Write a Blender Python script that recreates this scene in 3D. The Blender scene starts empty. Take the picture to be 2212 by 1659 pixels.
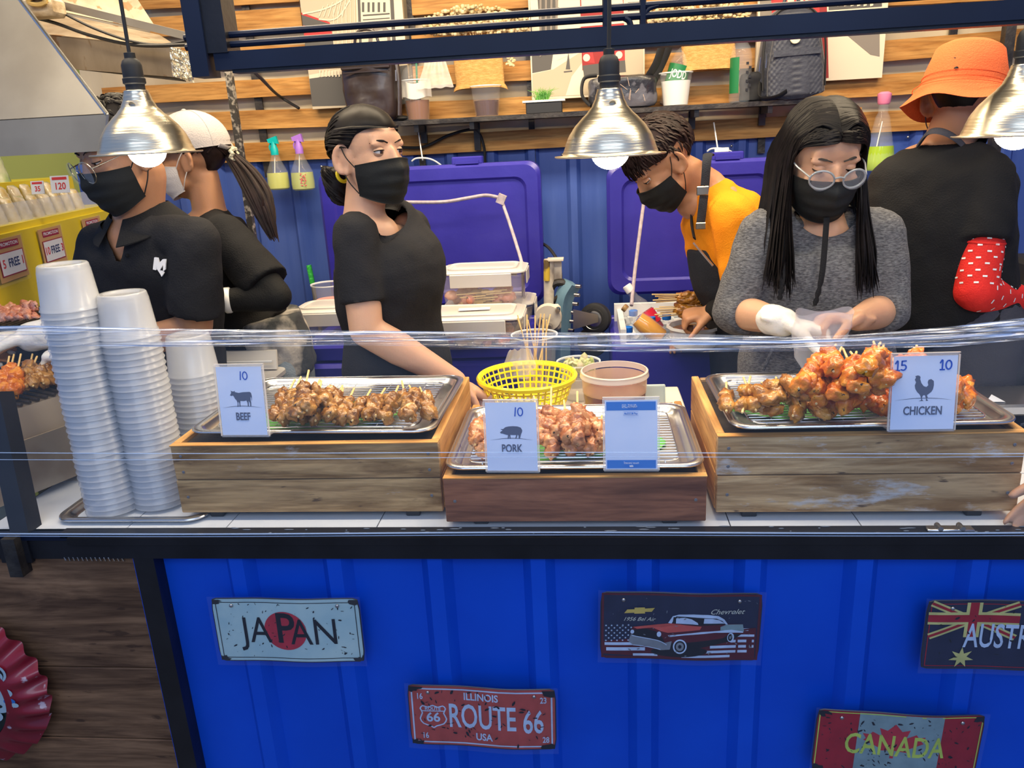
import bpy, math, random
from mathutils import Vector, Matrix, Euler, noise
import numpy as np
SC = bpy.context.scene
COL = SC.collection
PI = math.pi
rnd = random.Random(7)
V = Vector

# ---------------------------------------------------------------- camera
FPX, PIT, YAW, ROL, CH = 1700.0, math.radians(17.3), math.radians(6.0), math.radians(3.0), 1.66
CF = V((-math.sin(YAW)*math.cos(PIT), math.cos(YAW)*math.cos(PIT), -math.sin(PIT)))
_R0 = V((math.cos(YAW), math.sin(YAW), 0)); _U0 = _R0.cross(CF)
CR = math.cos(ROL)*_R0 - math.sin(ROL)*_U0
CU = math.cos(ROL)*_U0 + math.sin(ROL)*_R0
CAMP = V((0, 0, CH))
cd = bpy.data.cameras.new('camera'); cam = bpy.data.objects.new('camera', cd); COL.objects.link(cam)
cd.sensor_fit = 'HORIZONTAL'; cd.sensor_width = 36; cd.lens = 36*FPX/2212; cd.clip_start = .02
cam.matrix_world = Matrix(((CR.x, CU.x, -CF.x, 0), (CR.y, CU.y, -CF.y, 0), (CR.z, CU.z, -CF.z, CH), (0, 0, 0, 1)))
SC.camera = cam
def ray(x, y): return CF + CR*((x-1106)/FPX) + CU*((829.5-y)/FPX)
def at(x, y, Y): d = ray(x, y); return CAMP + d*(Y/d.y)          # measured picture point -> place on the plane y = Y
def atz(x, y, Z): d = ray(x, y); return CAMP + d*((Z-CH)/d.z)     # ... on the plane z = Z
def px(n, Y): return n*Y/FPX*1.0

# ---------------------------------------------------------------- world, lights, exposure
W = bpy.data.worlds.new('world'); SC.world = W; W.use_nodes = True
W.node_tree.nodes['Background'].inputs[0].default_value = (.34, .52, 1.0, 1)
W.node_tree.nodes['Background'].inputs[1].default_value = .62
SC.view_settings.view_transform = 'Standard'; SC.view_settings.look = 'None'
SC.view_settings.exposure = 0.0; SC.view_settings.gamma = 1.0; SC.view_settings.use_curve_mapping = False
def area(name, loc, rot, sx, sy, power, col):
    l = bpy.data.lights.new(name, 'AREA'); l.shape = 'RECTANGLE'; l.size = sx; l.size_y = sy; l.energy = power; l.color = col
    o = bpy.data.objects.new(name, l); o.location = loc; o.rotation_euler = rot; COL.objects.link(o); return o
area('stall_tube_light', (-.1, 2.45, 2.72), (math.radians(6), 0, 0), 3.4, .25, 95, (1, .80, .54))
area('warm_front_fill', (-.1, 1.30, 2.66), (math.radians(26), 0, 0), 3.2, .25, 40, (1, .86, .66))  # unseen fill light added over the counter front to warm the crates
area('street_light', (.2, -1.6, 3.1), (math.radians(48), 0, 0), 3.0, 1.2, 46, (.66, .80, 1))

# ---------------------------------------------------------------- mesh builder
class MB:
    def __init__(s): s.v = []; s.f = []; s.uv = None; s.mi = []
    def add(s, v, f, mi=0):
        o = len(s.v); s.v += [V(p) for p in v]; s.f += [tuple(i+o for i in q) for q in f]; s.mi += [mi]*len(f); return s
    def merge(s, m, M=None):
        return s.add([M @ p for p in m.v] if M else m.v, m.f)
    def box(s, c, d, rot=None, mi=0, bev=0):
        c = V(c); h = V(d)/2; R = rot.to_matrix() if isinstance(rot, Euler) else rot
        if bev:
            b = bev; vs = []; 
            bm_pts = []
            for sx in (-1, 1):
                for sy in (-1, 1):
                    for sz in (-1, 1):
                        bm_pts += [V((sx*(h.x-b), sy*(h.y-b), sz*h.z)), V((sx*(h.x-b), sy*h.y, sz*(h.z-b))), V((sx*h.x, sy*(h.y-b), sz*(h.z-b)))]
            return s.hull([c + ((R @ p) if R else p) for p in bm_pts])
        vs = [V((sx*h.x, sy*h.y, sz*h.z)) for sz in (-1, 1) for sy in (-1, 1) for sx in (-1, 1)]
        vs = [c + ((R @ p) if R else p) for p in vs]
        return s.add(vs, [(0, 2, 3, 1), (4, 5, 7, 6), (0, 1, 5, 4), (2, 6, 7, 3), (0, 4, 6, 2), (1, 3, 7, 5)], mi)
    def hull(s, pts):
        import bmesh
        bm = bmesh.new(); [bm.verts.new(p) for p in pts]
        bmesh.ops.convex_hull(bm, input=bm.verts); bm.verts.index_update()
        bmesh.ops.dissolve_limit(bm, angle_limit=.02, verts=bm.verts, edges=bm.edges); bm.verts.index_update()
        vs = [v.co.copy() for v in bm.verts]; fs = [tuple(v.index for v in f.verts) for f in bm.faces]; bm.free()
        return s.add(vs, fs)
    def grid(s, fn, nu, nv, cu=False, cv=False, flip=False, mi=0):
        o = len(s.v); NU = nu if cu else nu+1; NV = nv if cv else nv+1
        for j in range(NV):
            for i in range(NU): s.v.append(V(fn(i/nu, j/nv)))
        for j in range(nv):
            for i in range(nu):
                a = o+j*NU+i; b = o+j*NU+(i+1) % NU; c = o+((j+1) % NV)*NU+(i+1) % NU; d = o+((j+1) % NV)*NU+i
                s.f.append((a, d, c, b) if flip else (a, b, c, d)); s.mi.append(mi)
        return s
    def tube(s, pts, r, n=8, cap=True, closed=False, flat=None, up=None):
        pts = [V(p) for p in pts]; N = len(pts); rs = r if isinstance(r, (list, tuple)) else [r]*N
        u = V(up) if up else None; o = len(s.v)
        for k, p in enumerate(pts):
            a = pts[(k-1) % N] if (k or closed) else p; b = pts[(k+1) % N] if (k < N-1 or closed) else p
            t = (b-a).normalized() if (b-a).length > 1e-9 else V((0, 0, 1))
            if u is None: u = t.orthogonal().normalized()
            w = (u - t*u.dot(t)); w = w.normalized() if w.length > 1e-6 else t.orthogonal().normalized()
            if not up: u = w
            z = t.cross(w); fl = (flat if not isinstance(flat, list) else flat[k]) if flat else 1
            for i in range(n):
                q = 2*PI*i/n; s.v.append(p + (w*math.cos(q) + z*math.sin(q)*fl)*rs[k])
        for k in range(N if closed else N-1):
            k2 = (k+1) % N
            for i in range(n):
                s.f.append((o+k*n+i, o+k*n+(i+1) % n, o+k2*n+(i+1) % n, o+k2*n+i)); s.mi.append(0)
        if cap and not closed:
            s.f.append(tuple(o+i for i in reversed(range(n)))); s.f.append(tuple(o+(N-1)*n+i for i in range(n))); s.mi += [0, 0]
        return s
    def lathe(s, prof, n=32, M=None, closed=False, cap=False, mi=0):
        o = len(s.v); N = len(prof)
        for (r, z) in prof:
            for i in range(n):
                q = 2*PI*i/n; p = V((r*math.cos(q), r*math.sin(q), z)); s.v.append(M @ p if M else p)
        for k in range(N if closed else N-1):
            k2 = (k+1) % N
            for i in range(n): s.f.append((o+k*n+i, o+k*n+(i+1) % n, o+k2*n+(i+1) % n, o+k2*n+i)); s.mi.append(mi)
        if cap:
            s.f.append(tuple(o+i for i in reversed(range(n)))); s.f.append(tuple(o+(N-1)*n+i for i in range(n))); s.mi += [mi, mi]
        return s
    def ell(s, c, r, R=None, n=16, m=10):
        c = V(c); r = V(r) if not isinstance(r, (int, float)) else V((r, r, r)); o = len(s.v)
        def T(p): p = V((p[0]*r.x, p[1]*r.y, p[2]*r.z)); return c + (R @ p if R else p)
        s.v.append(T((0, 0, -1)))
        for j in range(1, m):
            ph = -PI/2 + PI*j/m
            for i in range(n): q = 2*PI*i/n; s.v.append(T((math.cos(ph)*math.cos(q), math.cos(ph)*math.sin(q), math.sin(ph))))
        s.v.append(T((0, 0, 1))); t = len(s.v)-1
        for i in range(n): s.f.append((o, o+1+(i+1) % n, o+1+i)); s.mi.append(0)
        for j in range(m-2):
            for i in range(n):
                a = o+1+j*n+i; b = o+1+j*n+(i+1) % n; s.f.append((a, b, b+n, a+n)); s.mi.append(0)
        for i in range(n): s.f.append((o+1+(m-2)*n+i, o+1+(m-2)*n+(i+1) % n, t)); s.mi.append(0)
        return s
    def limb(s, pts, rs, n=14, flat=None, up=None, end=True):
        """tapered tube with rounded ends"""
        pts = [V(p) for p in pts]; rs = list(rs)
        P = []; Q = []
        d0 = (pts[0]-pts[1]).normalized(); d1 = (pts[-1]-pts[-2]).normalized()
        for a in (75, 50, 25): P.append(pts[0]+d0*rs[0]*math.sin(math.radians(a))); Q.append(rs[0]*math.cos(math.radians(a)))
        P += pts; Q += rs
        for a in ((25, 50, 75) if end else ()): P.append(pts[-1]+d1*rs[-1]*math.sin(math.radians(a))); Q.append(rs[-1]*math.cos(math.radians(a)))
        return s.tube(P, Q, n, flat=flat, up=up)
    def prism(s, outline, y0, y1, mi=0):
        """closed 2D outline (x,z) extruded along y"""
        n = len(outline); o = len(s.v)
        s.v += [V((x, y0, z)) for x, z in outline] + [V((x, y1, z)) for x, z in outline]
        s.f.append(tuple(o+i for i in range(n))); s.f.append(tuple(o+n+i for i in reversed(range(n))))
        for i in range(n): s.f.append((o+i, o+n+i, o+n+(i+1) % n, o+(i+1) % n))
        s.mi += [mi]*(n+2); return s

def spline(pts, k=8, closed=False):
    pts = [V(p) for p in pts]; n = len(pts); out = []
    for i in range(n if closed else n-1):
        if closed: p0, p1, p2, p3 = pts[(i-1) % n], pts[i], pts[(i+1) % n], pts[(i+2) % n]
        else: p0, p1, p2, p3 = pts[max(i-1, 0)], pts[i], pts[i+1], pts[min(i+2, n-1)]
        for j in range(k):
            t = j/k; out.append(.5*((2*p1)+(p2-p0)*t+(2*p0-5*p1+4*p2-p3)*t*t+(3*p1-p0-3*p2+p3)*t**3))
    if not closed: out.append(pts[-1])
    return out
def lerp(a, b, t): return a+(b-a)*t

def wloc(o):
    p = V((0, 0, 0))
    while o: p += o.location; o = o.parent
    return p
def mesh_of(name, mb, mats, smooth=40):
    me = bpy.data.meshes.new(name); me.from_pydata([tuple(p) for p in mb.v], [], mb.f)
    mats = mats if isinstance(mats, (list, tuple)) else [mats]
    for m in mats: me.materials.append(m)
    if len(mats) > 1: me.polygons.foreach_set('material_index', mb.mi)
    if smooth:
        me.shade_smooth()
        if smooth < 180: me.set_sharp_from_angle(angle=math.radians(smooth))
    me.update(); return me
def obj(name, mb, mats, parent=None, smooth=40, world=True, label=None, me=None, kind=None):
    if me is None:
        if parent is not None and world:
            w = wloc(parent); mb.v = [p-w for p in mb.v]
        elif parent is None and not mb.v == [] and world == 'own':
            pass
        me = mesh_of(name, mb, mats, smooth)
    o = bpy.data.objects.new(name, me); COL.objects.link(o)
    if parent is not None: o.parent = parent
    if label: o['label'] = label
    if kind: o['kind'] = kind
    return o
def tag(o, label, cat, group=None, kind=None):
    if label: o['label'] = label
    if cat: o['category'] = cat
    if group: o['group'] = group
    if kind: o['kind'] = kind
    return o
def thing(name, label, cat, loc=(0, 0, 0), rot=(0, 0, 0), group=None):
    o = bpy.data.objects.new(name, None); COL.objects.link(o); o.location = loc; o.rotation_euler = rot; o.empty_display_size = .05
    return tag(o, label, cat, group)
def one(name, mb, mats, label, cat, group=None, smooth=40, kind=None):
    """top-level thing that is one mesh, origin moved to its base"""
    xs = [p.x for p in mb.v]; ys = [p.y for p in mb.v]; zs = [p.z for p in mb.v]
    c = V(((min(xs)+max(xs))/2, (min(ys)+max(ys))/2, min(zs))); mb.v = [p-c for p in mb.v]
    o = obj(name, mb, mats, None, smooth); o.location = c
    return tag(o, label, cat, group, kind)
def struct(name, mb, mats, smooth=40, parent=None):
    o = obj(name, mb, mats, parent, smooth)
    if parent is None: o['kind'] = 'structure'
    return o
def dup(root, loc=None, rot=None, label=None, group=None):
    r = root.copy(); COL.objects.link(r)
    if loc is not None: r.location = loc
    if rot is not None: r.rotation_euler = rot
    if label: r['label'] = label
    if group: r['group'] = group
    for ch in list(root.children):
        c = ch.copy(); COL.objects.link(c); c.parent = r
        for g in list(ch.children):
            d = g.copy(); COL.objects.link(d); d.parent = c
    return r
def fused(mb, voxel=.006, smooth=4, disp=None):
    """one continuous surface from overlapping closed shapes"""
    me = bpy.data.meshes.new('tmp'); me.from_pydata([tuple(p) for p in mb.v], [], mb.f)
    o = bpy.data.objects.new('tmp', me); COL.objects.link(o)
    m = o.modifiers.new('r', 'REMESH'); m.mode = 'VOXEL'; m.voxel_size = voxel; m.adaptivity = 0
    if smooth: m = o.modifiers.new('s', 'SMOOTH'); m.factor = .5; m.iterations = smooth
    dg = bpy.context.evaluated_depsgraph_get(); ev = o.evaluated_get(dg); m2 = ev.to_mesh()
    n = len(m2.vertices); co = np.empty(n*3, 'f'); m2.vertices.foreach_get('co', co); co = co.reshape(-1, 3)
    no = np.empty(n*3, 'f'); m2.vertex_normals.foreach_get('vector', no); no = no.reshape(-1, 3)
    out = MB(); P = [V(c) for c in co.tolist()]
    if disp:
        P = [p + V(nn)*disp(p, V(nn)) for p, nn in zip(P, no.tolist())]
    out.v = P; out.f = [tuple(q.vertices) for q in m2.polygons]; out.mi = [0]*len(out.f)
    ev.to_mesh_clear(); bpy.data.objects.remove(o); bpy.data.meshes.remove(me)
    return out
def cut(mb, inside):
    """drop the faces whose centre lies inside the given region"""
    keep = []
    for q in mb.f:
        c = sum((mb.v[i] for i in q), V((0, 0, 0)))/len(q)
        if not inside(c): keep.append(q)
    used = sorted({i for q in keep for i in q}); mp = {u: k for k, u in enumerate(used)}
    mb.v = [mb.v[i] for i in used]; mb.f = [tuple(mp[i] for i in q) for q in keep]; mb.mi = [0]*len(mb.f); return mb
def cutf(mb, f, snap=True):
    """open a neckline: drop what lies inside f < 0 and pull the edge onto f = 0"""
    val = [f(p) for p in mb.v]
    keep = [q for q in mb.f if not all(val[i] < 0 for i in q)]
    used = sorted({i for q in keep for i in q}); mp = {u: k for k, u in enumerate(used)}
    vs = []
    for i in used:
        p = mb.v[i]
        if val[i] < 0:
            for _ in range(4):
                v0 = f(p); h = .0005; g = V((f(p+V((h, 0, 0)))-v0, f(p+V((0, h, 0)))-v0, f(p+V((0, 0, h)))-v0))/h
                if g.length < 1e-4: break
                p = p-g*(v0/g.length_squared)
            if (p-mb.v[i]).length > .02: p = mb.v[i]
        vs.append(p)
    mb.v = vs; mb.f = [tuple(mp[i] for i in q) for q in keep]; mb.mi = [0]*len(mb.f); return mb
def ball(c, r): c = V(c); return lambda p: (p-c).length-r
def text_mb(s, size=1.0, sx=1.0, thick=.0006, align='CENTER', shear=0, bold=0):
    """lettering as a flat mesh in the x-z plane facing -y"""
    cu = bpy.data.curves.new('t', 'FONT'); cu.body = s; cu.size = size; cu.align_x = align; cu.align_y = 'CENTER'
    cu.extrude = thick/2; cu.shear = shear; cu.offset = bold; cu.resolution_u = 3
    o = bpy.data.objects.new('t', cu); COL.objects.link(o); dg = bpy.context.evaluated_depsgraph_get()
    ev = o.evaluated_get(dg); me = ev.to_mesh(); mb = MB()
    mb.v = [V((v.co.x*sx, -v.co.z, v.co.y)) for v in me.vertices]; mb.f = [tuple(p.vertices) for p in me.polygons]; mb.mi = [0]*len(mb.f)
    ev.to_mesh_clear(); bpy.data.objects.remove(o); bpy.data.curves.remove(cu); return mb
def moved(mb, d): mb.v = [p+V(d) for p in mb.v]; return mb
def xf(mb, M): mb.v = [M @ p for p in mb.v]; return mb
def rotm(x=0, y=0, z=0): return Euler((math.radians(x), math.radians(y), math.radians(z))).to_matrix()
def rot4(x=0, y=0, z=0, loc=(0, 0, 0)): return Matrix.Translation(V(loc)) @ rotm(x, y, z).to_4x4()
def stroke(pts, w, k=6):
    """flat pen stroke in the x-z plane"""
    P = spline([(x, 0, z) for x, z in pts], k) if len(pts) > 2 else [V((x, 0, z)) for x, z in pts]
    m = MB(); n = len(P); L = []; Rr = []
    for i, p in enumerate(P):
        t = (P[min(i+1, n-1)]-P[max(i-1, 0)]).normalized(); nn = V((-t.z, 0, t.x)); L.append(p+nn*w/2); Rr.append(p-nn*w/2)
    t0 = (P[0]-P[1]).normalized()*w*.3; t1 = (P[-1]-P[-2]).normalized()*w*.3
    vs = []
    for i in range(n):
        e = t0 if i == 0 else t1 if i == n-1 else V((0, 0, 0))
        vs += [L[i]+e, Rr[i]+e]
    m.add(vs, [(2*i, 2*i+1, 2*i+3, 2*i+2) for i in range(n-1)]); return m
def poly(pts, y=0):
    m = MB(); m.add([V((x, y, z)) for x, z in pts], [tuple(range(len(pts)))]); return m
def disc(c, r, n=24, rz=None):
    rz = rz or r; return poly([(c[0]+r*math.cos(2*PI*i/n), c[1]+rz*math.sin(2*PI*i/n)) for i in range(n)])

# ---------------------------------------------------------------- materials
MATS = {}
def mat(name, col, rough=.5, metal=0, col2=None, nscale=8, nstretch=(1, 1, 1), bump=0, bscale=None, bstretch=None, spec=.5, coat=0, alpha=1, trans=0, ior=1.45,
        emit=None, estr=0, sss=0, sheen=0, detail=4, lo=.35, hi=.65, coord='Object', rough2=None, sssr=(.5, .2, .1), col3=None, spots=None):
    if name in MATS: return MATS[name]
    m = bpy.data.materials.new(name); m.use_nodes = True; nt = m.node_tree; b = nt.nodes['Principled BSDF']; L = nt.links; N = nt.nodes
    def c4(c): return (*c, 1)
    b.inputs['Base Color'].default_value = c4(col); b.inputs['Roughness'].default_value = rough; b.inputs['Metallic'].default_value = metal
    b.inputs['Specular IOR Level'].default_value = spec; b.inputs['Coat Weight'].default_value = coat; b.inputs['Alpha'].default_value = alpha
    b.inputs['Coat Roughness'].default_value = .12
    b.inputs['Transmission Weight'].default_value = trans; b.inputs['IOR'].default_value = ior
    b.inputs['Sheen Weight'].default_value = sheen
    if sss: b.inputs['Subsurface Weight'].default_value = sss; b.inputs['Subsurface Scale'].default_value = .01; b.inputs['Subsurface Radius'].default_value = sssr
    if emit: b.inputs['Emission Color'].default_value = c4(emit); b.inputs['Emission Strength'].default_value = estr
    tc = N.new('ShaderNodeTexCoord')
    def nz(scale, stretch, det, dist=0):
        mp = N.new('ShaderNodeMapping'); mp.inputs['Scale'].default_value = stretch; L.new(tc.outputs[coord], mp.inputs[0])
        n = N.new('ShaderNodeTexNoise'); n.inputs['Scale'].default_value = scale; n.inputs['Detail'].default_value = det; n.inputs['Distortion'].default_value = dist
        L.new(mp.outputs[0], n.inputs[0]); return n
    if col2:
        n = nz(nscale, nstretch, detail); r = N.new('ShaderNodeValToRGB'); r.color_ramp.elements[0].position = lo; r.color_ramp.elements[1].position = hi
        r.color_ramp.elements[0].color = c4(col); r.color_ramp.elements[1].color = c4(col2)
        if col3: e = r.color_ramp.elements.new((lo+hi)/2); e.color = c4(col3)
        L.new(n.outputs[0], r.inputs[0]); last = r.outputs[0]
        if spots:   # (colour, scale, stretch, threshold)
            n2 = nz(spots[1], spots[2], 3); r2 = N.new('ShaderNodeValToRGB'); r2.color_ramp.elements[0].position = spots[3]; r2.color_ramp.elements[1].position = spots[3]+.04
            r2.color_ramp.elements[0].color = (0, 0, 0, 1); r2.color_ramp.elements[1].color = (1, 1, 1, 1); L.new(n2.outputs[0], r2.inputs[0])
            mx = N.new('ShaderNodeMix'); mx.data_type = 'RGBA'; mx.inputs[7].default_value = c4(spots[0]); L.new(r2.outputs[0], mx.inputs[0]); L.new(last, mx.inputs[6]); last = mx.outputs[2]
        L.new(last, b.inputs['Base Color'])
        if rough2 is not None:
            mr = N.new('ShaderNodeMapRange'); mr.inputs[3].default_value = rough; mr.inputs[4].default_value = rough2; L.new(n.outputs[0], mr.inputs[0]); L.new(mr.outputs[0], b.inputs['Roughness'])
    if bump:
        n = nz(bscale or nscale*3, bstretch or nstretch, 3); bp = N.new('ShaderNodeBump'); bp.inputs['Strength'].default_value = bump; bp.inputs['Distance'].default_value = .01
        L.new(n.outputs[0], bp.inputs['Height']); L.new(bp.outputs[0], b.inputs['Normal'])
    MATS[name] = m; return m
def wood(name, dark, light, streak=(1.2, 14, 14), white=None, knots=True, rough=.6, sc=3.0, wth=.60, axis=0):
    """planks: long grain along the object's x axis, knots, worn patches"""
    if name in MATS: return MATS[name]
    m = bpy.data.materials.new(name); m.use_nodes = True; nt = m.node_tree; b = nt.nodes['Principled BSDF']; L = nt.links; N = nt.nodes
    tc = N.new('ShaderNodeTexCoord'); oi = N.new('ShaderNodeObjectInfo'); ad = N.new('ShaderNodeVectorMath'); ad.operation = 'ADD'
    sc_ = N.new('ShaderNodeVectorMath'); sc_.operation = 'SCALE'; sc_.inputs['Scale'].default_value = 7.3
    cb = N.new('ShaderNodeCombineXYZ'); L.new(oi.outputs['Random'], cb.inputs[0]); L.new(oi.outputs['Random'], cb.inputs[2]); L.new(cb.outputs[0], sc_.inputs[0])
    L.new(tc.outputs['Object'], ad.inputs[0]); L.new(sc_.outputs[0], ad.inputs[1])
    def mp(s):
        q = N.new('ShaderNodeMapping'); q.inputs['Scale'].default_value = s; L.new(ad.outputs[0], q.inputs[0]); return q
    n1 = N.new('ShaderNodeTexNoise'); n1.inputs['Scale'].default_value = sc; n1.inputs['Detail'].default_value = 7; n1.inputs['Distortion'].default_value = .6; n1.inputs['Roughness'].default_value = .62
    L.new(mp(streak).outputs[0], n1.inputs[0])
    r = N.new('ShaderNodeValToRGB'); r.color_ramp.elements[0].position = .36; r.color_ramp.elements[1].position = .62
    r.color_ramp.elements[0].color = (*dark, 1); r.color_ramp.elements[1].color = (*light, 1); L.new(n1.outputs[0], r.inputs[0]); last = r.outputs[0]
    n2 = N.new('ShaderNodeTexNoise'); n2.inputs['Scale'].default_value = 2.2; n2.inputs['Detail'].default_value = 2; L.new(mp((1.5, 4, 4)).outputs[0], n2.inputs[0])
    mm = N.new('ShaderNodeMix'); mm.data_type = 'RGBA'; mm.blend_type = 'MULTIPLY'; mm.inputs[0].default_value = .8
    r2 = N.new('ShaderNodeValToRGB'); r2.color_ramp.elements[0].position = .3; r2.color_ramp.elements[0].color = (.62, .58, .56, 1); r2.color_ramp.elements[1].position = .6; r2.color_ramp.elements[1].color = (1, 1, 1, 1)
    L.new(n2.outputs[0], r2.inputs[0]); L.new(last, mm.inputs[6]); L.new(r2.outputs[0], mm.inputs[7]); last = mm.outputs[2]
    if white:
        n3 = N.new('ShaderNodeTexNoise'); n3.inputs['Scale'].default_value = 5; n3.inputs['Detail'].default_value = 8; n3.inputs['Roughness'].default_value = .7; L.new(mp((1, 3.2, 3.2)).outputs[0], n3.inputs[0])
        r3 = N.new('ShaderNodeValToRGB'); r3.color_ramp.elements[0].position = wth; r3.color_ramp.elements[1].position = wth+.1; r3.color_ramp.elements[0].color = (0, 0, 0, 1); r3.color_ramp.elements[1].color = (.85, .85, .85, 1)
        L.new(n3.outputs[0], r3.inputs[0]); m3 = N.new('ShaderNodeMix'); m3.data_type = 'RGBA'; m3.inputs[7].default_value = (*white, 1); L.new(r3.outputs[0], m3.inputs[0]); L.new(last, m3.inputs[6]); last = m3.outputs[2]
    if knots:
        vo = N.new('ShaderNodeTexVoronoi'); vo.inputs['Scale'].default_value = 5; L.new(mp((1, 1, 1.6)).outputs[0], vo.inputs[0])
        r4 = N.new('ShaderNodeValToRGB'); r4.color_ramp.elements[0].position = .03; r4.color_ramp.elements[1].position = .07; r4.color_ramp.elements[0].color = (.8, .8, .8, 1); r4.color_ramp.elements[1].color = (0, 0, 0, 1)
        L.new(vo.outputs[0], r4.inputs[0]); m4 = N.new('ShaderNodeMix'); m4.data_type = 'RGBA'; m4.inputs[7].default_value = (.05, .025, .012, 1); L.new(r4.outputs[0], m4.inputs[0]); L.new(last, m4.inputs[6]); last = m4.outputs[2]
    nf = N.new('ShaderNodeTexNoise'); nf.inputs['Scale'].default_value = 26; nf.inputs['Detail'].default_value = 6; L.new(mp((.35, 5, 5)).outputs[0], nf.inputs[0])
    rf = N.new('ShaderNodeValToRGB'); rf.color_ramp.elements[0].position = .34; rf.color_ramp.elements[0].color = (.50, .46, .42, 1); rf.color_ramp.elements[1].position = .55; rf.color_ramp.elements[1].color = (1, 1, 1, 1); L.new(nf.outputs[0], rf.inputs[0])
    mf = N.new('ShaderNodeMix'); mf.data_type = 'RGBA'; mf.blend_type = 'MULTIPLY'; mf.inputs[0].default_value = .55; L.new(last, mf.inputs[6]); L.new(rf.outputs[0], mf.inputs[7]); last = mf.outputs[2]
    if white:
        ns = N.new('ShaderNodeTexNoise'); ns.inputs['Scale'].default_value = 9; ns.inputs['Detail'].default_value = 4; L.new(mp((1.2, 5, 5)).outputs[0], ns.inputs[0])
        rs = N.new('ShaderNodeValToRGB'); rs.color_ramp.elements[0].position = .67; rs.color_ramp.elements[0].color = (0, 0, 0, 1); rs.color_ramp.elements[1].position = .71; rs.color_ramp.elements[1].color = (.8, .8, .8, 1); L.new(ns.outputs[0], rs.inputs[0])
        ms = N.new('ShaderNodeMix'); ms.data_type = 'RGBA'; ms.inputs[7].default_value = (.06, .03, .018, 1); L.new(rs.outputs[0], ms.inputs[0]); L.new(last, ms.inputs[6]); last = ms.outputs[2]
    b.inputs['Specular IOR Level'].default_value = .22
    L.new(last, b.inputs['Base Color']); b.inputs['Roughness'].default_value = rough
    bp = N.new('ShaderNodeBump'); bp.inputs['Strength'].default_value = .35; bp.inputs['Distance'].default_value = .004; L.new(n1.outputs[0], bp.inputs['Height']); L.new(bp.outputs[0], b.inputs['Normal'])
    MATS[name] = m; return m
# ================================================================ materials used widely
M_blue = mat('blue_corrugated_paint', (.004, .072, .56), .42, .0, col2=(.006, .088, .64), nscale=3, bump=.04, bscale=40, spec=.22)
M_bluewall = mat('blue_wall_paint', (.035, .075, .31), .38, col2=(.06, .11, .38), nscale=2, nstretch=(6, 1, .6), bump=.03, bscale=30)
M_black = mat('black_paint', (.008, .008, .010), .32, .1, col2=(.016, .016, .02), nscale=6, bump=.05, bscale=60)
M_navy = mat('navy_paint', (.004, .008, .024), .45, .0, col2=(.006, .012, .034), nscale=4, spec=.3)
M_dark = mat('dark_steel', (.03, .028, .03), .45, .6, col2=(.08, .07, .06), nscale=20, bump=.2)
M_rubber = mat('black_rubber', (.012, .012, .013), .6)
M_steel = mat('stainless_steel', (.62, .62, .62), .22, 1, col2=(.52, .52, .52), nscale=5, bump=.03, bscale=60, rough2=.34)
M_alu = mat('spun_aluminium', (.74, .66, .50), .24, 1, bump=.10, bscale=9, bstretch=(1, 1, 30), col2=(.60, .53, .40), nscale=3, nstretch=(1, 1, 14), rough2=.36)  # warm golden reflection is put into the metal's base colour
M_galv = mat('galvanised_sheet', (.25, .215, .165), .45, .45, col2=(.34, .30, .235), nscale=5, bump=.05, bscale=25, rough2=.5)
M_galvd = mat('grimy_galvanised_sheet', (.15, .11, .07), .45, .3, col2=(.27, .22, .16), nscale=9, nstretch=(1, 1, .35), detail=8, bump=.1, bscale=30, spots=((.16, .09, .04), 22, (1, 1, .4), .62))
M_tarp = mat('grey_plastic_sheet', (.38, .30, .18), .28, 0, col2=(.58, .48, .32), nscale=2.5, nstretch=(1, 1, .6), bump=.3, bscale=6, bstretch=(3, 1, .8), coat=.25, lo=.3, hi=.6)
M_pine = wood('orange_pine', (.40, .175, .040), (.62, .33, .10), rough=.5, knots=False, streak=(.8, 8, 8))
M_crate = wood('weathered_crate_wood', (.22, .115, .035), (.60, .38, .165), white=(.55, .53, .52), wth=.61, streak=(1.0, 9, 9), sc=4)
M_crate2 = wood('reddish_crate_wood', (.17, .055, .022), (.46, .175, .080), streak=(.7, 6, 6), sc=3.2)
M_crate3 = wood('pale_crate_wood', (.32, .17, .06), (.70, .46, .22), white=(.62, .60, .58), wth=.57, streak=(1.0, 8, 8), sc=4)
M_edge = wood('sawn_orange_edge', (.55, .25, .06), (.80, .45, .15), streak=(1, 8, 8))
M_darkwood = wood('dark_cladding_wood', (.11, .055, .030), (.33, .175, .090), streak=(.8, 7, 7), sc=3.4, white=(.30, .27, .27), wth=.68)
M_tile = mat('white_glazed_tile', (.72, .76, .80), .12, col2=(.80, .83, .86), nscale=3, coat=.3)
M_floor = mat('grey_concrete', (.10, .10, .10), .6, col2=(.18, .17, .16), nscale=4, bump=.1)
M_ceil = mat('dark_ceiling_sheet', (.05, .045, .04), .7)
M_white = mat('white_plastic', (.80, .79, .76), .35)
M_screw = mat('screw_head', (.45, .43, .42), .3, 1)
M_grout = mat('dark_grout', (.03, .03, .035), .8)

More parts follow.
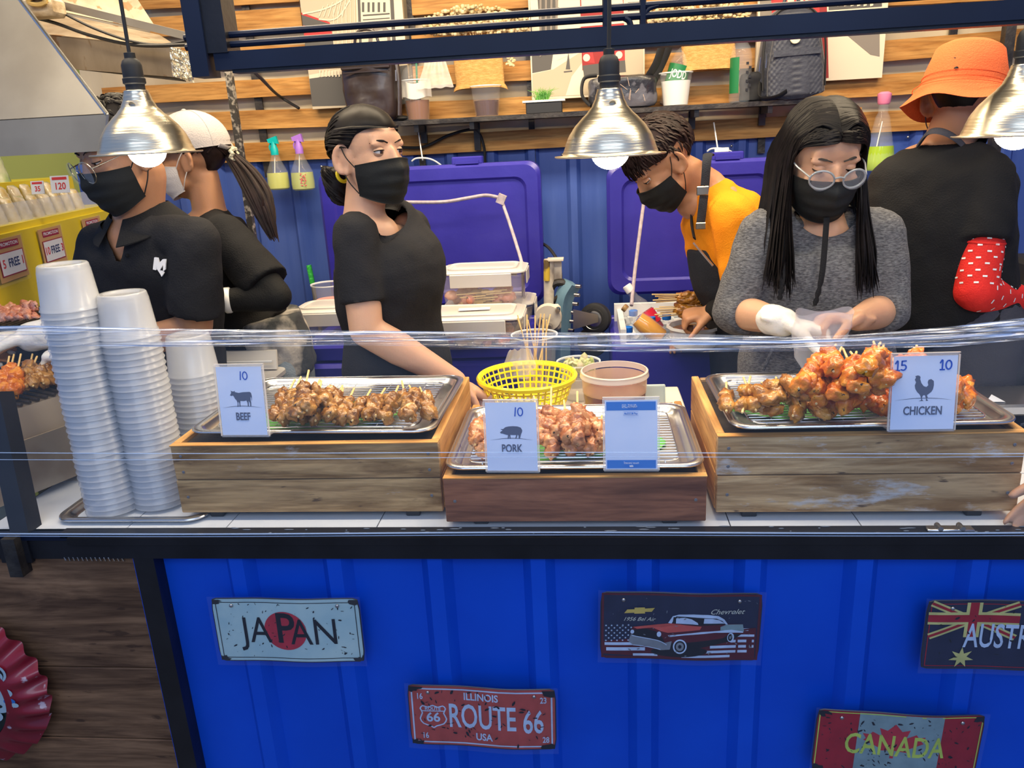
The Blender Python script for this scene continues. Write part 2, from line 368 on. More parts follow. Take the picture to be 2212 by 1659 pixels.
# ================================================================ floor, ceiling, walls
struct('floor', MB().box((0, 1.0, -.03), (9, 8.4, .06)), M_floor, 0)
struct('ceiling', MB().box((.1, 2.35, 2.86), (4.6, 2.9, .05)), M_ceil, 0)
def corrugated(x0, x1, z0, z1, y, pitch=.34, depth=.03, rib=.045):
    """trapezoid ribs standing towards -y"""
    m = MB(); xs = []; x = x0
    while x < x1:
        xs += [(x, 0), (x+pitch-rib*2.2, 0), (x+pitch-rib*1.6, -depth), (x+pitch-rib*.6, -depth)]; x += pitch
    xs = [(min(a, x1), b) for a, b in xs] + [(x1, 0)]
    vs = []
    for a, b in xs: vs += [V((a, y+b, z0)), V((a, y+b, z1))]
    n = len(xs); m.add(vs, [(2*i, 2*i+2, 2*i+3, 2*i+1) for i in range(n-1)])
    o = len(vs); m.add([p+V((0, .004, 0)) for p in vs], [(2*i, 2*i+1, 2*i+3, 2*i+2) for i in range(n-1)]); return m
wb = thing('wall_back', None, None, (0, 3.5, 0)); wb['kind'] = 'structure'
obj('corrugated_sheet', corrugated(-2.3, 2.6, 0, 1.645, 3.50, .175, .022, .028), M_bluewall, wb, 0)
def sheet(u, v):
    x = lerp(-2.2, 2.9, u); z = lerp(1.648, 2.86, v)
    return (x, 3.512+.010*noise.noise((x*5, z*2.2, 1)), z)
obj('plastic_sheet', MB().grid(sheet, 160, 40), M_tarp, wb)
def plank(xl, xr, tl, tr, bl, br, Y=3.47, th=.018):
    a, b, c, d = at(xl, tl, Y), at(xr, tr, Y), at(xr, br, Y), at(xl, bl, Y)
    ctr = (a+b+c+d)/4; L_ = ((b+c)-(a+d)).length/2; H = ((a+b)-(c+d)).length/2; ang = math.atan2((b+c-a-d).z, (b+c-a-d).x)
    # slightly uneven sawn board in its own frame
    m = MB(); n = max(6, int(L_*12)); sd = rnd.random()*50
    for k in range(n+1):
        x = -L_/2+L_*k/n; e1 = .003*noise.noise((x*3+sd, 0, 0)); e2 = .004*noise.noise((x*3+sd, 9, 0))
        m.v += [V((x, -th/2, -H/2+e2)), V((x, th/2, -H/2+e2)), V((x, th/2, H/2+e1)), V((x, -th/2, H/2+e1))]
    for k in range(n):
        o = 4*k
        for i in range(4): m.f.append((o+i, o+(i+1) % 4, o+4+(i+1) % 4, o+4+i))
    m.f += [(3, 2, 1, 0), (4*n, 4*n+1, 4*n+2, 4*n+3)]; m.mi = [0]*len(m.f)
    o = obj('plank', m, M_pine, wb, 0, world=False); o.location = V(ctr)-wb.location; o.rotation_euler = (0, -ang, 0); return o
PL = [(325, 652, 40, 14, 78, 60), (372, 662, 104, 97, 148, 140), (225, 672, 193, 163, 226, 206), (425, 735, 244, 232, 283, 272), (465, 735, 312, 301, 351, 343),
      (300, 646, -16, -34, 22, 4), (868, 1705, 294, 251, 336, 294), (893, 1147, 145, 130, 186, 174), (870, 1300, 222, 201, 264, 243), (890, 1143, -12, -30, 34, 16), (890, 1143, 68, 55, 108, 96),
      (1390, 1642, 118, 103, 160, 147), (1390, 1640, -10, -22, 30, 18), (1390, 1640, 60, 46, 100, 88), (1300, 1706, 196, 176, 238, 217), (1706, 2046, 176, 153, 221, 196), (2048, 2290, 153, 140, 196, 184),
      (1900, 2172, 89, 66, 133, 112), (2178, 2300, 64, 58, 110, 104), (1860, 2130, 243, 228, 288, 274), (2132, 2300, 228, 220, 274, 266), (1905, 2230, -22, -36, 14, -2), (1706, 1858, 240, 232, 290, 284)]
for q in PL: plank(*q)
for (xa, ya, xb, yb, w) in [(531, -20, 577, 345, 16), (893, -20, 903, 300, 13), (1138, -20, 1150, 320, 12), (1345, -20, 1345, 300, 16), (1645, -20, 1655, 290, 14), (2058, -30, 2040, 290, 14)]:
    a, b = at(xa, ya, 3.50), at(xb, yb, 3.50); a.x = b.x = (a.x+b.x)/2
    obj('upright', MB().box((a.x, 3.486, (a.z+1.55)/2), (px(w, 3.5), .012, a.z-1.55)), M_dark, wb, 0)
for i in range(26):      # bolts on the sheet
    x = -1.85+i*.175
    if i % 2 == 0: obj('bolt', MB().ell((x, 3.472, 1.585), (.006, .004, .006), n=8, m=5), M_screw, wb)

# slim steel prop standing in front of the planks
a, b = at(482, 150, 2.75), at(545, 430, 2.75)
m = MB().box(((a.x+b.x)/2, 2.75, 1.35), (.022, .022, 2.7)); one('steel_pole', m, mat('spattered_steel', (.06, .055, .05), .5, .4, col2=(.40, .36, .30), nscale=60, lo=.5, hi=.62), 'thin spattered steel pole standing in front of the planked wall', 'pole')
a = at(2180, 60, 3.3); one('steel_pole', MB().box((a.x, 3.3, 1.4), (.036, .036, 2.8)), M_dark, 'dark steel pole behind the orange bucket hat', 'pole')

# ================================================================ hanging navy frame above the counter
FY = 1.55
fr = thing('hanging_frame', 'navy square-tube steel frame hanging above the food counter', 'frame', (0, FY, 1.82))
c0 = at(447, 160, FY); zt, zb = at(1300, 50, FY).z, at(1300, 104, FY).z
c0 = at(432, 155, FY); cz = zb
obj('beam', MB().box((.41, FY, zb+.018), (2.2, .032, .032)), M_navy, fr, 0)
obj('beam_flange', MB().box((.42, FY+.004, zb-.001), (2.16, .030, .006)), M_black, fr, 0)
obj('post', MB().box((c0.x+.012, FY, 2.35), (.034, .05, 1.10)), M_navy, fr, 0)
obj('post', MB().box((c0.x+.048, FY+.01, 2.36), (.042, .06, 1.04)), M_black, fr, 0)
r1 = at(1310, 20, FY).z; r2 = at(1310, 42, FY).z
for z in (r1, r2): obj('rod', MB().tube([(c0.x-.02, FY, z+.0), (1.4, FY, z+.005)], .0062, 8), M_navy, fr)
x = at(1386, 50, FY).x
obj('ornament', MB().tube(spline([(x-.03, FY-.002, r2), (x-.022, FY-.002, r2-.006), (x-.018, FY-.002, r2-.02), (x-.018, FY-.002, zb+.033)], 5), .0055, 8).tube([(x+.002, FY-.002, r1+.10), (x+.002, FY-.002, zb+.033)], .006, 8).tube(spline([(x+.03, FY-.002, r1), (x+.012, FY-.002, r1-.005), (x+.004, FY-.002, r1-.02)], 5), .004, 8), M_navy, fr)
x = at(1311, 50, FY).x
obj('rod', MB().tube([(x, FY-.004, zb+.033), (x, FY-.004, 2.7)], .008, 8), M_navy, fr, label='upright rod beside the middle lamp cord')
one('cable', MB().tube(spline([at(500, 108, 1.6), at(560, 165, 2.6), at(600, 205, 3.40), at(646, 234, 3.42)], 8), .006, 6), M_rubber, 'black cable slanting from the navy frame down to the planks', 'cable')

# ================================================================ counter
CT = .905; CY = 1.40
XL, XR = -1.02, 1.35
ct = thing('stall_counter', 'blue corrugated stall counter with black frame and white tiled top', 'counter', (.1, CY, 0))
def cpanel():
    x_ = at(503, 1240, CY).x; return corrugated(x_-.213*2+.034*1.1, XR, 0, .86, CY+.036, .213, .024, .030)
obj('front_panel', cpanel(), M_blue, ct, 0)
zr0, zr1 = .852, .896
obj('top_rail', MB().box(((XL+XR)/2, CY+.03, (zr0+zr1)/2), (XR-XL, .06, zr1-zr0)), M_black, ct, 0)
a, b = at(275, 1170, CY), at(349, 1659, CY)
pw = px(47, 1.62)
obj('frame_post', MB().box((a.x+pw/2+.004, CY+.03, .43), (pw, .058, .85)), M_black, ct, 0)
obj('tube_end', MB().box((a.x+.016, CY+.03, zr1+.002), (.030, .05, .006)), M_dark, ct, 0)
obj('edge_strip', MB().box((.12, CY+.018, .903), (2.5, .026, .010)).box((.12, CY+.006, .893), (2.46, .018, .016)), M_black, ct, 0)
# worn paint flakes and sealant along the strip
m = MB()
for i in range(60):
    x = rnd.uniform(-.8, 1.2); m.ell((x, CY+rnd.uniform(.0, .03), .909), (rnd.uniform(.002, .012), .0014, .001), n=6, m=4)
obj('sealant_flake', m, mat('old_sealant', (.16, .19, .23), .5), ct, kind='stuff')
obj('tile_bed', MB().box((.05, 1.675, .885), (2.75, .51, .034)), M_grout, ct, 0)
tb = [-1.32, at(283, 1140, 1.44).x-.008, at(490, 1143, 1.44).x, at(815, 1146, 1.44).x, .27, at(1855, 1148, 1.45).x, 1.0, 1.42]
tb = sorted(tb)
for i in range(len(tb)-1):
    for (y0, y1) in ((1.425, 1.678), (1.681, 1.93)):
        x0, x1 = tb[i]+.0012, tb[i+1]-.0012
        obj('tile', MB().box(((x0+x1)/2, (y0+y1)/2, .9005), (x1-x0, y1-y0, .007)), M_tile, ct, 0)
obj('rear_panel', MB().box((.1, 1.915, .44), (2.5, .02, .86)), M_black, ct, 0)
# bracket on the right edge
a = at(2050, 1160, CY+.01); one('hinge', MB().box((a.x, CY+.012, .911), (.085, .02, .006), bev=.002).tube([(a.x-.02, CY+.002, .915), (a.x-.02, CY+.022, .915)], .005, 8).tube([(a.x+.02, CY+.002, .915), (a.x+.02, CY+.022, .915)], .005, 8), M_steel, 'flat steel hinge plate on the black counter edge at right', 'hinge')

# left counter with dark planks
wc = thing('plank_counter', 'dark plank-clad counter left of the blue panel', 'counter', (-1.35, CY, 0))
zz = [.0, .13, .262, .385, .505, .66, .845]
lx = -1.62
ys = [1195, 1445, 1597, 1655]
zs = [at(180, y, CY+.01).z for y in ys]
bd = [zs[0], zs[1], zs[2], zs[2]-.125, zs[2]-.25, zs[2]-.36, 0]
for i in range(len(bd)-1):
    z1, z0 = bd[i]-.0012, bd[i+1]+.0012
    if z1-z0 < .02: continue
    o = obj('plank', MB().box((0, 0, 0), (.66, .03, z1-z0), bev=.002), M_darkwood, wc, 0, world=False); o.location = V((-1.31, CY+.03+rnd.uniform(-.0015, .0015), (z0+z1)/2))-wc.location
obj('top_rail', MB().box((-1.31, CY+.045, .868), (.62, .07, .045)), M_black, wc, 0)
obj('rail_lip', MB().box((-1.24, CY+.02, .898), (.52, .03, .012)), M_navy, wc, 0)
obj('bracket', MB().box((-1.235, CY+.01, .86), (.03, .05, .09)).box((-1.21, CY+.03, .878), (.06, .02, .014)), M_dark, wc, 0)
obj('spring', MB().tube([V((-1.14+.0016*i*.9, CY+.018+.008*math.cos(i*.9), .845+.008*math.sin(i*.9))) for i in range(100)], .0016, 5), M_steel, wc)
# leaning black post at the far left
P0, P1 = at(50, 1140, 1.44), at(0, 960, 1.52)
one('black_post', MB().tube([at(60, 1158, 1.43), at(28, 1010, 1.47), at(-5, 850, 1.52)], .030, 4, up=(1, 1, 0)).box(at(40, 1150, 1.43)-V((0, 0, .03)), (.07, .05, .06)), M_black, 'leaning black steel post at the left end of the counter', 'post')
# ================================================================ food on the counter
CTZ = .905
def crate(x0, x1, y0, y1, z0, z1, label, mf, ms, nrow, screws=True, name='wooden_crate'):
    w, d, h = x1-x0, y1-y0, z1-z0
    t = thing(name, label, 'crate', ((x0+x1)/2, y0, CTZ))
    b = z0-CTZ; T = .017
    for i in range(nrow):
        a = b+h*i/nrow+.001; c = b+h*(i+1)/nrow-.001
        o = obj('front_plank', MB().box((0, 0, 0), (w-.002, T, c-a), bev=.0016), mf, t, 0, world=False); o.location = (rnd.uniform(-.001, .001), T/2+rnd.uniform(0, .001), (a+c)/2)
        o = obj('back_plank', MB().box((0, 0, 0), (w-.04, T, c-a), bev=.0016), mf, t, 0, world=False); o.location = (0, d-T/2, (a+c)/2)
        for s in (-1, 1):
            o = obj('side_plank', MB().box((0, 0, 0), (d-T*1-.002, T, c-a+(.004 if i == nrow-1 else 0)), bev=.0016), ms, t, 0, world=False)
            o.location = (s*(w/2-T/2), T+(d-T)/2, (a+c)/2+(.002 if i == nrow-1 else 0)); o.rotation_euler = (0, 0, PI/2)
    o = obj('top_edge', MB().box((0, 0, 0), (w-.001, T+.001, .0022)), M_edge, t, 0, world=False); o.location = (0, T/2, b+h+.0011)
    obj('top_board', MB().box((0, d/2, b+h-.012), (w-2*T-.002, d-2*T-.002, .010)), M_darkboard, t, 0, world=False)
    for sx in (-1, 1):
        for y in (.03, d-.05):
            obj('foot', MB().box((sx*(w/2-.07), y, b/2), (.030, .03, b-.0005), bev=.002), M_rubber, t, 0, world=False)
        if screws:
            for i in range(nrow):
                for dz in (-.25, .22) if i else (0,):
                    obj('screw', MB().lathe([(0, .0), (.0030, .0), (.0034, .0012), (.002, .0016), (0, .0010)], 10, rot4(90, 0, 0, (sx*(w/2-.022), -.0002, b+h*(i+.5+dz)/nrow))), M_screw, t, world=False)
    return t
M_darkboard = mat('scorched_board', (.022, .017, .014), .45, col2=(.07, .055, .042), nscale=12, bump=.15)
crate(-.887, -.312, 1.47, 1.925, .922, 1.077, 'weathered two-plank wooden crate under the beef tray', M_crate, M_edge, 2)
crate(-.301, .222, 1.432, 1.885, .917, 1.014, 'low reddish-brown wooden crate under the pork tray', M_crate2, M_edge, 1)
crate(.243, .815, 1.46, 1.86, .922, 1.085, 'pale whitewashed wooden crate under the chicken tray', M_crate3, M_edge, 2)

def rrect(w, d, r, n=6):
    P = []
    for cx, cy, a0 in ((w/2-r, d/2-r, 0), (-w/2+r, d/2-r, 90), (-w/2+r, -d/2+r, 180), (w/2-r, -d/2+r, 270)):
        for i in range(n+1): a = math.radians(a0+90*i/n); P.append((cx+r*math.cos(a), cy+r*math.sin(a)))
    return P
def loft(rings, cap=True, flip=False):
    m = MB(); n = len(rings[0]); 
    for R_ in rings: m.v += [V(p) for p in R_]
    for k in range(len(rings)-1):
        for i in range(n): m.f.append((k*n+i, k*n+(i+1) % n, (k+1)*n+(i+1) % n, (k+1)*n+i))
    if cap: m.f.append(tuple(range((len(rings)-1)*n, len(rings)*n)))
    m.mi = [0]*len(m.f); return m
def pan(w, d, h, rim=.016, rr=.04):
    L = []
    for (e, z, r) in ((0, h-.004, rr), (0, h, rr), (-.003, h+.002, rr), (-rim+.003, h+.001, rr-.006), (-rim, h-.003, rr-.008), (-rim-.006, .004, rr-.012), (-rim-.012, .0015, rr-.016)):
        L.append([(x, y, z) for x, y in rrect(w+2*e, d+2*e, r)])
    return loft(L)
def tray(cx, cy, z, w, d, rz, label, h=.018, leaf=None, what='tray'):
    t = thing('metal_tray', label, 'tray', (cx, cy, z), (0, 0, math.radians(rz)))
    obj('pan', pan(w, d, h), M_steel, t, 50, world=False)
    obj('rolled_rim', MB().tube([(x, y, h-.001) for x, y in rrect(w+.002, d+.002, .04, 6)], .0028, 6, closed=True), M_steel, t, world=False)
    return t
def rack(cx, cy, z, w, d, rz, label, nx=10, ny=19):
    t = thing('wire_rack', label, 'rack', (cx, cy, z), (0, 0, math.radians(rz)), 'wire racks in the trays')
    obj('frame_wire', MB().tube([(x, y, 0) for x, y in rrect(w, d, .025, 4)], .0019, 6, closed=True), M_steel, t, world=False)
    def me(L, ax):
        return mesh_of('wire', MB().tube([(-L/2, 0, 0), (L/2, 0, 0)] if ax == 0 else [(0, -L/2, 0), (0, L/2, 0)], .00085, 5), M_steel)
    a, b = me(w-.004, 0), me(d-.004, 1)
    for i in range(1, ny):
        o = obj('wire', None, None, t, me=a); o.location = (0, -d/2+d*i/ny, .001)
    for i in range(1, nx):
        o = obj('wire', None, None, t, me=b); o.location = (-w/2+w*i/nx, 0, -.001)
    for sx in (-1, 1):
        for sy in (-1, 1):
            obj('leg', MB().tube(spline([(sx*(w/2-.03), sy*(d/2), 0), (sx*(w/2-.03), sy*(d/2+.004), -.006), (sx*(w/2-.03), sy*(d/2+.004), -.0095), (sx*(w/2-.05), sy*(d/2+.004), -.0095), (sx*(w/2-.05), sy*(d/2+.003), -.005), (sx*(w/2-.05), sy*(d/2), 0)], 3), .0015, 5), M_steel, t, world=False)
    return t
tray(-.588, 1.69, 1.079, .535, .39, -1.5, 'shallow steel tray of beef skewers on the weathered crate')
tray(-.040, 1.628, 1.016, .515, .372, 0, 'shallow steel tray of pork skewers on the low reddish crate')
tray(.535, 1.638, 1.088, .53, .355, 1.0, 'shallow steel tray of chicken on the pale crate')
rack(-.588, 1.69, 1.079+.0135, .45, .31, -1.5, 'wire cooling rack under the beef skewers')
rack(-.040, 1.628, 1.016+.0135, .43, .295, 0, 'wire cooling rack under the pork skewers')
rack(.535, 1.638, 1.088+.0135, .45, .285, 1, 'wire cooling rack under the chicken skewers and wings')
M_leaf = mat('banana_leaf_green', (.05, .30, .02), .35, col2=(.10, .46, .03), nscale=3, nstretch=(1, 30, 1), bump=.15, bscale=10, bstretch=(1, 40, 1), coat=.2)
def leaf(cx, cy, z, L, w, rz, label):
    m = MB().grid(lambda u, v: (L*(u-.5), w*(v-.5)*(1-.9*abs(2*u-1)**3), .002+.0018*math.sin(u*14)*abs(v-.5)*2), 30, 8)
    o = one('banana_leaf', m, M_leaf, label, 'leaf', 'banana leaves under the racks'); o.rotation_euler = (0, 0, math.radians(rz)); o.location = (cx, cy, z); return o
leaf(-.60, 1.62, 1.082, .34, .16, 3, 'dark green banana leaf under the beef rack')
leaf(-.07, 1.56, 1.019, .24, .10, 2, 'green banana leaf under the pork rack between the two cards')
leaf(.115, 1.60, 1.019, .085, .10, -8, 'small green banana leaf under the pork rack right of the blue card')
leaf(.46, 1.60, 1.091, .34, .13, 1, 'bright green banana leaf under the chicken rack')

# ---- meat
def meatmat(n, a, b, c, rough=.22, spot=(.03, .012, .006)):
    return mat(n, a, rough, 0, col2=b, nscale=28, lo=.3, hi=.7, col3=c, bump=.45, bscale=75, coat=.38, sss=.04, sssr=(.6, .2, .08), detail=6, spots=(spot, 60, (1, 1, 1), .70))
M_beef = meatmat('glazed_beef', (.10, .034, .008), (.52, .27, .065), (.29, .12, .024))
M_pork = meatmat('glazed_pork', (.24, .065, .022), (.70, .36, .15), (.46, .17, .065))
M_chick = meatmat('glazed_chicken', (.36, .06, .008), (.90, .36, .03), (.66, .16, .012))
M_wing = meatmat('grilled_wing', (.12, .04, .008), (.60, .29, .045), (.38, .15, .02))
M_raw = meatmat('pale_marinated_meat', (.55, .16, .10), (.90, .52, .38), (.75, .30, .20))
M_stick = mat('bamboo_stick', (.78, .52, .20), .5, col2=(.86, .64, .30), nscale=10)
def chunk(seed, rx, ry, rz, amp=.34):
    import bmesh
    bm = bmesh.new(); bmesh.ops.create_icosphere(bm, subdivisions=3, radius=1); m = MB()
    for v in bm.verts:
        p = v.co.copy(); q = p*1.5+V((seed*3.1, seed*1.7, 0)); n1 = noise.noise(q); n2 = noise.noise(p*3.6+V((seed, 5, 1)))
        n3 = abs(noise.noise(p*2.3+V((seed*2, 0, 9))))
        s = 1+amp*n1*1.2+.20*n2-.30*n3
        m.v.append(V((p.x*rx*s, p.y*ry*s, p.z*rz*s)))
    m.f = [tuple(v.index for v in f.verts) for f in bm.faces]; m.mi = [0]*len(m.f); bm.free(); return m
def variants(matl, dims, n=6, nm='meat_chunk', amp=.34): return [mesh_of(nm, chunk(k+hash(nm) % 1+dims[0]*1000, *dims, amp), matl, 180) for k in range(n)]
MV = {'beef': variants(M_beef, (.0195, .0150, .0175)), 'pork': variants(M_pork, (.0195, .0155, .0165)), 'chicken': variants(M_chick, (.0220, .0185, .0200)),
      'wing': variants(M_wing, (.0165, .0150, .0290), amp=.22), 'raw': variants(M_raw, (.019, .015, .018))}
def frame_to(A, B):
    z = (B-A).normalized(); x = V((0, 1, .2)).cross(z); x = x.normalized() if x.length > .05 else V((1, 0, 0)); y = z.cross(x)
    return Matrix((x, y, z)).transposed()
def skewer(kind, A, B, frac, label, group, n=None, ml=None):
    """A = tip of the meat, B = free end of the stick"""
    A, B = V(A), V(B); R_ = frame_to(A, B); q = R_.to_euler(); L = (B-A).length
    t = thing(kind+'_skewer', label, 'skewer', A, q, group)
    obj('stick', MB().tube([(0, 0, -.006), (0, 0, L)], .0024, 6), M_stick, t, world=False)
    ml = ml or L*frac; n = n or max(2, round(ml/(.021 if kind != 'wing' else .035)))
    for i in range(n):
        o = obj('meat_chunk', None, None, t, me=rnd.choice(MV[kind])); o.location = (rnd.uniform(-.003, .003), rnd.uniform(-.003, .003), ml*(i+.5)/n)
        o.rotation_euler = (rnd.uniform(-.5, .5), rnd.uniform(-.5, .5), rnd.uniform(0, 6.28)); s = rnd.uniform(.85, 1.12); o.scale = (s*rnd.uniform(.9, 1.15), s, s)
    return t
def sk(kind, ax, ay, bx, by, z, dy, frac, label, group, n=None):
    A = atz(ax, ay, z); B = at(bx, by, A.y+dy); return skewer(kind, A, B, frac, label, group, n)
RB = 1.094
G = 'beef skewers on the left tray'
beef = [(593, 904, 637, 820, .018), (612, 908, 650, 814, .018), (645, 897, 667, 800, .045), (664, 884, 691, 820, .055), (682, 906, 694, 823, .018), (632, 896, 651, 831, .035), (704, 868, 711, 836, .05), (711, 897, 740, 833, .03),
        (728, 905, 741, 839, .016), (735, 905, 765, 839, .018), (762, 906, 801, 842, .018), (792, 898, 832, 839, .02), (828, 904, 863, 834, .018), (886, 902, 868, 823, .035), (908, 880, 884, 833, .022), (930, 896, 907, 837, .018), (655, 905, 664, 850, .016), (812, 896, 826, 850, .018)]
for i, (ax, ay, bx, by, h) in enumerate(beef):
    sk('beef', ax, ay, bx, by, RB+h, .15 if by < 860 else .10, .62, 'glazed brown beef skewer in the pile on the left tray' if i < 10 else 'glazed brown beef skewer in the thin row on the right of the left tray', G if i < 10 else 'beef skewers in the row right of the pile')
RP = 1.031
G = 'pork skewers between the cards'
pork = [(1177, 955, 1153, 856, .035), (1188, 962, 1191, 837, .03), (1229, 943, 1218, 865, .055), (1248, 955, 1247, 846, .05), (1262, 930, 1240, 870, .055), (1280, 975, 1261, 876, .022), (1300, 945, 1256, 884, .045), (1194, 980, 1188, 894, .016), (1229, 972, 1206, 900, .018),
        (1206, 938, 1204, 890, .05), (1250, 968, 1262, 900, .018), (1296, 962, 1300, 898, .02)]
for ax, ay, bx, by, h in pork: sk('pork', ax, ay, bx, by, RP+h, .16, .60, 'glossy pink-brown pork skewer heaped between the pork card and the blue card', G)
for ax, ay, bx, by, h in [(1027, 958, 1046, 900, .03), (1042, 972, 1054, 915, .017), (1090, 960, 1100, 885, .02)]: sk('pork', ax, ay, bx, by, RP+h, .12, .8, 'glossy pork skewer showing at the left edge of the pork card', 'pork skewers behind the pork card')
RC = 1.103
G = 'orange chicken skewers in the heap'
ch = [(1728, 836, 1806, 744, .085), (1765, 868, 1818, 750, .05), (1826, 880, 1811, 770, .04), (1866, 854, 1821, 753, .06), (1900, 838, 1837, 760, .08), (1872, 800, 1902, 740, .135), (1914, 826, 1887, 738, .10), (1924, 822, 1970, 758, .09), (1985, 800, 1980, 746, .11), (1791, 882, 1788, 800, .02),
      (1844, 868, 1830, 790, .03), (1890, 878, 1878, 800, .02), (1909, 884, 1900, 820, .02), (1760, 842, 1790, 770, .075), (1805, 855, 1835, 775, .07), (1850, 840, 1868, 765, .09), (1930, 870, 1925, 800, .03), (1960, 872, 1950, 800, .03), (1800, 800, 1791, 753, .115), (1840, 825, 1850, 760, .10), (1985, 868, 1975, 800, .03), (1890, 815, 1909, 745, .11), (1870, 870, 1860, 800, .025)]
for ax, ay, bx, by, h in ch: sk('chicken', ax, ay, bx, by, RC+h, .13, .66, 'shiny orange chicken skewer in the tall heap left of the chicken card', G)
for ax, ay, bx, by, h in [(2063, 886, 2056, 820, .02), (2083, 870, 2073, 812, .03), (2060, 858, 2050, 800, .06)]: sk('chicken', ax, ay, bx, by, RC+h, .11, .75, 'shiny orange chicken skewer showing right of the chicken card', 'chicken skewers right of the card')
wg = [(1569, 886, 1569, 826, .02), (1604, 888, 1621, 813, .02), (1632, 884, 1612, 815, .022), (1682, 888, 1622, 868, .018), (1692, 852, 1645, 826, .05), (1668, 868, 1628, 842, .04), (1728, 868, 1680, 846, .035), (1742, 850, 1690, 822, .06), (1714, 896, 1744, 850, .02), (1784, 896, 1746, 870, .018), (1695, 858, 1676, 815, .03), (1712, 845, 1696, 812, .04)]
for ax, ay, bx, by, h in wg: sk('wing', ax, ay, bx, by, RC+h, .05 if abs(ax-bx) > 30 else .13, .72, 'golden-brown grilled chicken wing on a stick at the left of the chicken tray', 'grilled wings on the chicken tray', 2)

# ---- acrylic card stands
M_acr = mat('clear_acrylic', (.95, .97, 1), .03, alpha=.14, spec=.8, coat=.5)
M_paper = mat('blue_white_card', (.60, .70, .92), .3, col2=(.72, .78, .94), nscale=7, coat=.35)
M_ink = mat('grey_blue_ink', (.10, .12, .19), .5)
M_inkred = mat('blue_marker_ink', (.02, .09, .50), .45)
M_bandblue = mat('card_band_blue', (.045, .20, .62), .35, coat=.3)
M_print_white = mat('white_print', (.75, .80, .88), .4)
def stand(name, label, bx, by, z, w, h, rz, cat='sign', tilt=-6):
    p = atz(bx, by, z); t = thing(name, label, cat, p, (math.radians(tilt), 0, math.radians(rz)))
    m = MB().box((0, 0, h/2), (w+.006, .0022, h+.006)).box((0, .0055, h/2), (w+.006, .0018, h+.006)).box((0, .022, .0012), (w+.006, .045, .0022))
    obj('acrylic_holder', m, M_acr, t, 0, world=False)
    e = MB().box((0, -.0008, h+.0035), (w+.008, .0042, .0016)).box((-w/2-.0035, -.0006, h/2), (.0014, .0042, h)).box((w/2+.0035, -.0006, h/2), (.0014, .0042, h))
    obj('acrylic_edge', e, mat('acrylic_edge', (.9, .85, .78), .1, alpha=.55), t, 0, world=False)
    obj('card', MB().box((0, -.0018, h/2), (w, .0007, h-.004)), M_paper, t, 0, world=False)
    return t
def printed(t, parts, y=-.0024, name='print'):
    """flat print: list of (mesh, material)"""
    m = MB(); mats = []
    for k, (q, mm) in enumerate(parts):
        if mm not in mats: mats.append(mm)
        dy = y-.00012*k; m.add([p+V((0, dy, 0)) for p in q.v], q.f, mats.index(mm))
    return obj(name, m, mats, t, 0, world=False)
def sil(pts, cx, cz, s): return poly([((x-pts[0][0]), -(y-pts[0][1])) for x, y in pts])
COW = [(462,328),(470,318),(474,304),(470,295),(480,299),(490,302),(502,296),(500,304),(512,308),(530,312),(560,307),(590,306),(612,305),(622,312),(626,335),(624,360),(620,372),(621,352),(616,340),(614,365),(616,385),(614,412),(606,412),(606,385),(598,370),(598,390),(596,412),(588,412),(588,385),(582,368),(560,372),(536,370),(534,390),(534,412),(526,412),(526,385),(520,375),(518,412),(510,414),(514,385),(508,365),(498,355),(492,340),(484,330),(472,334)]
PIG = [(580,480),(598,468),(584,458),(602,458),(618,445),(640,440),(670,438),(700,440),(722,448),(732,466),(730,480),(724,492),(720,505),(714,526),(706,526),(706,505),(700,497),(690,526),(682,526),(690,500),(660,500),(650,498),(652,526),(644,526),(642,505),(638,526),(630,526),(634,500),(622,498),(610,494),(598,490),(584,488)]
HEN = [(1482,310),(1488,298),(1484,288),(1498,284),(1510,288),(1514,298),(1512,306),(1520,330),(1535,350),(1550,355),(1560,345),(1556,325),(1560,312),(1575,308),(1590,320),(1592,345),(1588,370),(1580,385),(1565,398),(1556,405),(1562,420),(1556,428),(1566,438),(1552,440),(1552,425),(1545,405),(1535,405),(1528,420),(1532,434),(1540,440),(1510,440),(1526,434),(1522,415),(1515,400),(1500,385),(1488,365),(1484,345),(1490,325)]
def tri_poly(pts):
    from mathutils.geometry import tessellate_polygon
    P = [V((x, 0, z)) for x, z in pts]; T = tessellate_polygon([P]); m = MB(); m.add(P, [tuple(q) for q in T]); return m
def scale_pts(pts, cx, cy, s, ox, oz): return [((x-cx)*s+ox, -(y-cy)*s+oz) for x, y in pts]
def hill(w, z, th): 
    P = [(-w/2+w*i/16, z+.0045*math.sin(PI*i/16)) for i in range(17)]
    Q = [(-w/2+w*i/16, z+.0045*math.sin(PI*i/16)-th*math.sin(PI*i/16)-.0001) for i in range(16, -1, -1)]; return tri_poly(P+Q)
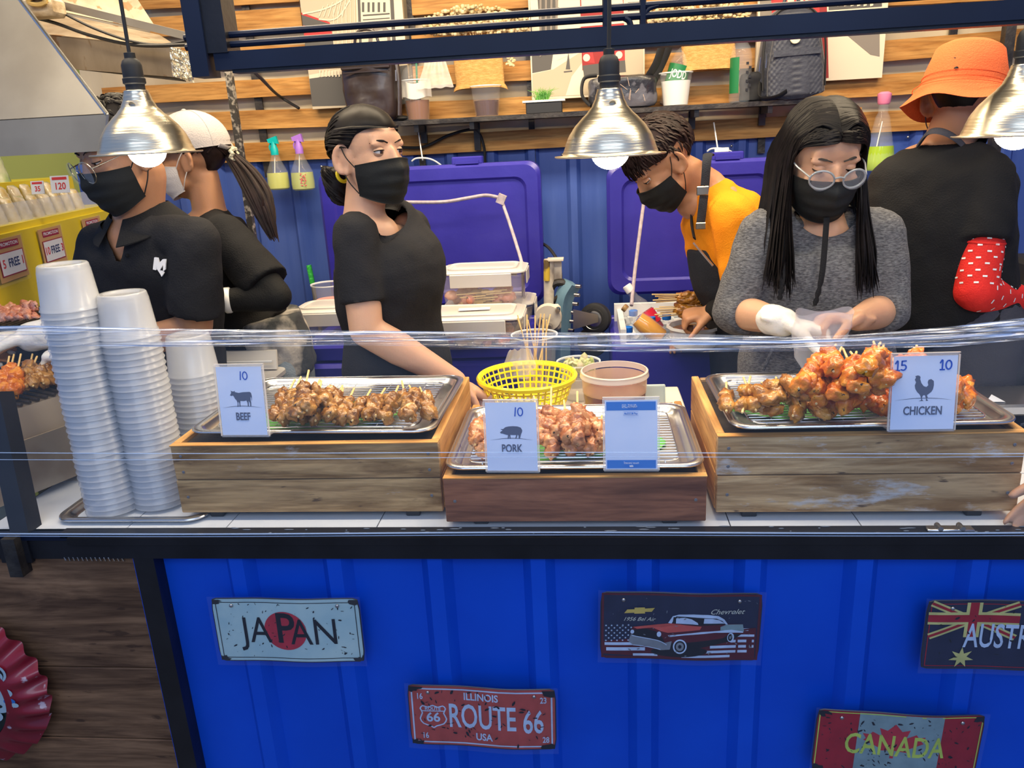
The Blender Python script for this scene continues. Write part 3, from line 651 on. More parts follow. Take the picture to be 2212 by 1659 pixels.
def digits(s, x, z, h, w=None):
    """handwritten marker digits"""
    out = MB(); w = w or h*.13
    for ch in s:
        if ch == '1': out.merge(stroke([(x+h*.12, z+h), (x+h*.02, z)], w)); x += h*.36
        if ch == '0': out.merge(stroke([(x+h*.28*(1+math.cos(a)), z+h*.5+h*.46*math.sin(a)) for a in [math.radians(q) for q in range(80, 450, 36)]], w)); x += h*.66
        if ch == 'I': out.merge(stroke([(x-.02*h, z+h*.72), (x+h*.2, z+h), (x+h*.2, z)], w)); out.merge(stroke([(x-.02*h, z), (x+h*.42, z)], w)); x += h*.55
        if ch == '5': out.merge(stroke([(x+h*.48, z+h), (x+h*.06, z+h*.97)], w)); out.merge(stroke([(x+h*.08, z+h*.97), (x+h*.06, z+h*.55)], w)); out.merge(stroke([(x+h*.06, z+h*.55), (x+h*.38, z+h*.55), (x+h*.5, z+h*.28), (x+h*.3, z+h*.03), (x, z+h*.08)], w)); x += h*.66
    return out
w = .103
t = stand('price_card', 'acrylic card stand reading BEEF with a cow silhouette', 531, 941, 1.098, .098, .148, -2)
printed(t, [(tri_poly(scale_pts(COW, 545, 355, .00029, 0, .079)), M_ink), (hill(.086, .0600, .0012), M_ink), (moved(text_mb('BEEF', .0225, .70, bold=.0005), (0, 0, .041)), M_ink), (digits('10', .002, .119, .017), M_inkred)])
t = stand('price_card', 'acrylic card stand reading PORK with a pig silhouette', 1108, 1018, 1.032, .100, .142, -2)
printed(t, [(tri_poly(scale_pts(PIG, 657, 482, .00029, 0, .080)), M_ink), (hill(.084, .0645, .0012), M_ink), (moved(text_mb('PORK', .0225, .70, bold=.0005), (0, 0, .047)), M_ink), (digits('10', .008, .113, .017), M_inkred)])
t = stand('price_card', 'acrylic card stand reading CHICKEN with a rooster silhouette', 1989, 929, 1.106, .112, .142, 0)
printed(t, [(tri_poly(scale_pts(HEN, 1537, 362, .00031, 0, .080)), M_ink), (hill(.100, .0575, .0012), M_ink), (moved(text_mb('CHICKEN', .0222, .72, bold=.0005), (0, 0, .037)), M_ink), (digits('I5', -.052, .114, .0175, .0028), M_inkred), (digits('I0', .026, .114, .0175, .0028), M_inkred)])
t = stand('payment_card', 'acrylic card stand with blue bands and a blank white middle', 1364, 1015, 1.032, .100, .142, -1)
wh = M_print_white
def rr(x, z, w, h): return poly([(x-w/2, z-h/2), (x+w/2, z-h/2), (x+w/2, z+h/2), (x-w/2, z+h/2)])
parts = [(rr(0, .1285, .094, .017), M_bandblue), (rr(0, .0125, .094, .0165), M_bandblue)]
parts += [(stroke([(-.0165, .1255), (-.0165, .1315), (-.0095, .1315), (-.0095, .1255), (-.0165, .1255)], .0009, 1), wh), (stroke([(-.0145, .1285), (-.0115, .1285)], .0016), wh), (stroke([(-.010, .1262), (-.0070, .1250)], .001), wh)]
parts += [(moved(text_mb('THAI QR', .0042, 1), (.0022, 0, .1303)), wh), (moved(text_mb('PAYMENT', .0042, 1), (.0028, 0, .1267)), wh)]
parts += [(stroke([(-.0140, .1105), (.0140, .1105), (.0140, .1175), (-.0140, .1175), (-.0140, .1105)], .0004, 1), M_bandblue), (rr(-.0042, .1140, .0165, .0036), M_bandblue), (moved(text_mb('Prompt', .0040, 1), (-.0042, 0, .1141)), wh), (moved(text_mb('Pay', .0054, 1, bold=.0001), (.0090, 0, .1140)), M_bandblue)]
parts += [(moved(text_mb('โดยแอป touch', .0050, 1), (0, 0, .0150)), wh), (moved(text_mb('ttb', .0052, 1.2, bold=.0002), (0, 0, .0090)), wh)]
printed(t, parts)

# ---- cups
M_cup = mat('frosted_cup_plastic', (.62, .63, .65), .25, alpha=.50, spec=.5, coat=.3)
SC.cycles.transparent_max_bounces = 40
cupme = None
def cup_mesh():
    H, rt, rb = .094, .0595, .0485
    prof = [(rt, 0), (rt+.0014, .0008), (rt+.0014, .0030), (rt-.0006, .0042), (rt-.0010, .0105), (rt-.0030, .0125), (rb+.0022, H-.014), (rb+.001, H-.010), (rb, H-.003), (rb-.0025, H), (rb-.012, H-.0012), (rb-.014, H-.004), (0.001, H-.0035)]
    return mesh_of('cup', MB().lathe(prof, 40), M_cup, 60)
cupme = cup_mesh()
def stack(bx, by, tx, ty, z0, n, step, base, lab, toplab, grp, dy=0, drift=0):
    b = atz(bx, by, z0); b.y += dy
    for i in range(n):
        o = bpy.data.objects.new('plastic_cup', cupme); COL.objects.link(o)
        w_ = .0010; o.location = (b.x+rnd.uniform(-w_, w_)+drift*i, b.y+rnd.uniform(-w_, w_), z0+i*step+.0005)
        o.rotation_euler = (rnd.uniform(-.01, .01), rnd.uniform(-.01, .01), rnd.uniform(0, 6))
        tag(o, toplab if i == n-1 else lab, 'cup', grp)
    return b
TZ = .9115
b1 = atz(249, 1093, TZ); ztop = 0
for k in range(200):
    z = 1.0+k*.004
    P = V((b1.x, b1.y, z)); d = P-CAMP; yy = 829.5-FPX*d.dot(CU)/d.dot(CF)
    if yy < 556: ztop = z; break
n1 = int((ztop-TZ-.094)/.0138)
stack(249, 1093, 0, 0, TZ, n1, .0138, 0, 'translucent plastic cup nested upside down in the tallest stack at far left', 'topmost upside-down cup of the tallest stack at far left', 'cups in the tallest stack', drift=0)
b2 = atz(352, 1080, TZ); 
def zfor(x, y0, py):
    for k in range(300):
        z = .95+k*.003; d = V((x, y0, z))-CAMP
        if 829.5-FPX*d.dot(CU)/d.dot(CF) < py: return z
n2 = int((zfor(b2.x, b2.y, 620)-TZ-.094)/.0138)
stack(352, 1080, 0, 0, TZ, n2, .0138, 0, 'translucent plastic cup nested in the second-tallest stack beside the beef crate', 'topmost cup of the second-tallest stack, in front of the black polo', 'cups in the second stack')
p3 = V((b2.x+.030, 1.72, TZ)); n3 = int((zfor(p3.x, p3.y, 700)-TZ-.094)/.0138)
d3 = at(411, 760, 1.72)
for i in range(n3):
    o = bpy.data.objects.new('plastic_cup', cupme); COL.objects.link(o); o.location = (d3.x+rnd.uniform(-.0008, .0008), 1.72, CTZ+i*.0138); tag(o, 'translucent plastic cup nested in the third stack, behind the left end of the beef crate' if i < n3-1 else 'topmost cup of the third stack behind the beef crate', 'cup', 'cups in the third stack')
d4 = at(440, 880, 1.86); n4 = max(3, int((zfor(d4.x, 1.86, 745)-TZ-.094)/.0138))
for i in range(n4):
    o = bpy.data.objects.new('plastic_cup', cupme); COL.objects.link(o); o.location = (d4.x, 1.86, CTZ+i*.0138); tag(o, 'translucent plastic cup in the shortest stack, hidden furthest back', 'cup', 'cups in the fourth stack')
q0 = atz(268, 1040, .905)
tray(-1.005, 1.575, CTZ-.004+.001, .34, .245, 0, 'low steel tray under the tall stacks of plastic cups', h=.014)
# ================================================================ tin plates on the front panel
def ink(n, c, r=.38): return mat('tin_print_'+n, c, r, col2=tuple(x*.8 for x in c), nscale=30, spec=.25)
I_pale = mat('tin_print_pale', (.36, .52, .54), .35, col2=(.46, .60, .58), nscale=16, detail=8, spec=.25)
I_blk = ink('black', (.012, .012, .018)); I_red = ink('red', (.50, .03, .05)); I_brick = ink('brick_red', (.48, .075, .06)); I_sky = ink('light_blue', (.52, .64, .84))
I_navy = ink('dark_navy', (.018, .022, .055)); I_mar = ink('maroon', (.10, .012, .02)); I_gold = ink('gold', (.62, .45, .10)); I_grey = ink('grey', (.22, .24, .27)); I_lred = ink('bright_red', (.62, .10, .08))
I_yel = ink('lime_yellow', (.50, .62, .10)); I_straw = ink('straw', (.60, .56, .20)); I_dred = ink('deep_red', (.36, .012, .025)); I_gpale = ink('weathered_grey', (.22, .32, .34)); I_cream = ink('cream', (.62, .62, .52))
M_tin = mat('printed_tin_edge', (.05, .05, .06), .35, .7)
M_sleeve = mat('clear_sleeve', (.7, .8, 1), .12, alpha=.03, spec=.5)
def plate(px_, py_, label, parts, base, bow=.006, w=.318, h=.154, rz=0, ph=0, name='tin_plate'):
    c = at(px_, py_, CY-.006)
    def B(p):     # the tin bows and its edges curl
        x = p.x/w*2; return V((p.x, p.y-bow*math.cos(x*1.9+ph)-.002*math.sin(x*5+ph), p.z+.0022*math.cos(x*2.2)))
    t = thing(name, label, 'plate', c-V((0, 0, h/2)), (0, 0, 0), 'licence plates on the blue panel')
    R_ = rot4(0, rz, 0, (0, 0, h/2))
    def fin(m): return xf(MB().add([B(p) for p in m.v], m.f, 0), R_)
    P = rrect(w, h, .010, 3)
    g = MB()
    def rc(u, v): return ((u-.5)*w, 0, (v-.5)*h)
    g.grid(rc, 28, 6); o = len(g.v)
    g2 = MB().grid(lambda u, v: ((u-.5)*w, .0022, (v-.5)*h), 28, 6, flip=True)
    # rounded sheet: clamp the corners
    def rcn(p):
        r = .010; ax, az = abs(p.x)-(w/2-r), abs(p.z)-(h/2-r)
        if ax > 0 and az > 0:
            d = math.hypot(ax, az)
            if d > r: return V((math.copysign(w/2-r+ax/d*r, p.x), p.y, math.copysign(h/2-r+az/d*r, p.z)))
        return p
    g.v = [rcn(p) for p in g.v]; g2.v = [rcn(p) for p in g2.v]; g.merge(g2)
    obj('plate_sheet', fin(g), base, t, 60, world=False)
    e = MB().tube([B(rcn(V((x, .001, z)))) for x, z in [((i/28-.5)*w, -h/2) for i in range(29)]+[(w/2, (i/6-.5)*h) for i in range(1, 7)]+[((.5-i/28)*w, h/2) for i in range(1, 29)]+[(-w/2, (.5-i/6)*h) for i in range(1, 6)]], .0016, 5, closed=True)
    obj('rolled_edge', xf(e, R_), M_tin, t, world=False)
    m = MB(); mats = []
    for k, (q, mm) in enumerate(parts):
        if mm not in mats: mats.append(mm)
        q = subdiv(q, .02)
        vs = [R_ @ B(p+V((0, -.0009-.00010*k, 0))) for p in q.v]; m.add(vs, q.f, mats.index(mm))
    obj('print', m, mats, t, 0, world=False)
    sl = MB().grid(lambda u, v: B(V(((u-.5)*(w+.012), -.0058-.0008*math.sin(u*31)*math.sin(v*7), (v-.5)*(h+.016)))), 30, 8)
    obj('clear_sleeve', xf(sl, R_), M_sleeve, t, world=False)
    for sx in (-1, 1):
        q = R_ @ B(V((sx*w*.36, -.003, h*.40))); obj('rivet', MB().ell(q, (.0042, .003, .0042), n=10, m=6), M_screw, t, world=False)
    return t
def subdiv(q, L):
    """split long faces so that flat print follows the bowed tin"""
    import bmesh
    bm = bmesh.new(); vs = [bm.verts.new(p) for p in q.v]
    for f in q.f:
        try: bm.faces.new([vs[i] for i in f])
        except Exception: pass
    bmesh.ops.triangulate(bm, faces=bm.faces)
    for _ in range(3):
        E = [e for e in bm.edges if e.calc_length() > L]
        if not E: break
        bmesh.ops.subdivide_edges(bm, edges=E, cuts=1)
        bmesh.ops.triangulate(bm, faces=bm.faces)
    bm.verts.index_update(); m = MB(); m.add([v.co.copy() for v in bm.verts], [tuple(v.index for v in f.verts) for f in bm.faces]); bm.free(); return m
def frame_line(w, h, t, inset=.004):
    a, b = w/2-inset, h/2-inset; m = MB()
    for (x0, z0, x1, z1) in ((-a, b-t, a, b), (-a, -b, a, -b+t), (-a, -b, -a+t, b), (a-t, -b, a, b)): m.merge(poly([(x0, z0), (x1, z0), (x1, z1), (x0, z1)]))
    return m
def chips(n, w, h, seed, s=.003):
    r = random.Random(seed); m = MB()
    for i in range(n):
        x, z = r.uniform(-w/2, w/2), r.uniform(-h/2, h/2); a = r.uniform(0, 3.1); L = r.uniform(.4, 2.2)*s; b = r.uniform(.15, .45)*L
        P = [(x+math.cos(a)*L*math.cos(q)*r.uniform(.6, 1.2)-math.sin(a)*b*math.sin(q), z+math.sin(a)*L*math.cos(q)*r.uniform(.6, 1.2)+math.cos(a)*b*math.sin(q)) for q in [k*PI/3 for k in range(6)]]
        m.merge(poly(P))
    return m
def corners(w, h, s):
    m = MB(); r = random.Random(int(s*1e5))
    for sx in (-1, 1):
        for sz in (-1, 1):
            P = [(sx*(w/2-.002), sz*(h/2-.002))]
            for i in range(7): a = PI/2*i/6; q = s*r.uniform(.6, 1.25); P.append((sx*(w/2-.002-q*math.cos(a)), sz*(h/2-.002-.6*q*math.sin(a))))
            m.merge(poly(P if sx*sz > 0 else P[::-1]))
    return m
def T(s, size, x, z, sx=1, bold=0, shear=0): return moved(text_mb(s, size, sx, 0, bold=bold, shear=shear), (x, 0, z))
def line_text(s, size, x, z, sx, w): return T(s, size, x, z, sx, w)
Wp, Hp = .318, .154
plate(622, 1361, 'pale tin plate reading JAPAN over a red disc', [(frame_line(Wp, Hp, .0016, .008), I_blk), (disc((-.003, .000), .0465, 40, .047), I_red), (T('JA', .090, -.0680, -.003, .80), I_blk), (T('P', .104, -.003, .003, .85, .0012), I_blk), (T('AN', .090, .0590, -.005, .80), I_blk), (chips(90, Wp-.03, Hp-.02, 3, .0022), I_blk), (corners(Wp, Hp, .022), M_tin)], I_pale, rz=.6, ph=.3)
shield = [(-.5, .35), (-.40, .48), (-.2, .42), (0, .5), (.2, .42), (.40, .48), (.5, .35), (.42, .15), (.52, -.1), (.40, -.32), (.12, -.42), (0, -.5), (-.12, -.42), (-.40, -.32), (-.52, -.1), (-.42, .15), (-.5, .35)]
SH = [(x*.056-.1065, z*.058-.002) for x, z in shield]
plate(1041, 1549, 'red tin plate reading ROUTE 66 ILLINOIS USA', [(frame_line(Wp, Hp, .0034, .006), I_sky), (stroke(SH, .0030, 2), I_sky), (stroke([(-.130, .0125), (-.083, .0125)], .0022), I_sky), (T('ROUTE', .0115, -.1065, .0185, .95, .0003), I_sky), (T('66', .033, -.1065, -.0045, .95, .0008), I_sky),
    (T('ROUTE', .086, .0010, -.0010, .535, .0012), I_sky), (T('66', .082, .1115, -.0080, .56, .0012), I_sky), (T('ILLINOIS', .0255, .0000, .0525, .78, .0006), I_sky), (T('USA', .0255, .004, -.0500, .78, .0006), I_sky),
    (T('16', .021, -.134, .050, .7, .0004), I_sky), (T('23', .021, .134, .050, .7, .0004), I_sky), (T('16', .021, -.126, -.052, .7, .0004), I_sky), (T('28', .021, .138, -.052, .7, .0004), I_sky), (chips(70, Wp-.02, Hp-.02, 5, .0034), I_blk), (corners(Wp, Hp, .026), I_blk)], I_brick, rz=1.2, ph=-.3)
def K(pts): return [((x-1105)/1860*Wp, -(y-572-(x-1105)*.032)/830*Hp) for x, y in pts]
def KP(pts): return tri_poly(K(pts))
def KB(x0, y0, x1, y1): return KP([(x0, y0), (x1, y0+(x1-x0)*.02), (x1, y1+(x1-x0)*.02), (x0, y1)])
def KD(x, y, rx, ry, n=26): return KP([(x+rx*math.cos(2*PI*i/n), y+ry*math.sin(2*PI*i/n)) for i in range(n)])
stars = MB()
for r_ in range(7):
    for c_ in range(5):
        x = 235+c_*66+(33 if r_ % 2 else 0); y = 540+r_*32
        stars.merge(KP([(x+(14 if k % 2 == 0 else 6)*math.sin(k*PI/5), y-(14 if k % 2 == 0 else 6)*math.cos(k*PI/5)) for k in range(10)]))
bars = MB()
for q in [(1840, 605, 1930, 636), (1750, 680, 1975, 708), (1700, 745, 1975, 778), (1460, 808, 1975, 842), (1290, 868, 1940, 900), (1130, 925, 1700, 955), (220, 755, 560, 790), (240, 820, 700, 862), (560, 905, 850, 935)]: bars.merge(KB(*q))
plate(1469, 1353, 'dark tin plate with a red classic car and gold cross emblem', [(frame_line(Wp, Hp, .0045, .001), I_mar), (KP([(200, 740), (1990, 600), (1990, 1000), (860, 960), (200, 900)]), I_mar), (bars, I_sky), (stars, I_sky),
    (KD(1100, 880, 330, 70), I_blk), (KP([(940, 770), (1850, 660), (1700, 760), (1250, 850), (960, 850)]), I_blk),
    (KP([(545, 560), (700, 550), (900, 530), (1000, 515), (1330, 535), (1640, 540), (1830, 550), (1850, 640), (1840, 680), (1700, 660), (1600, 720), (1200, 760), (1000, 770), (940, 800), (560, 690), (520, 640)]), I_mar),
    (KP([(555, 565), (700, 550), (980, 520), (1350, 560), (1330, 600), (960, 640), (880, 620), (780, 575), (600, 590)]), I_lred), (KP([(700, 552), (980, 524), (1120, 530), (880, 570), (800, 560)]), I_brick),
    (KP([(960, 515), (1010, 430), (1080, 408), (1250, 405), (1420, 415), (1540, 435), (1610, 480), (1655, 545), (1630, 545), (1590, 500), (1520, 465), (1400, 455), (1310, 450), (1180, 435), (1050, 430), (1010, 500), (1000, 520)]), I_sky),
    (KP([(1020, 440), (1180, 435), (1400, 455), (1590, 500), (1630, 545), (1330, 545), (1010, 515)]), I_blk), (KP([(1050, 455), (1150, 445), (1230, 465), (1300, 510), (1310, 535), (1200, 525), (1050, 518)]), I_sky), (KP([(1375, 460), (1470, 465), (1550, 485), (1620, 530), (1370, 520)]), I_sky),
    (KP([(1570, 570), (1640, 545), (1830, 550), (1850, 640), (1700, 620), (1570, 612)]), I_gpale), (KP([(960, 670), (1340, 625), (1700, 612), (1840, 640), (1840, 655), (1500, 640), (1150, 665), (980, 690)]), I_sky),
    (KP([(560, 600), (700, 585), (820, 620), (900, 700), (940, 790), (620, 730), (540, 660)]), I_blk), (KP([(500, 740), (530, 650), (600, 680), (760, 710), (930, 765), (1010, 740), (990, 850), (880, 860), (700, 800), (560, 790)]), I_grey),
    (stroke(K([(545, 670), (700, 705), (860, 740), (950, 790)]), .0016), I_sky), (stroke(K([(560, 790), (700, 810), (880, 850)]), .0016), I_sky), (KD(545, 620, 22, 26), I_sky), (KD(858, 655, 26, 34), I_sky),
    (KD(1105, 808, 80, 92), I_sky), (KD(1105, 808, 64, 74), I_blk), (KD(1105, 808, 46, 54), I_grey), (KD(1105, 808, 20, 24), I_blk), (KD(1695, 705, 40, 58), I_sky), (KD(1690, 705, 27, 44), I_blk), (KD(1690, 705, 12, 20), I_grey),
    (KP([(445, 380), (480, 335), (565, 335), (565, 315), (685, 315), (685, 330), (800, 322), (765, 370), (685, 370), (690, 390), (565, 390), (560, 378)]), I_gold), (T('Chevrolet', .0165, (1630-1105)/1860*Wp, .0385, 1.0, 0, .45), I_cream), (T('1956 Bel Air', .0125, (615-1105)/1860*Wp, .0180, 1.0, 0, .45), I_cream), (chips(50, Wp-.02, Hp-.02, 9, .002), I_grey)], I_navy, rz=1.4, ph=.4)
def U(pts): return tri_poly([((x-1962)/1454*Wp, -(y-442)/700*Hp) for x, y in pts])
def bar(x0, y0, x1, y1, w):
    d = V((x1-x0, y1-y0)).normalized() if False else None; L = math.hypot(x1-x0, y1-y0); nx, ny = -(y1-y0)/L*w/2, (x1-x0)/L*w/2
    return U([(x0+nx, y0+ny), (x1+nx, y1+ny), (x1-nx, y1-ny), (x0-nx, y0-ny)])
star7 = [(1568+(108 if k % 2 == 0 else 46)*math.sin(k*PI/7), 672-(108 if k % 2 == 0 else 46)*math.cos(k*PI/7)) for k in range(14)]
plate(2181, 1372, 'dark blue tin plate with union flag corner reading AUSTRALIA', [(frame_line(Wp, Hp, .0016, .006), I_dred),
    (bar(1270, 115, 1990, 455, 62), I_straw), (bar(1270, 455, 1990, 115, 62), I_straw), (bar(1270, 115, 1990, 455, 26), I_dred), (bar(1270, 455, 1990, 115, 26), I_dred), (U([(1248, 205), (2005, 205), (2005, 330), (1248, 330)]), I_straw), (U([(1560, 108), (1690, 108), (1690, 460), (1560, 460)]), I_straw), (U([(1248, 232), (2005, 232), (2005, 305), (1248, 305)]), I_dred), (U([(1588, 108), (1662, 108), (1662, 460), (1588, 460)]), I_dred),
    (U(star7), I_straw), (U([(2350+(60 if k % 2 == 0 else 26)*math.sin(k*PI/7), 200-(60 if k % 2 == 0 else 26)*math.cos(k*PI/7)) for k in range(14)]), I_straw), (T('AUSTRALIA', .076, .015, -.003, .52, .0008), I_sky), (chips(40, Wp-.02, Hp-.02, 19, .003), I_blk)], I_navy, rz=.2, ph=.1)
def LF():
    P = [(0, .5), (.12, .30), (.25, .36), (.20, .12), (.36, .24), (.40, .16), (.52, .18), (.46, .04), (.50, -.01), (.22, -.22), (.24, -.30), (.03, -.27), (.03, -.5)]
    return P+[(-x, z) for x, z in reversed(P[1:])]
plate(1938, 1606, 'red and grey tin plate reading CANADA over a maple leaf', [(rr(-.001, 0, .165, Hp-.004), I_gpale), (frame_line(.33, Hp, .0022, .003), I_yel), (tri_poly([(x*.118-.012, z*.085+.010) for x, z in LF()]), I_red), (T('CANADA', .071, -.008, -.004, .66, .0010), I_yel), (chips(110, .31, Hp-.02, 29, .003), I_blk), (corners(.33, Hp, .024), I_blk)], I_dred, w=.33, rz=2.0, ph=.0, bow=.009)

# ---- bottle-cap sign on the dark planks
c = at(-60, 1478, CY)
Rb = at(113, 1478, CY).x-c.x
cs = thing('bottle_cap_sign', 'large red bottle-cap wall sign with a blue and white picture', 'sign', c-V((0, 0, Rb)))
M_cap = mat('deep_red_enamel', (.16, .006, .018), .34, col2=(.24, .010, .026), nscale=10, spots=((.45, .35, .42), 30, (1, 1, 1), .66), coat=.3)
def capf(u, v):
    a = 2*PI*u; k = v; r = lerp(Rb*.62, Rb, k); fl = (.5+.5*math.cos(a*24))*max(0, (k-.25))*.026
    y = -.052*(1-k**1.6)-.004-fl; return V((c.x+r*math.cos(a)*(1+.014*k*math.cos(a*24)), CY+.0+y, c.z+r*math.sin(a)*(1+.014*k*math.cos(a*24))))
obj('crimped_rim', MB().grid(capf, 360, 10, cu=True, flip=True), M_cap, cs, 80)
obj('face_disc', MB().lathe([(0, 0), (Rb*.61, 0), (Rb*.63, -.004)], 64, rot4(90, 0, 0, (c.x, CY-.050, c.z))), mat('cap_face_dark', (.008, .018, .018), .3), cs, 0)
pp = []
def CD(px_, py_, rx, ry): p = at(px_, py_, CY-.05); m = disc((p.x, p.z), rx, 20, ry); m.v = [q+V((0, CY-.0515, 0)) for q in m.v]; return m
pic = MB(); pm = [mat('cap_print_white', (.40, .52, .58), .4), mat('cap_print_blue', (.02, .16, .50), .4), mat('cap_print_black', (.01, .012, .015), .4)]
for k, (x, y, rx, ry, mi) in enumerate([(-10, 1455, .026, .024, 0), (-11, 1456, .021, .019, 2), (-6, 1460, .014, .012, 0), (-12, 1458, .008, .007, 1), (-8, 1520, .044, .024, 0), (10, 1496, .020, .012, 0), (22, 1514, .014, .008, 1), (34, 1522, .009, .006, 0), (-20, 1545, .032, .018, 0), (-2, 1524, .010, .005, 2)]):
    q = CD(x, y, rx, ry); pic.add([p-V((0, .0002*k, 0)) for p in q.v], q.f, mi)
obj('print', pic, pm, cs, 0)

# ================================================================ pendant lamps
M_bulb = mat('lamp_bulb_glow', (1, 1, 1), .3, emit=(1, .90, .74), estr=55)
def lamp(px_, py_, Y, label, rimw):
    p = at(px_, py_, Y); r = rimw/2; t = thing('pendant_lamp', label, 'lamp', (p.x, p.y, p.z), (0, 0, 0))
    prof = [(r+.012, .000), (r+.0125, -.0018), (r+.010, -.003), (r*.985, 0.001), (r*.93, .014), (r*.86, .030), (r*.74, .046), (r*.60, .059), (r*.46, .070), (r*.36, .080), (r*.295, .092), (r*.25, .106), (r*.24, .108)]
    pf = []
    for a, b in zip(prof[:-1], prof[1:]): 
        for k in range(3): pf.append((lerp(a[0], b[0], k/3)+(.0004 if k == 1 else 0), lerp(a[1], b[1], k/3)))
    pf.append(prof[-1]); pf += [(q[0]-.0012, q[1]) for q in reversed(prof[3:])]
    obj('shade', MB().lathe(pf, 72), M_alu, t, 60, world=False)
    obj('socket', MB().lathe([(.0165, .104), (.0165, .118), (.0195, .120), (.0195, .128), (.0175, .130), (.0175, .150), (.0145, .158), (.0095, .162), (.0095, .171), (.005, .172)], 24), M_rubber, t, 40, world=False)
    obj('cord', MB().tube(spline([(0, 0, .17), (.002, 0, .30), (-.003, .01, .6), (0, .02, 1.1)], 6), .0034, 8), M_rubber, t, world=False)
    obj('vent_hole', MB().lathe([(0, 0), (.0052, 0), (.0060, .0008), (.0052, .0016)], 16, rot4(118, 0, 6, (.004, -r*.333, .0835))), mat('lamp_hole_rim', (.75, .55, .30), .3), t, world=False)
    obj('bulb', MB().ell((0, 0, .004), (.0335, .0335, .030), n=24, m=14), M_bulb, t, world=False)
    return t
lamp(318, 330, 1.45, 'aluminium pendant lamp at left in front of the man with glasses', .17)
lamp(1318, 333, 1.45, 'aluminium pendant lamp in the middle, hanging under the navy beam', .17)
lamp(2196, 289, 1.45, 'aluminium pendant lamp cut off by the right edge of the photo', .17)

# ================================================================ clear film stretched across the counter front
M_film = mat('clear_film', (.85, .92, 1), .06, alpha=.035, spec=.9)
def filmband():
    m = bpy.data.materials.new('bunched_film'); m.use_nodes = True; nt = m.node_tree; N = nt.nodes; L = nt.links; b = N['Principled BSDF']
    b.inputs['Base Color'].default_value = (.66, .76, .95, 1); b.inputs['Roughness'].default_value = .10; b.inputs['Specular IOR Level'].default_value = 1.0; b.inputs['Coat Weight'].default_value = 1  # pale blue base paints in the film's blue-white reflections, streaked by alpha
    tc = N.new('ShaderNodeTexCoord'); mp = N.new('ShaderNodeMapping'); mp.inputs['Scale'].default_value = (1.6, 1, 150); n = N.new('ShaderNodeTexNoise'); n.inputs['Scale'].default_value = 1; n.inputs['Detail'].default_value = 5; n.inputs['Distortion'].default_value = .3
    L.new(tc.outputs['Object'], mp.inputs[0]); L.new(mp.outputs[0], n.inputs[0]); r = N.new('ShaderNodeValToRGB'); r.color_ramp.elements[0].position = .46; r.color_ramp.elements[0].color = (.12, .12, .12, 1); r.color_ramp.elements[1].position = .60; r.color_ramp.elements[1].color = (.9, .9, .9, 1)
    L.new(n.outputs[0], r.inputs[0]); L.new(r.outputs[0], b.inputs['Alpha']); bp = N.new('ShaderNodeBump'); bp.inputs['Strength'].default_value = .9; bp.inputs['Distance'].default_value = .02; L.new(n.outputs[0], bp.inputs['Height']); L.new(bp.outputs[0], b.inputs['Normal']); return m
M_band = filmband()
FYY = 1.385
tops = [(-40, 705, 742), (60, 702, 745), (400, 710, 748), (800, 714, 745), (1100, 717, 752), (1400, 718, 760), (1700, 727, 758), (1850, 722, 752), (2050, 705, 748), (2260, 680, 728)]
def tz(x, k):
    for a, b in zip(tops[:-1], tops[1:]):
        if a[0] <= x <= b[0]: t = (x-a[0])/(b[0]-a[0]); return lerp(a[k], b[k], t)
    return tops[-1][k]
fm = thing('plastic_film', 'clear plastic film stretched across the whole counter front, bunched at its top', 'film', (0, FYY, .90))
def sheetf(u, v):
    x = -40+2300*u; top = at(x, tz(x, 1), FYY); bot = at(x, 1152, FYY); p = bot.lerp(top, v); p.y = FYY+.003*noise.noise((p.x*3, p.z*14, 2)); return p
obj('film_sheet', MB().grid(sheetf, 90, 30), M_film, fm)
def bandf(u, v):
    x = -40+2300*u; p = at(x, tz(x, 2), FYY).lerp(at(x, tz(x, 1), FYY), v); p.y = FYY-.004+.0035*noise.noise((p.x*2.2, v*22, 5))+.002*math.sin(v*40); return p
obj('bunched_edge', MB().grid(bandf, 120, 40), M_band, fm)
M_crease = mat('film_crease', (.55, .72, 1), .08, alpha=.42, spec=1, coat=.6)
for (y0, y1, r) in ((978, 979, .0010), (993, 985, .0008), (1153, 1150, .0018), (1158, 1156, .0010)):
    P = [at(x, lerp(y0, y1, (x+40)/2300)+1.5*math.sin(x*.004), FYY-.001) for x in range(-40, 2300, 60)]
    obj('crease', MB().tube(P, r, 6), M_crease, fm)
# ================================================================ exhaust hoods, upper left
def slab(P, th, n=None):
    """thick sheet from 4 corners"""
    P = [V(p) for p in P]; nn = (P[1]-P[0]).cross(P[3]-P[0]).normalized()*th; m = MB(); m.add(P+[p+nn for p in P], [(3, 2, 1, 0), (4, 5, 6, 7), (0, 1, 5, 4), (1, 2, 6, 5), (2, 3, 7, 6), (3, 0, 4, 7)]); return m
h = thing('exhaust_hood', 'large beige galvanised exhaust hood filling the upper left corner', 'hood', (-1.5, 1.75, 1.68))
A = at(232, 247, 1.75); B_ = at(226, 326, 1.75); 
A0 = V((-2.0, 1.75, A.z)); B0 = V((-2.0, 1.75, B_.z)); Tp = at(22, -30, 1.92); T0 = V((-2.2, 1.92, Tp.z))
Ab = V((A.x*1.42, 2.45, A.z)); Bb = V((B_.x*1.42, 2.45, B_.z)); Tb = V((Tp.x*1.3, 2.30, Tp.z))
obj('apron_panel', slab([B0, B_, A, A0], .004), M_galv, h, 0)
obj('slope_panel', slab([A0, A, Tp, T0], .004), M_galv, h, 0)
obj('side_panel', slab([B_, Bb, Ab, A], .004), M_galv, h, 0)
obj('side_panel', slab([A, Ab, Tb, Tp], .004), M_galv, h, 0)
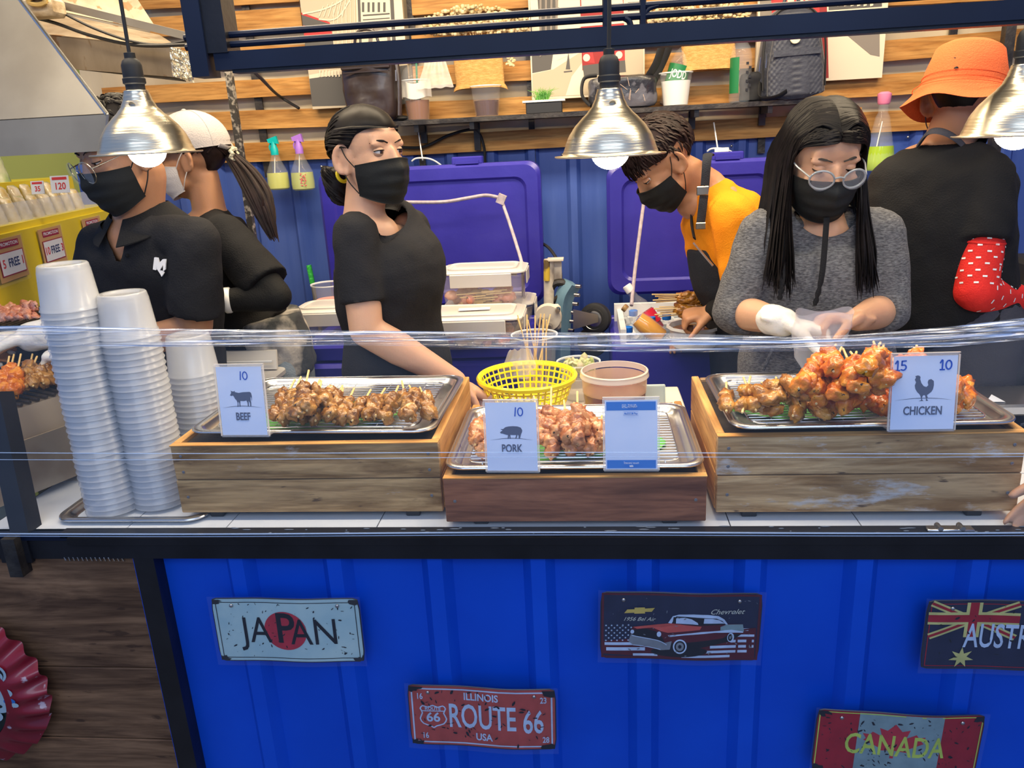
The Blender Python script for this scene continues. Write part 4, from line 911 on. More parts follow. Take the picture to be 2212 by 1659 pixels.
obj('seam', MB().tube([A+V((0, -.003, 0)), Tp+V((0, -.003, 0))], .004, 6).tube([A, B_], .004, 6), M_steel, h)
h2 = thing('exhaust_hood', 'grimy spotted sheet-metal hood behind the big beige one', 'hood', (-1.5, 2.5, 1.9))
Q = [at(85, 0, 2.55), at(60, 48, 2.45), at(375, 110, 2.45), at(330, 50, 2.75)]
a1, a2, a3, a4 = at(85, 75, 2.42), at(392, 108, 2.42), at(394, 168, 2.42), at(100, 145, 2.42)
obj('apron_panel', slab([a4, a3, a2, a1], .004), M_galvd, h2, 0)
b1, b2 = at(70, 20, 2.62), at(345, 78, 2.66)
obj('slope_panel', slab([a1, a2, b2, b1], .004), M_galvd, h2, 0)
c1, c2 = at(120, -20, 2.66), at(285, -20, 2.76)
obj('slope_panel', slab([b1+V((0, 0, .01)), b2+V((0, 0, .01)), c2, c1], .004), M_galvd, h2, 0)
obj('angle_bar', MB().tube([at(120, 8, 2.40), at(420, 82, 2.40)], .015, 4), M_galv, h2, 0)
obj('angle_bar', MB().tube([at(165, 146, 2.43), at(400, 172, 2.43)], .008, 4), M_dark, h2, 0)
m = MB(); r = random.Random(2)
foil = MB().grid(lambda u, v: at(lerp(365, 412, u)+8*v, lerp(100, 165, v)+14*u, 2.38-.012*abs(noise.noise((u*6, v*6, 1)))), 14, 14); obj('torn_foil', foil, mat('crumpled_foil', (.7, .64, .5), .25, .8, bump=.5, bscale=40), h2, 0)
one('cable', MB().tube(spline([at(128, 24, 2.36), at(200, 60, 2.36), at(280, 88, 2.36), at(350, 97, 2.36), at(415, 86, 2.3)], 8), .004, 6), M_rubber, 'upper thin black cable drooping across the grimy hood', 'cable')
one('cable', MB().tube(spline([at(60, 35, 2.36), at(120, 50, 2.36), at(200, 78, 2.36), at(300, 98, 2.36), at(420, 96, 2.3)], 8), .005, 6), M_rubber, 'lower black cable drooping across the grimy hood', 'cable')
ex = thing('exhaust_motor', 'dirty cream-coloured motor box on top of the hood at upper left', 'motor', at(90, 30, 2.33))
obj('housing', MB().box(at(92, 18, 2.33), (.10, .08, .05), bev=.01), mat('dirty_cream', (.55, .46, .32), .6, col2=(.25, .18, .10), nscale=20, bump=.3), ex)
obj('coil', MB().tube([at(80+20*math.cos(i*.6), 2+8*math.sin(i*.6), 2.31-i*.0006) for i in range(60)], .006, 6), mat('old_copper_yellow', (.45, .30, .10), .5), ex)

# ================================================================ neighbour stall on the far left
M_yel = mat('yellow_panel', (.62, .50, .015), .5, col2=(.70, .58, .03), nscale=3)
M_yelw = mat('yellow_wall_light', (.66, .60, .10), .6)
nb = thing('yellow_counter', 'yellow neighbouring stall counter with price tags', 'counter', (-2.0, 2.3, 0))
y0 = at(0, 505, 2.34); zc = 1.456
def ynb(px_): 
    # front face plane x = -1.83 .. -2.056
    return None
f0, f1 = V((-1.78, 2.14, zc)), V((-2.076, 3.38, zc))
dn = V((0, 0, -1.45)); bk = V((-.5, -.1, 0))
obj('front_board', slab([f0+dn, f1+dn, f1, f0], .02), M_yel, nb, 0)
obj('worktop', slab([f0, f1, f1+bk, f0+bk], .02), M_yel, nb, 0)
ww = thing('wall_left', None, None, (-2.6, 3.4, 0)); ww['kind'] = 'structure'
a, b = at(-80, 300, 3.9), at(330, 150, 3.9)
obj('painted_panel', MB().box((-2.9, 4.0, 1.6), (2.3, .04, 3.2)), M_yelw, ww, 0)
obj('dark_panel', MB().box((-2.05, 3.75, 2.4), (.10, .05, 1.3)), M_dark, ww, 0)
st = struct('wall_right', MB().box((2.45, 2.4, 1.4), (.04, 2.4, 2.8)), M_bluewall, 0)
fdir = (f1-f0).normalized(); nrm = V((fdir.y, -fdir.x, 0))
M_tagp = mat('tag_tan', (.50, .30, .12), .5); M_tagw = mat('tag_white', (.66, .72, .86), .45); M_tagr = mat('tag_maroon', (.30, .01, .04), .45); M_tagb = mat('tag_navy', (.03, .05, .16), .45); M_tagc = mat('tag_red', (.55, .04, .05), .45)
def nbtag(t_, num, a, b, z, lab):
    o = thing('price_tag', lab, 'sign', f0+fdir*t_+nrm*.028+V((0, 0, z-zc-.0)), (0, 0, math.atan2(fdir.y, fdir.x))); o.scale = (1.6, 1, 1)
    # local x runs along the face, seen from the camera side
    obj('tag_card', MB().box((0, .0, 0), (.118, .002, .128)), M_tagp, o, 0, world=False)
    obj('tag_sleeve', MB().box((0, .0, -.004), (.130, .003, .146)), M_sleeve, o, 0, world=False)
    parts = [(rr(0, .046, .084, .020), M_tagr), (T('PROMOTION', .0150, 0, .046, .85, .0003), M_tagw), (rr(0, -.012, .104, .072), M_tagr), (rr(0, -.012, .098, .066), M_tagw)]
    parts += [(T(a, .036, -.036, -.012, .7, .0008), M_tagc), (T('FREE', .036, .0045, -.012, .62, .0008), M_tagb), (T(b, .036, .042, -.012, .7, .0008), M_tagc)]
    m = MB(); mats = []
    for k, (q, mm) in enumerate(parts):
        if mm not in mats: mats.append(mm)
        m.add([V((p.x, p.y-.0022-.0003*k, p.z)) for p in q.v], q.f, mats.index(mm))
    obj('print', m, mats, o, 0, world=False)
def along(px_):   # distance along the yellow face for a picture column (at tag height)
    best = None
    for k in range(140):
        t_ = k*.01; P = f0+fdir*t_+V((0, 0, -.08)); d = P-CAMP; x = 1106+FPX*d.dot(CR)/d.dot(CF)
        if x >= px_: return t_
    return 1.3
nbtag(along(96), 0, '10', '3', zc-.075, 'promotion tag reading 10 FREE 3 on the yellow counter'); nbtag(along(187), 0, '15', '5', zc-.075, 'promotion tag with 15 in red, partly behind the black polo'); nbtag(along(2), 0, '5', '1', zc-.075, 'promotion tag ending in 1, cut off by the left edge')
# snack bags in rows
M_bag = [mat('snack_bag_%d' % i, c, .15, col2=c2, nscale=18, coat=1, bump=.7, bscale=25, detail=6) for i, (c, c2) in enumerate([((.55, .42, .16), (.75, .72, .66)), ((.70, .66, .58), (.45, .34, .14)), ((.30, .44, .18), (.62, .66, .50)), ((.14, .09, .10), (.50, .42, .30)), ((.50, .62, .66), (.70, .74, .70))])]
def bagmesh(k, w, h, d): 
    def f(u, v):
        a = 2*PI*u; pin = (1-abs(2*v-1)**4)**.5 if 0 < v < 1 else .03
        return V((w/2*math.cos(a)*(.92+.08*pin), d/2*math.sin(a)*pin+.004*noise.noise((math.cos(a)*3, v*7, k)), h*v))
    return MB().grid(f, 20, 12, cu=True)
bm_ = [mesh_of('snack_bag', bagmesh(k, .062, .10, .035), M_bag[k % 2], 180) for k in range(4)]
bm2 = [mesh_of('snack_bag', bagmesh(k+9, .09, .19, .05), M_bag[2+k % 3], 180) for k in range(6)]
for row in range(2):
    for i in range(11):
        P = f0+fdir*(.05+.098*i)+nrm*(-.05-.055*row)+V((0, 0, .002+.035*row)); 
        if row: obj_stand = None
        o = bpy.data.objects.new('snack_bag', bm_[(i+row) % 4]); COL.objects.link(o); o.location = P; o.rotation_euler = (math.radians(-14), 0, math.atan2(fdir.y, fdir.x)+rnd.uniform(-.1, .1))
        tag(o, 'small clear snack bag with gold crisps standing %s on the yellow counter' % ('in the front row' if row == 0 else 'in the second row'), 'snack bag', 'small snack bags, front row' if row == 0 else 'small snack bags, second row')
o = one('display_bin', slab([f0+nrm*-.015+V((0, 0, .0)), f1+nrm*-.015, f1+nrm*-.02+V((0, 0, .085)), f0+nrm*-.02+V((0, 0, .085))], .002), mat('clear_bin_plastic', (.8, .88, 1), .08, alpha=.25, coat=.5), 'clear plastic front guard along the row of snack bags', 'bin')
for i in range(7):
    P = f0+fdir*(.08+.115*i)+nrm*(-.20)+V((0, 0, .075+.0)); 
    o = bpy.data.objects.new('snack_bag', bm2[i % 6]); COL.objects.link(o); o.location = P; o.rotation_euler = (math.radians(-8), 0, math.atan2(fdir.y, fdir.x)+.1)
    tag(o, ['tall pale green snack bag on the raised back row', 'tall dark snack bag on the raised back row', 'tall bluish snack bag on the raised back row'][i % 3], 'snack bag', 'tall snack bags: '+['green', 'dark', 'bluish'][i % 3])
q = f0+fdir*.0; one('display_step', slab([q+nrm*-.15+V((0, 0, .074)), f1+nrm*-.15+V((0, 0, .074)), f1+nrm*-.40+V((0, 0, .074)), q+nrm*-.40+V((0, 0, .074))], .070), M_yel, 'yellow raised step under the tall snack bags', 'step')
def sgn(px_, py_, w_, h_, txt, lab):
    P = at(px_, py_, 2.62); o = thing('price_tag', lab, 'sign', P-V((0, 0, h_/2)), (math.radians(-12), 0, math.radians(12)))
    obj('tag_card', MB().box((0, 0, h_/2), (w_, .003, h_)), M_tagw, o, 0, world=False)
    q = T(txt, h_*.55, 0, h_*.38, .8, .0006); s = rr(0, h_*.84, w_*.8, h_*.16); m = MB(); m.add([p-V((0, .002, 0)) for p in q.v], q.f, 0); m.add([p-V((0, .002, 0)) for p in s.v], s.f, 0); obj('print', m, M_tagc, o, 0, world=False)
sgn(128, 398, .060, .058, '120', 'small white price tag reading 120 in front of the snack bags'); sgn(80, 405, .042, .044, '35', 'smaller white price tag left of the one reading 120')

# ================================================================ grill at the far left
gr = thing('charcoal_grill', 'steel charcoal grill with riveted end panel left of the cup stacks', 'grill', (-1.50, 1.55, CTZ))
M_gs = mat('sooty_steel', (.42, .36, .29), .35, .7, col2=(.20, .12, .08), nscale=5, detail=7, lo=.45, hi=.75)
gz = 1.10
gq = [atz(75, 945, 1.02), atz(175, 898, 1.02)]
# end panel facing the camera and right
pA, pB = V((-1.335, 1.50, 0)), V((-1.155, 1.93, 0))
ed = (pB-pA).normalized(); 
def gp(t_, z, off=0): return pA+ed*t_+V((ed.y, -ed.x, 0))*off+V((0, 0, z))
obj('end_panel', slab([gp(0, .925), gp(.45, .925), gp(.45, 1.055), gp(.0, 1.055)], .004), M_gs, gr, 0)
obj('fire_box', MB().hull([gp(-.0, .96, -.012), gp(.45, .96, -.012), gp(0, 1.115, -.05), gp(.45, 1.115, -.05), gp(0, .96, -.6), gp(.45, .96, -.6), gp(0, 1.115, -.6), gp(.45, 1.115, -.6)]), M_gs, gr, 0)
for t_, z in ((.015, 1.035), (.015, .985), (.06, 1.045), (.02, .945)): obj('bolt', MB().ell(gp(t_, z, .003), (.005, .004, .005), n=10, m=6), M_screw, gr)
obj('leg', MB().box(gp(.10, .93, -.2), (.05, .05, .05)), M_dark, gr, 0); obj('leg', MB().box(gp(.3, .93, -.45), (.05, .05, .05)), M_dark, gr, 0)
for k in range(22): obj('grate_bar', MB().tube([gp(.006+.0205*k, 1.121, -.05), gp(.006+.0205*k, 1.121, -.58)], .004, 6), M_dark, gr)
G = 'grilling skewers beside the cup stacks'
for (ax, ay, bx, by, h) in [(5, 850, 20, 770, .012), (28, 845, 45, 765, .015), (50, 838, 80, 770, .012), (72, 832, 98, 774, .015), (95, 826, 118, 780, .012), (18, 820, 30, 766, .03), (60, 812, 70, 765, .03)]:
    A = atz(ax, ay, 1.133+h); skewer('chicken' if ax < 40 else 'beef', A, at(bx, by, A.y+.14), .6, 'browned skewer on the grill in front, beside the tallest cup stack', G, ml=.08)
gb = thing('charcoal_grill', 'second grill further back with pale raw skewers, behind the white glove', 'grill', (-1.7, 2.05, 1.1))
e0 = at(-60, 706, 2.05); e1 = at(78, 700, 2.05)
obj('fire_box', MB().box(((e0.x+e1.x)/2, 2.25, e0.z-.09), (e1.x-e0.x+.06, .40, .16)), M_dark, gb, 0)
for k in range(14): obj('grate_bar', MB().tube([(e0.x+.02*k, 2.06, e0.z-.004), (e0.x+.02*k, 2.44, e0.z-.004)], .004, 6), M_dark, gb)
obj('leg', MB().box(((e0.x+e1.x)/2, 2.25, (e0.z-.17)/2), (.10, .20, e0.z-.17)), M_dark, gb, 0)
G = 'raw pale skewers on the back grill'
for i, (x, y, h) in enumerate([(0, 690, .02), (18, 688, .02), (38, 690, .02), (58, 690, .02), (72, 688, .02), (10, 675, .045), (32, 670, .05), (55, 672, .045), (70, 662, .05)]):
    A = at(x+8, y, 2.12+.01*i); B2 = at(x-42, y-26+3*i, A.y+.03); skewer('raw', A, B2, .6, 'pale pink raw skewer on the back grill at the left edge', G, ml=.055)

# ================================================================ shelf on the planked wall
SY = 3.42; 
zl, zr = at(900, 259, 3.32).z, at(1780, 206, 3.32).z; SZ = at(1254, 240, 3.30).z
xl_, xr_ = at(860, 262, 3.32).x, at(1790, 206, 3.32).x
sh = thing('wall_shelf', 'long dark wall shelf carrying bags, cups and bottles', 'shelf', ((xl_+xr_)/2, 3.36, SZ-.02))
obj('shelf_board', MB().box(((xl_+xr_)/2, 3.37, SZ-.009), (xr_-xl_, .17, .018)), M_dark, sh, 0)
for x in (1023, 905, 1500, 1655):
    X = at(x, 260, 3.36).x; L_ = .11 if x == 1023 else .07
    obj('bracket', MB().box((X, 3.37, SZ-.032), (.018, .15, .028)).box((X, 3.445, SZ-.02-L_/2), (.026, .02, L_)), M_black, sh, 0)
def onsh(px_, Y=3.36): return V((at(px_, 240, Y).x, Y, SZ))
one('cable', MB().tube(spline([at(865, 318, 3.44), at(915, 317, 3.44), at(970, 292, 3.44), at(1018, 280, 3.44), at(1036, 290, 3.44), at(1046, 320, 3.44), at(1048, 352, 3.44)], 8), .006, 6), M_rubber, 'black cable looping under the wall shelf beside the bracket', 'cable')
M_clear = mat('clear_plastic', (.92, .95, 1), .06, alpha=.08, spec=.6, coat=.5)
M_cola = mat('dark_cola', (.06, .012, .008), .08, alpha=.92, coat=.5); M_tea = mat('brown_tea', (.20, .07, .02), .1, alpha=.9, coat=.5)
def dcup(p, rt, rb, h, liq, lev, lab, name='drink_cup', lmat=None):
    t = thing(name, lab, 'cup', p); prof = [(.001, .001), (rb, .001), (rt, h), (rt+.003, h), (rt+.003, h-.004), (rt, h-.006)]
    obj('cup_wall', MB().lathe(prof, 32), M_clear, t, world=False)
    r2 = lerp(rb, rt, lev)
    obj('drink', MB().lathe([(.001, .004), (rb-.003, .004), (r2-.003, h*lev), (.001, h*lev+.001)], 28), liq, t, world=False)
    obj('cup_rim', MB().lathe([(rt, h), (rt+.004, h+.001), (rt+.004, h-.003), (rt, h-.004)], 32, closed=True), mat('clear_rim', (.85, .88, .9), .15, alpha=.6), t, world=False)
    return t
t = dcup(onsh(1052), .060, .048, .118, M_cola, .52, 'clear cup half full of dark cola on the shelf left of the planter')
t = dcup(onsh(903), .058, .046, .155, M_tea, .50, 'domed iced-drink cup with green straw in a bag on the shelf')
obj('dome_lid', MB().lathe([(.061, .155), (.061, .160), (.058, .168), (.048, .195), (.030, .210), (.010, .215)], 28), M_clear, t, world=False)
obj('straw', MB().tube([(.0, 0, .02), (.012, 0, .30)], .004, 8), mat('green_straw', (.02, .20, .10), .4), t, world=False)
obj('napkin', MB().grid(lambda u, v: ((.058+.004*math.sin(u*20))*math.cos(PI+PI*u), (.058+.004*math.sin(u*20))*math.sin(PI+PI*u), .085+.06*v+.006*math.sin(u*9)), 24, 4), mat('white_tissue', (.75, .72, .66), .7, alpha=.8), t, world=False)
def hangbag(px_, py_, Y, w, h, lab):
    c = at(px_, py_, Y)
    m = MB().grid(lambda u, v: (c.x+w*(u-.5)*(1-.55*v)+.01*v, Y-.012*math.sin(u*PI)*(1-v)-.004*math.sin(u*22)*v, c.z+h*v+.012*noise.noise((u*4, v*3, 1))), 26, 12)
    return one('plastic_bag', m, mat('thin_plastic_bag', (.85, .80, .72), .18, alpha=.42, coat=.6, bump=.5, bscale=20), lab, 'bag')
hangbag(940, 190, 3.30, .15, .12, 'crumpled clear plastic bag hanging over the iced-drink cup')
t = dcup(onsh(1459), .063, .050, .125, mat('white_tissue_fill', (.72, .70, .66), .8), .75, 'clear cup stuffed with white tissue on the shelf in front of the labelled bottle', 'tissue_cup')
pl = thing('potted_plant', 'small grass plant in a black box with a white rim on the shelf', 'plant', onsh(1176))
obj('pot', MB().box((0, 0, .022), (.145, .06, .044), bev=.003), mat('black_pot', (.02, .02, .022), .5), pl, 0, world=False); obj('pot_rim', MB().box((0, 0, .047), (.170, .07, .008), bev=.001), M_white, pl, 0, world=False)
M_gras = mat('grass_green', (.06, .26, .03), .5, col2=(.16, .40, .05), nscale=20); m = MB(); r = random.Random(4)
for i in range(80):
    a = r.uniform(0, 6.28); L = r.uniform(.03, .06); s = r.uniform(.1, .9); x = r.uniform(-.025, .025)-.008; y = r.uniform(-.02, .02); m.tube([(x, y, .05), (x+math.cos(a)*L*s*.4, y+math.sin(a)*L*s*.3, .05+L*.6), (x+math.cos(a)*L*s, y+math.sin(a)*L*s*.6, .05+L*(1-.3*s))], [.0016, .0013, .0004], 4)
obj('grass', m, M_gras, pl, 0, world=False, kind='stuff')
# water bottle and labelled bottle
def bottle(p, prof, h, lab, liq=None, lev=0, capm=None, rot=(0, 0, 0), rt=.014, capz=None, caph=.018, name='drink_bottle', wall=None, grp=None):
    t = thing(name, lab, 'bottle', p, rot, grp)
    obj('bottle_wall', MB().lathe(prof, 28), wall or M_clear, t, world=False)
    obj('cap', MB().lathe([(rt, h-caph*.2), (rt+.001, h), (rt+.001, h+caph), (rt-.002, h+caph+.002), (.001, h+caph+.002)], 20), capm or M_rubber, t, 40, world=False)
    if liq:
        pf = [(max(.001, a-.0025), b) for a, b in prof if b <= lev]; pf += [(.001, pf[-1][1])]; obj('drink', MB().lathe([(.001, .002)]+pf, 24), liq, t, world=False)
    return t
WB = [(.001, .001), (.030, .001), (.034, .006), (.034, .16), (.033, .175), (.026, .205), (.015, .225), (.013, .240)]
M_labelw = mat('label_white', (.72, .74, .72), .4); M_labelg = mat('label_green', (.01, .16, .05), .4); M_lk = mat('label_black', (.01, .01, .012), .4)
t = bottle(onsh(1597), [(a*1.25, b*1.0) for a, b in WB], .232, 'tall clear water bottle with black cap on the shelf', mat('clear_water', (.55, .68, .75), .05, alpha=.35), .05)
m = MB().grid(lambda u, v: (.0432*math.cos(PI+PI*(.05+.35*u)), .0432*math.sin(PI+PI*(.05+.35*u)), .035+.13*v), 10, 3); obj('side_label', m, M_labelg, t, world=False, label='green and white label'); 
m = MB(); [m.box((.018+.010*(k % 2), -.0405, .045+.016*k), (.010, .001, .010)) for k in range(7)]; obj('printed_marks', m, M_lk, t, world=False, kind='stuff')
bt = bottle(onsh(1444, 3.40), [(a*1.2, b) for a, b in WB], .232, 'dark bottle with green lettered label leaning behind the tissue cup', mat('amber_drink', (.25, .10, .03), .1, alpha=.9), .15, rot=(0, math.radians(16), 0))
obj('front_label', MB().grid(lambda u, v: (.0425*math.cos(PI+PI*u), .0425*math.sin(PI+PI*u), .085+.075*v), 20, 2), M_labelg, bt, world=False)
q = text_mb('JODD', .042, .62, 0, bold=.0008); q.v = [V((.0435*math.sin(p.x/.043), -.0440*math.cos(p.x/.043), p.z+.122)) for p in q.v]; obj('lettering', q, M_labelw, bt, 0, world=False)
# bags
def pillow(w, d, h, nz_=16, n=32, e=2.6, taper=0, seed=0, crump=.004):
    def f(u, v):
        a = 2*PI*u; ca, sa = math.cos(a), math.sin(a); k = (1-abs(2*v-1)**6)**.4 if 0 < v < 1 else .02
        x = math.copysign(abs(ca)**(2/e), ca)*w/2*(1-taper*v); y = math.copysign(abs(sa)**(2/e), sa)*d/2*(1-taper*.6*v)
        s = lerp(.6, 1, k); nn = crump*noise.noise((x*22, y*22, v*h*22+seed)); return V((x*s+nn, y*s+nn, h*v+nn*.4))
    m = MB().grid(f, n, nz_, cu=True); m.f.append(tuple(reversed(range(n)))); m.f.append(tuple(range(nz_*n, nz_*n+n))); m.mi += [0, 0]; return m
M_leather = mat('dark_brown_leather', (.018, .011, .010), .34, col2=(.04, .026, .024), nscale=5, bump=.4, bscale=9, coat=.25)
lb = thing('leather_bag', 'glossy dark brown leather bag on the shelf above the woman with the low bun', 'bag', V((at(806, 240, 3.33).x, 3.33, SZ)))
obj('bag_body', pillow(.225, .11, .30, seed=3, crump=.010), M_leather, lb, world=False)
obj('top_flap', MB().box((0, -.060, .19), (.19, .010, .004)).box((.0, -.052, .24), (.20, .012, .08), bev=.004), M_leather, lb, world=False)
obj('side_strap', MB().tube(spline([(.115, -.03, .28), (.128, -.04, .15), (.120, -.05, .02)], 5), .010, 8, flat=.5), M_leather, lb, world=False)
obj('zip_pull', MB().tube([(.122, -.06, .19), (.120, -.062, .15)], .003, 6), M_steel, lb, world=False)
obj('handle', MB().tube(spline([(-.05, 0, .295), (-.03, 0, .345), (.03, 0, .345), (.05, 0, .295)], 5), .006, 8), M_leather, lb, world=False)
one('shelf_clutter', MB().ell(onsh(862)+V((0, 0, .012)), (.045, .03, .012)).box(onsh(880)+V((0, 0, .008)), (.03, .03, .015)), M_rubber, 'small black pouch lying on the shelf left of the iced drink', 'pouch')
cb = thing('crossbody_bag', 'black patterned crossbody bag lying on the shelf behind the middle lamp', 'bag', V((at(1345, 240, 3.35).x, 3.35, SZ)))
M_cb = mat('black_patterned_nylon', (.015, .015, .02), .35, col2=(.10, .10, .12), nscale=12, lo=.5, hi=.55, coat=.2, bump=.3)
obj('bag_body', pillow(.27, .10, .125, seed=8, crump=.008), M_cb, cb, world=False)
m = MB(); r = random.Random(9)
for i in range(16):
    x, z = r.uniform(-.10, .11), r.uniform(.02, .10); m.tube([(x, -.056, z), (x+r.uniform(-.03, .03), -.056, z+r.uniform(.01, .04))], .0012, 4)
obj('piping', m, mat('tan_piping', (.45, .33, .26), .5), cb, world=False, kind='stuff')
obj('strap', MB().tube(spline([(.09, 0, .10), (.13, -.01, .16), (.16, -.01, .24), (.185, 0, .26), (.17, .01, .20), (.12, .01, .10)], 7), .020, 8, flat=.25), M_rubber, cb, world=False)
obj('strap', MB().tube(spline([(-.13, -.03, .02), (-.16, -.04, .06), (-.15, -.03, .12), (-.10, -.02, .13)], 7), .008, 8, flat=.5), M_rubber, cb, world=False)
bp_ = thing('backpack', 'quilted navy backpack with a round badge on the right end of the shelf', 'backpack', V((at(1706, 210, 3.36).x, 3.36, SZ)), (0, math.radians(-2), 0))
M_bp = mat('navy_nylon', (.022, .026, .042), .5, col2=(.035, .040, .06), nscale=30, bump=.2, bscale=60, sheen=.3)
def bpf(w, d, h, y0, quilt=False):
    def f(u, v):
        a = 2*PI*u; ca, sa = math.cos(a), math.sin(a); tp = 1-.30*max(0, v-.35)/.65-(.0 if v < .85 else .9*((v-.85)/.15)**2.2*.45); k = min(1, (1-v)*9+.2)**.5 if v > .85 else 1; kb = min(1, v*12+.35)
        x = math.copysign(abs(ca)**.7, ca)*w/2*tp*kb; y = math.copysign(abs(sa)**.7, sa)*d/2*k*kb+y0
        if quilt and sa < 0: q = abs(math.sin((x/.018+v*h/.022)*PI/1.0))*abs(math.sin((x/.018-v*h/.022)*PI/1.0)); y -= .005*q**.5
        return V((x, y, h*v))
    m = MB().grid(f, 90, 60, cu=True); m.f.append(tuple(reversed(range(90)))); m.f.append(tuple(range(60*90, 61*90))); m.mi += [0, 0]; return m
obj('bag_body', bpf(.255, .13, .335, 0), M_bp, bp_, world=False); q = bpf(.205, .05, .29, -.075, True); obj('quilted_pocket', q, M_bp, bp_, world=False)
obj('pocket_band', MB().box((0, -.105, .165), (.175, .006, .024), bev=.001), M_bp, bp_, 0, world=False)
obj('zip', MB().tube(spline([(-.115, -.06, .04), (-.112, -.062, .20), (-.09, -.06, .28), (-.04, -.055, .325), (.04, -.055, .325), (.09, -.06, .28), (.112, -.062, .2), (.115, -.06, .04)], 6), .004, 6), M_rubber, bp_, world=False)
for (x, z) in ((-.128, .16), (-.104, .17)): obj('zip_pull', MB().tube([(x, -.085, z), (x-.006, -.088, z-.05)], .004, 6, flat=.4), M_steel, bp_, world=False)
obj('badge', MB().lathe([(.001, .003), (.017, .003), (.019, .001), (.019, -.002)], 24, rot4(90, 0, 0, (-.01, -.113, .212))), mat('cream_badge', (.70, .66, .45), .35), bp_, world=False)
obj('top_handle', MB().tube(spline([(-.03, 0, .325), (-.02, 0, .365), (.02, 0, .365), (.03, 0, .325)], 5), .007, 8), M_bp, bp_, world=False)
obj('strap', MB().tube(spline([(-.12, -.04, .07), (-.13, -.09, .015), (-.08, -.12, .012), (-.04, -.12, .03)], 6), .014, 8, flat=.3), M_rubber, bp_, world=False)
one('black_pouch', pillow(.10, .06, .10, seed=5, crump=.01), M_rubber, 'black', 'pouch') if False else None
o = one('cloth_pouch', moved(pillow(.13, .07, .11, seed=5, crump=.012), onsh(1632)+V((0, 0, 0))), mat('black_cloth', (.015, .016, .02), .8), 'slumped black pouch between the water bottle and the backpack', 'pouch')

# ---- canvases
M_can = mat('canvas_grey', (.40, .33, .24), .7, col2=(.48, .40, .30), nscale=4); C_wh = mat('canvas_cream', (.70, .60, .45), .7); C_gr = mat('canvas_slate', (.09, .085, .08), .7); C_mg = mat('canvas_midgrey', (.22, .19, .16), .7); C_red = mat('canvas_red', (.55, .035, .035), .65); C_dr = mat('canvas_darkred', (.28, .02, .02), .65)
def canvas(cx0, cy0, cx1, cy1, label, polys, base, Y=3.43):
    a, b = at(cx0, cy0, Y), at(cx1, cy1, Y); xa, xb = a.x, b.x; za, zb = a.z, b.z
    t = thing('canvas_print', label, 'picture', ((xa+xb)/2, Y, zb))
    obj('canvas_panel', MB().box(((xa+xb)/2, Y, (za+zb)/2), (xb-xa, .022, za-zb)), base, t, 0)
    m = MB(); mats = []
    for k, (P, mm) in enumerate(polys):
        if mm not in mats: mats.append(mm)
        if isinstance(P, MB): q = P
        else:
            W3 = [at(x, y, Y-.0115) for x, y in P]; W3 = [V((min(max(p.x, xa), xb), 0, min(max(p.z, zb), za))) for p in W3]
            q = tri_poly([(p.x, p.z) for p in W3])
        m.add([V((p.x, Y-.0115-.00012*(k+1), p.z)) for p in q.v], q.f, mats.index(mm))
    obj('print', m, mats, t, 0); return t
def ST(pts, w):
    P = [at(x, y, 3.42) for x, y in pts]; return stroke([(p.x, p.z) for p in P], px(w, 3.4))
pol = [([(650, 27), (712, 48), (718, 80), (722, 105), (655, 108)], C_gr), ([(655, 55), (716, 64), (720, 83), (658, 92)], C_red), ([(650, 27), (712, 48), (713, 52), (650, 32)], C_red), ([(668, 168), (888, 140), (888, 230), (668, 230)], C_gr), ([(668, 162), (740, 148), (740, 160), (668, 170)], C_wh)]
pol += [([(768, -30), (880, -30), (888, 105), (774, 110)], C_wh), ([(772, -10), (778, -10), (782, 105), (776, 105)], C_gr), ([(842, -10), (850, -10), (856, 105), (848, 105)], C_gr), ([(795, 105), (797, 70), (812, 54), (826, 52), (842, 66), (846, 105)], C_mg), ([(803, 105), (806, 78), (815, 66), (826, 64), (836, 76), (838, 105)], C_wh)]
pol += [([(x, 5), (x+5, 5), (x+5, 26), (x, 26)], C_gr) for x in (782, 794, 804, 816, 828)] + [([(784, 32), (842, 28), (842, 31), (784, 35)], C_gr), ([(784, 42), (842, 38), (842, 40), (784, 44)], C_gr)]
pol += [(ST([(655, 30), (700, 20), (740, 0), (760, -25)], 3), C_wh), (ST([(690, 42), (730, 38), (768, -20)], 2.5), C_wh)] + [(ST([(x, 100), (x-1, 22-(x-720)*.5)], 1.5), C_wh) for x in range(722, 768, 9)] + [(ST([(x, 36), (x+9, 10-(x-700)*.4)], 1.6), C_wh) for x in range(690, 750, 10)]
pol += [([(x, 152), (x+3, 152), (x+3, 166), (x, 166)], C_wh) for x in range(690, 740, 7)]
canvas(646, -30, 888, 224, 'canvas print of a bridge tower with a red bus at its left edge', pol, mat('canvas_dull', (.50, .42, .30), .7), 3.43)
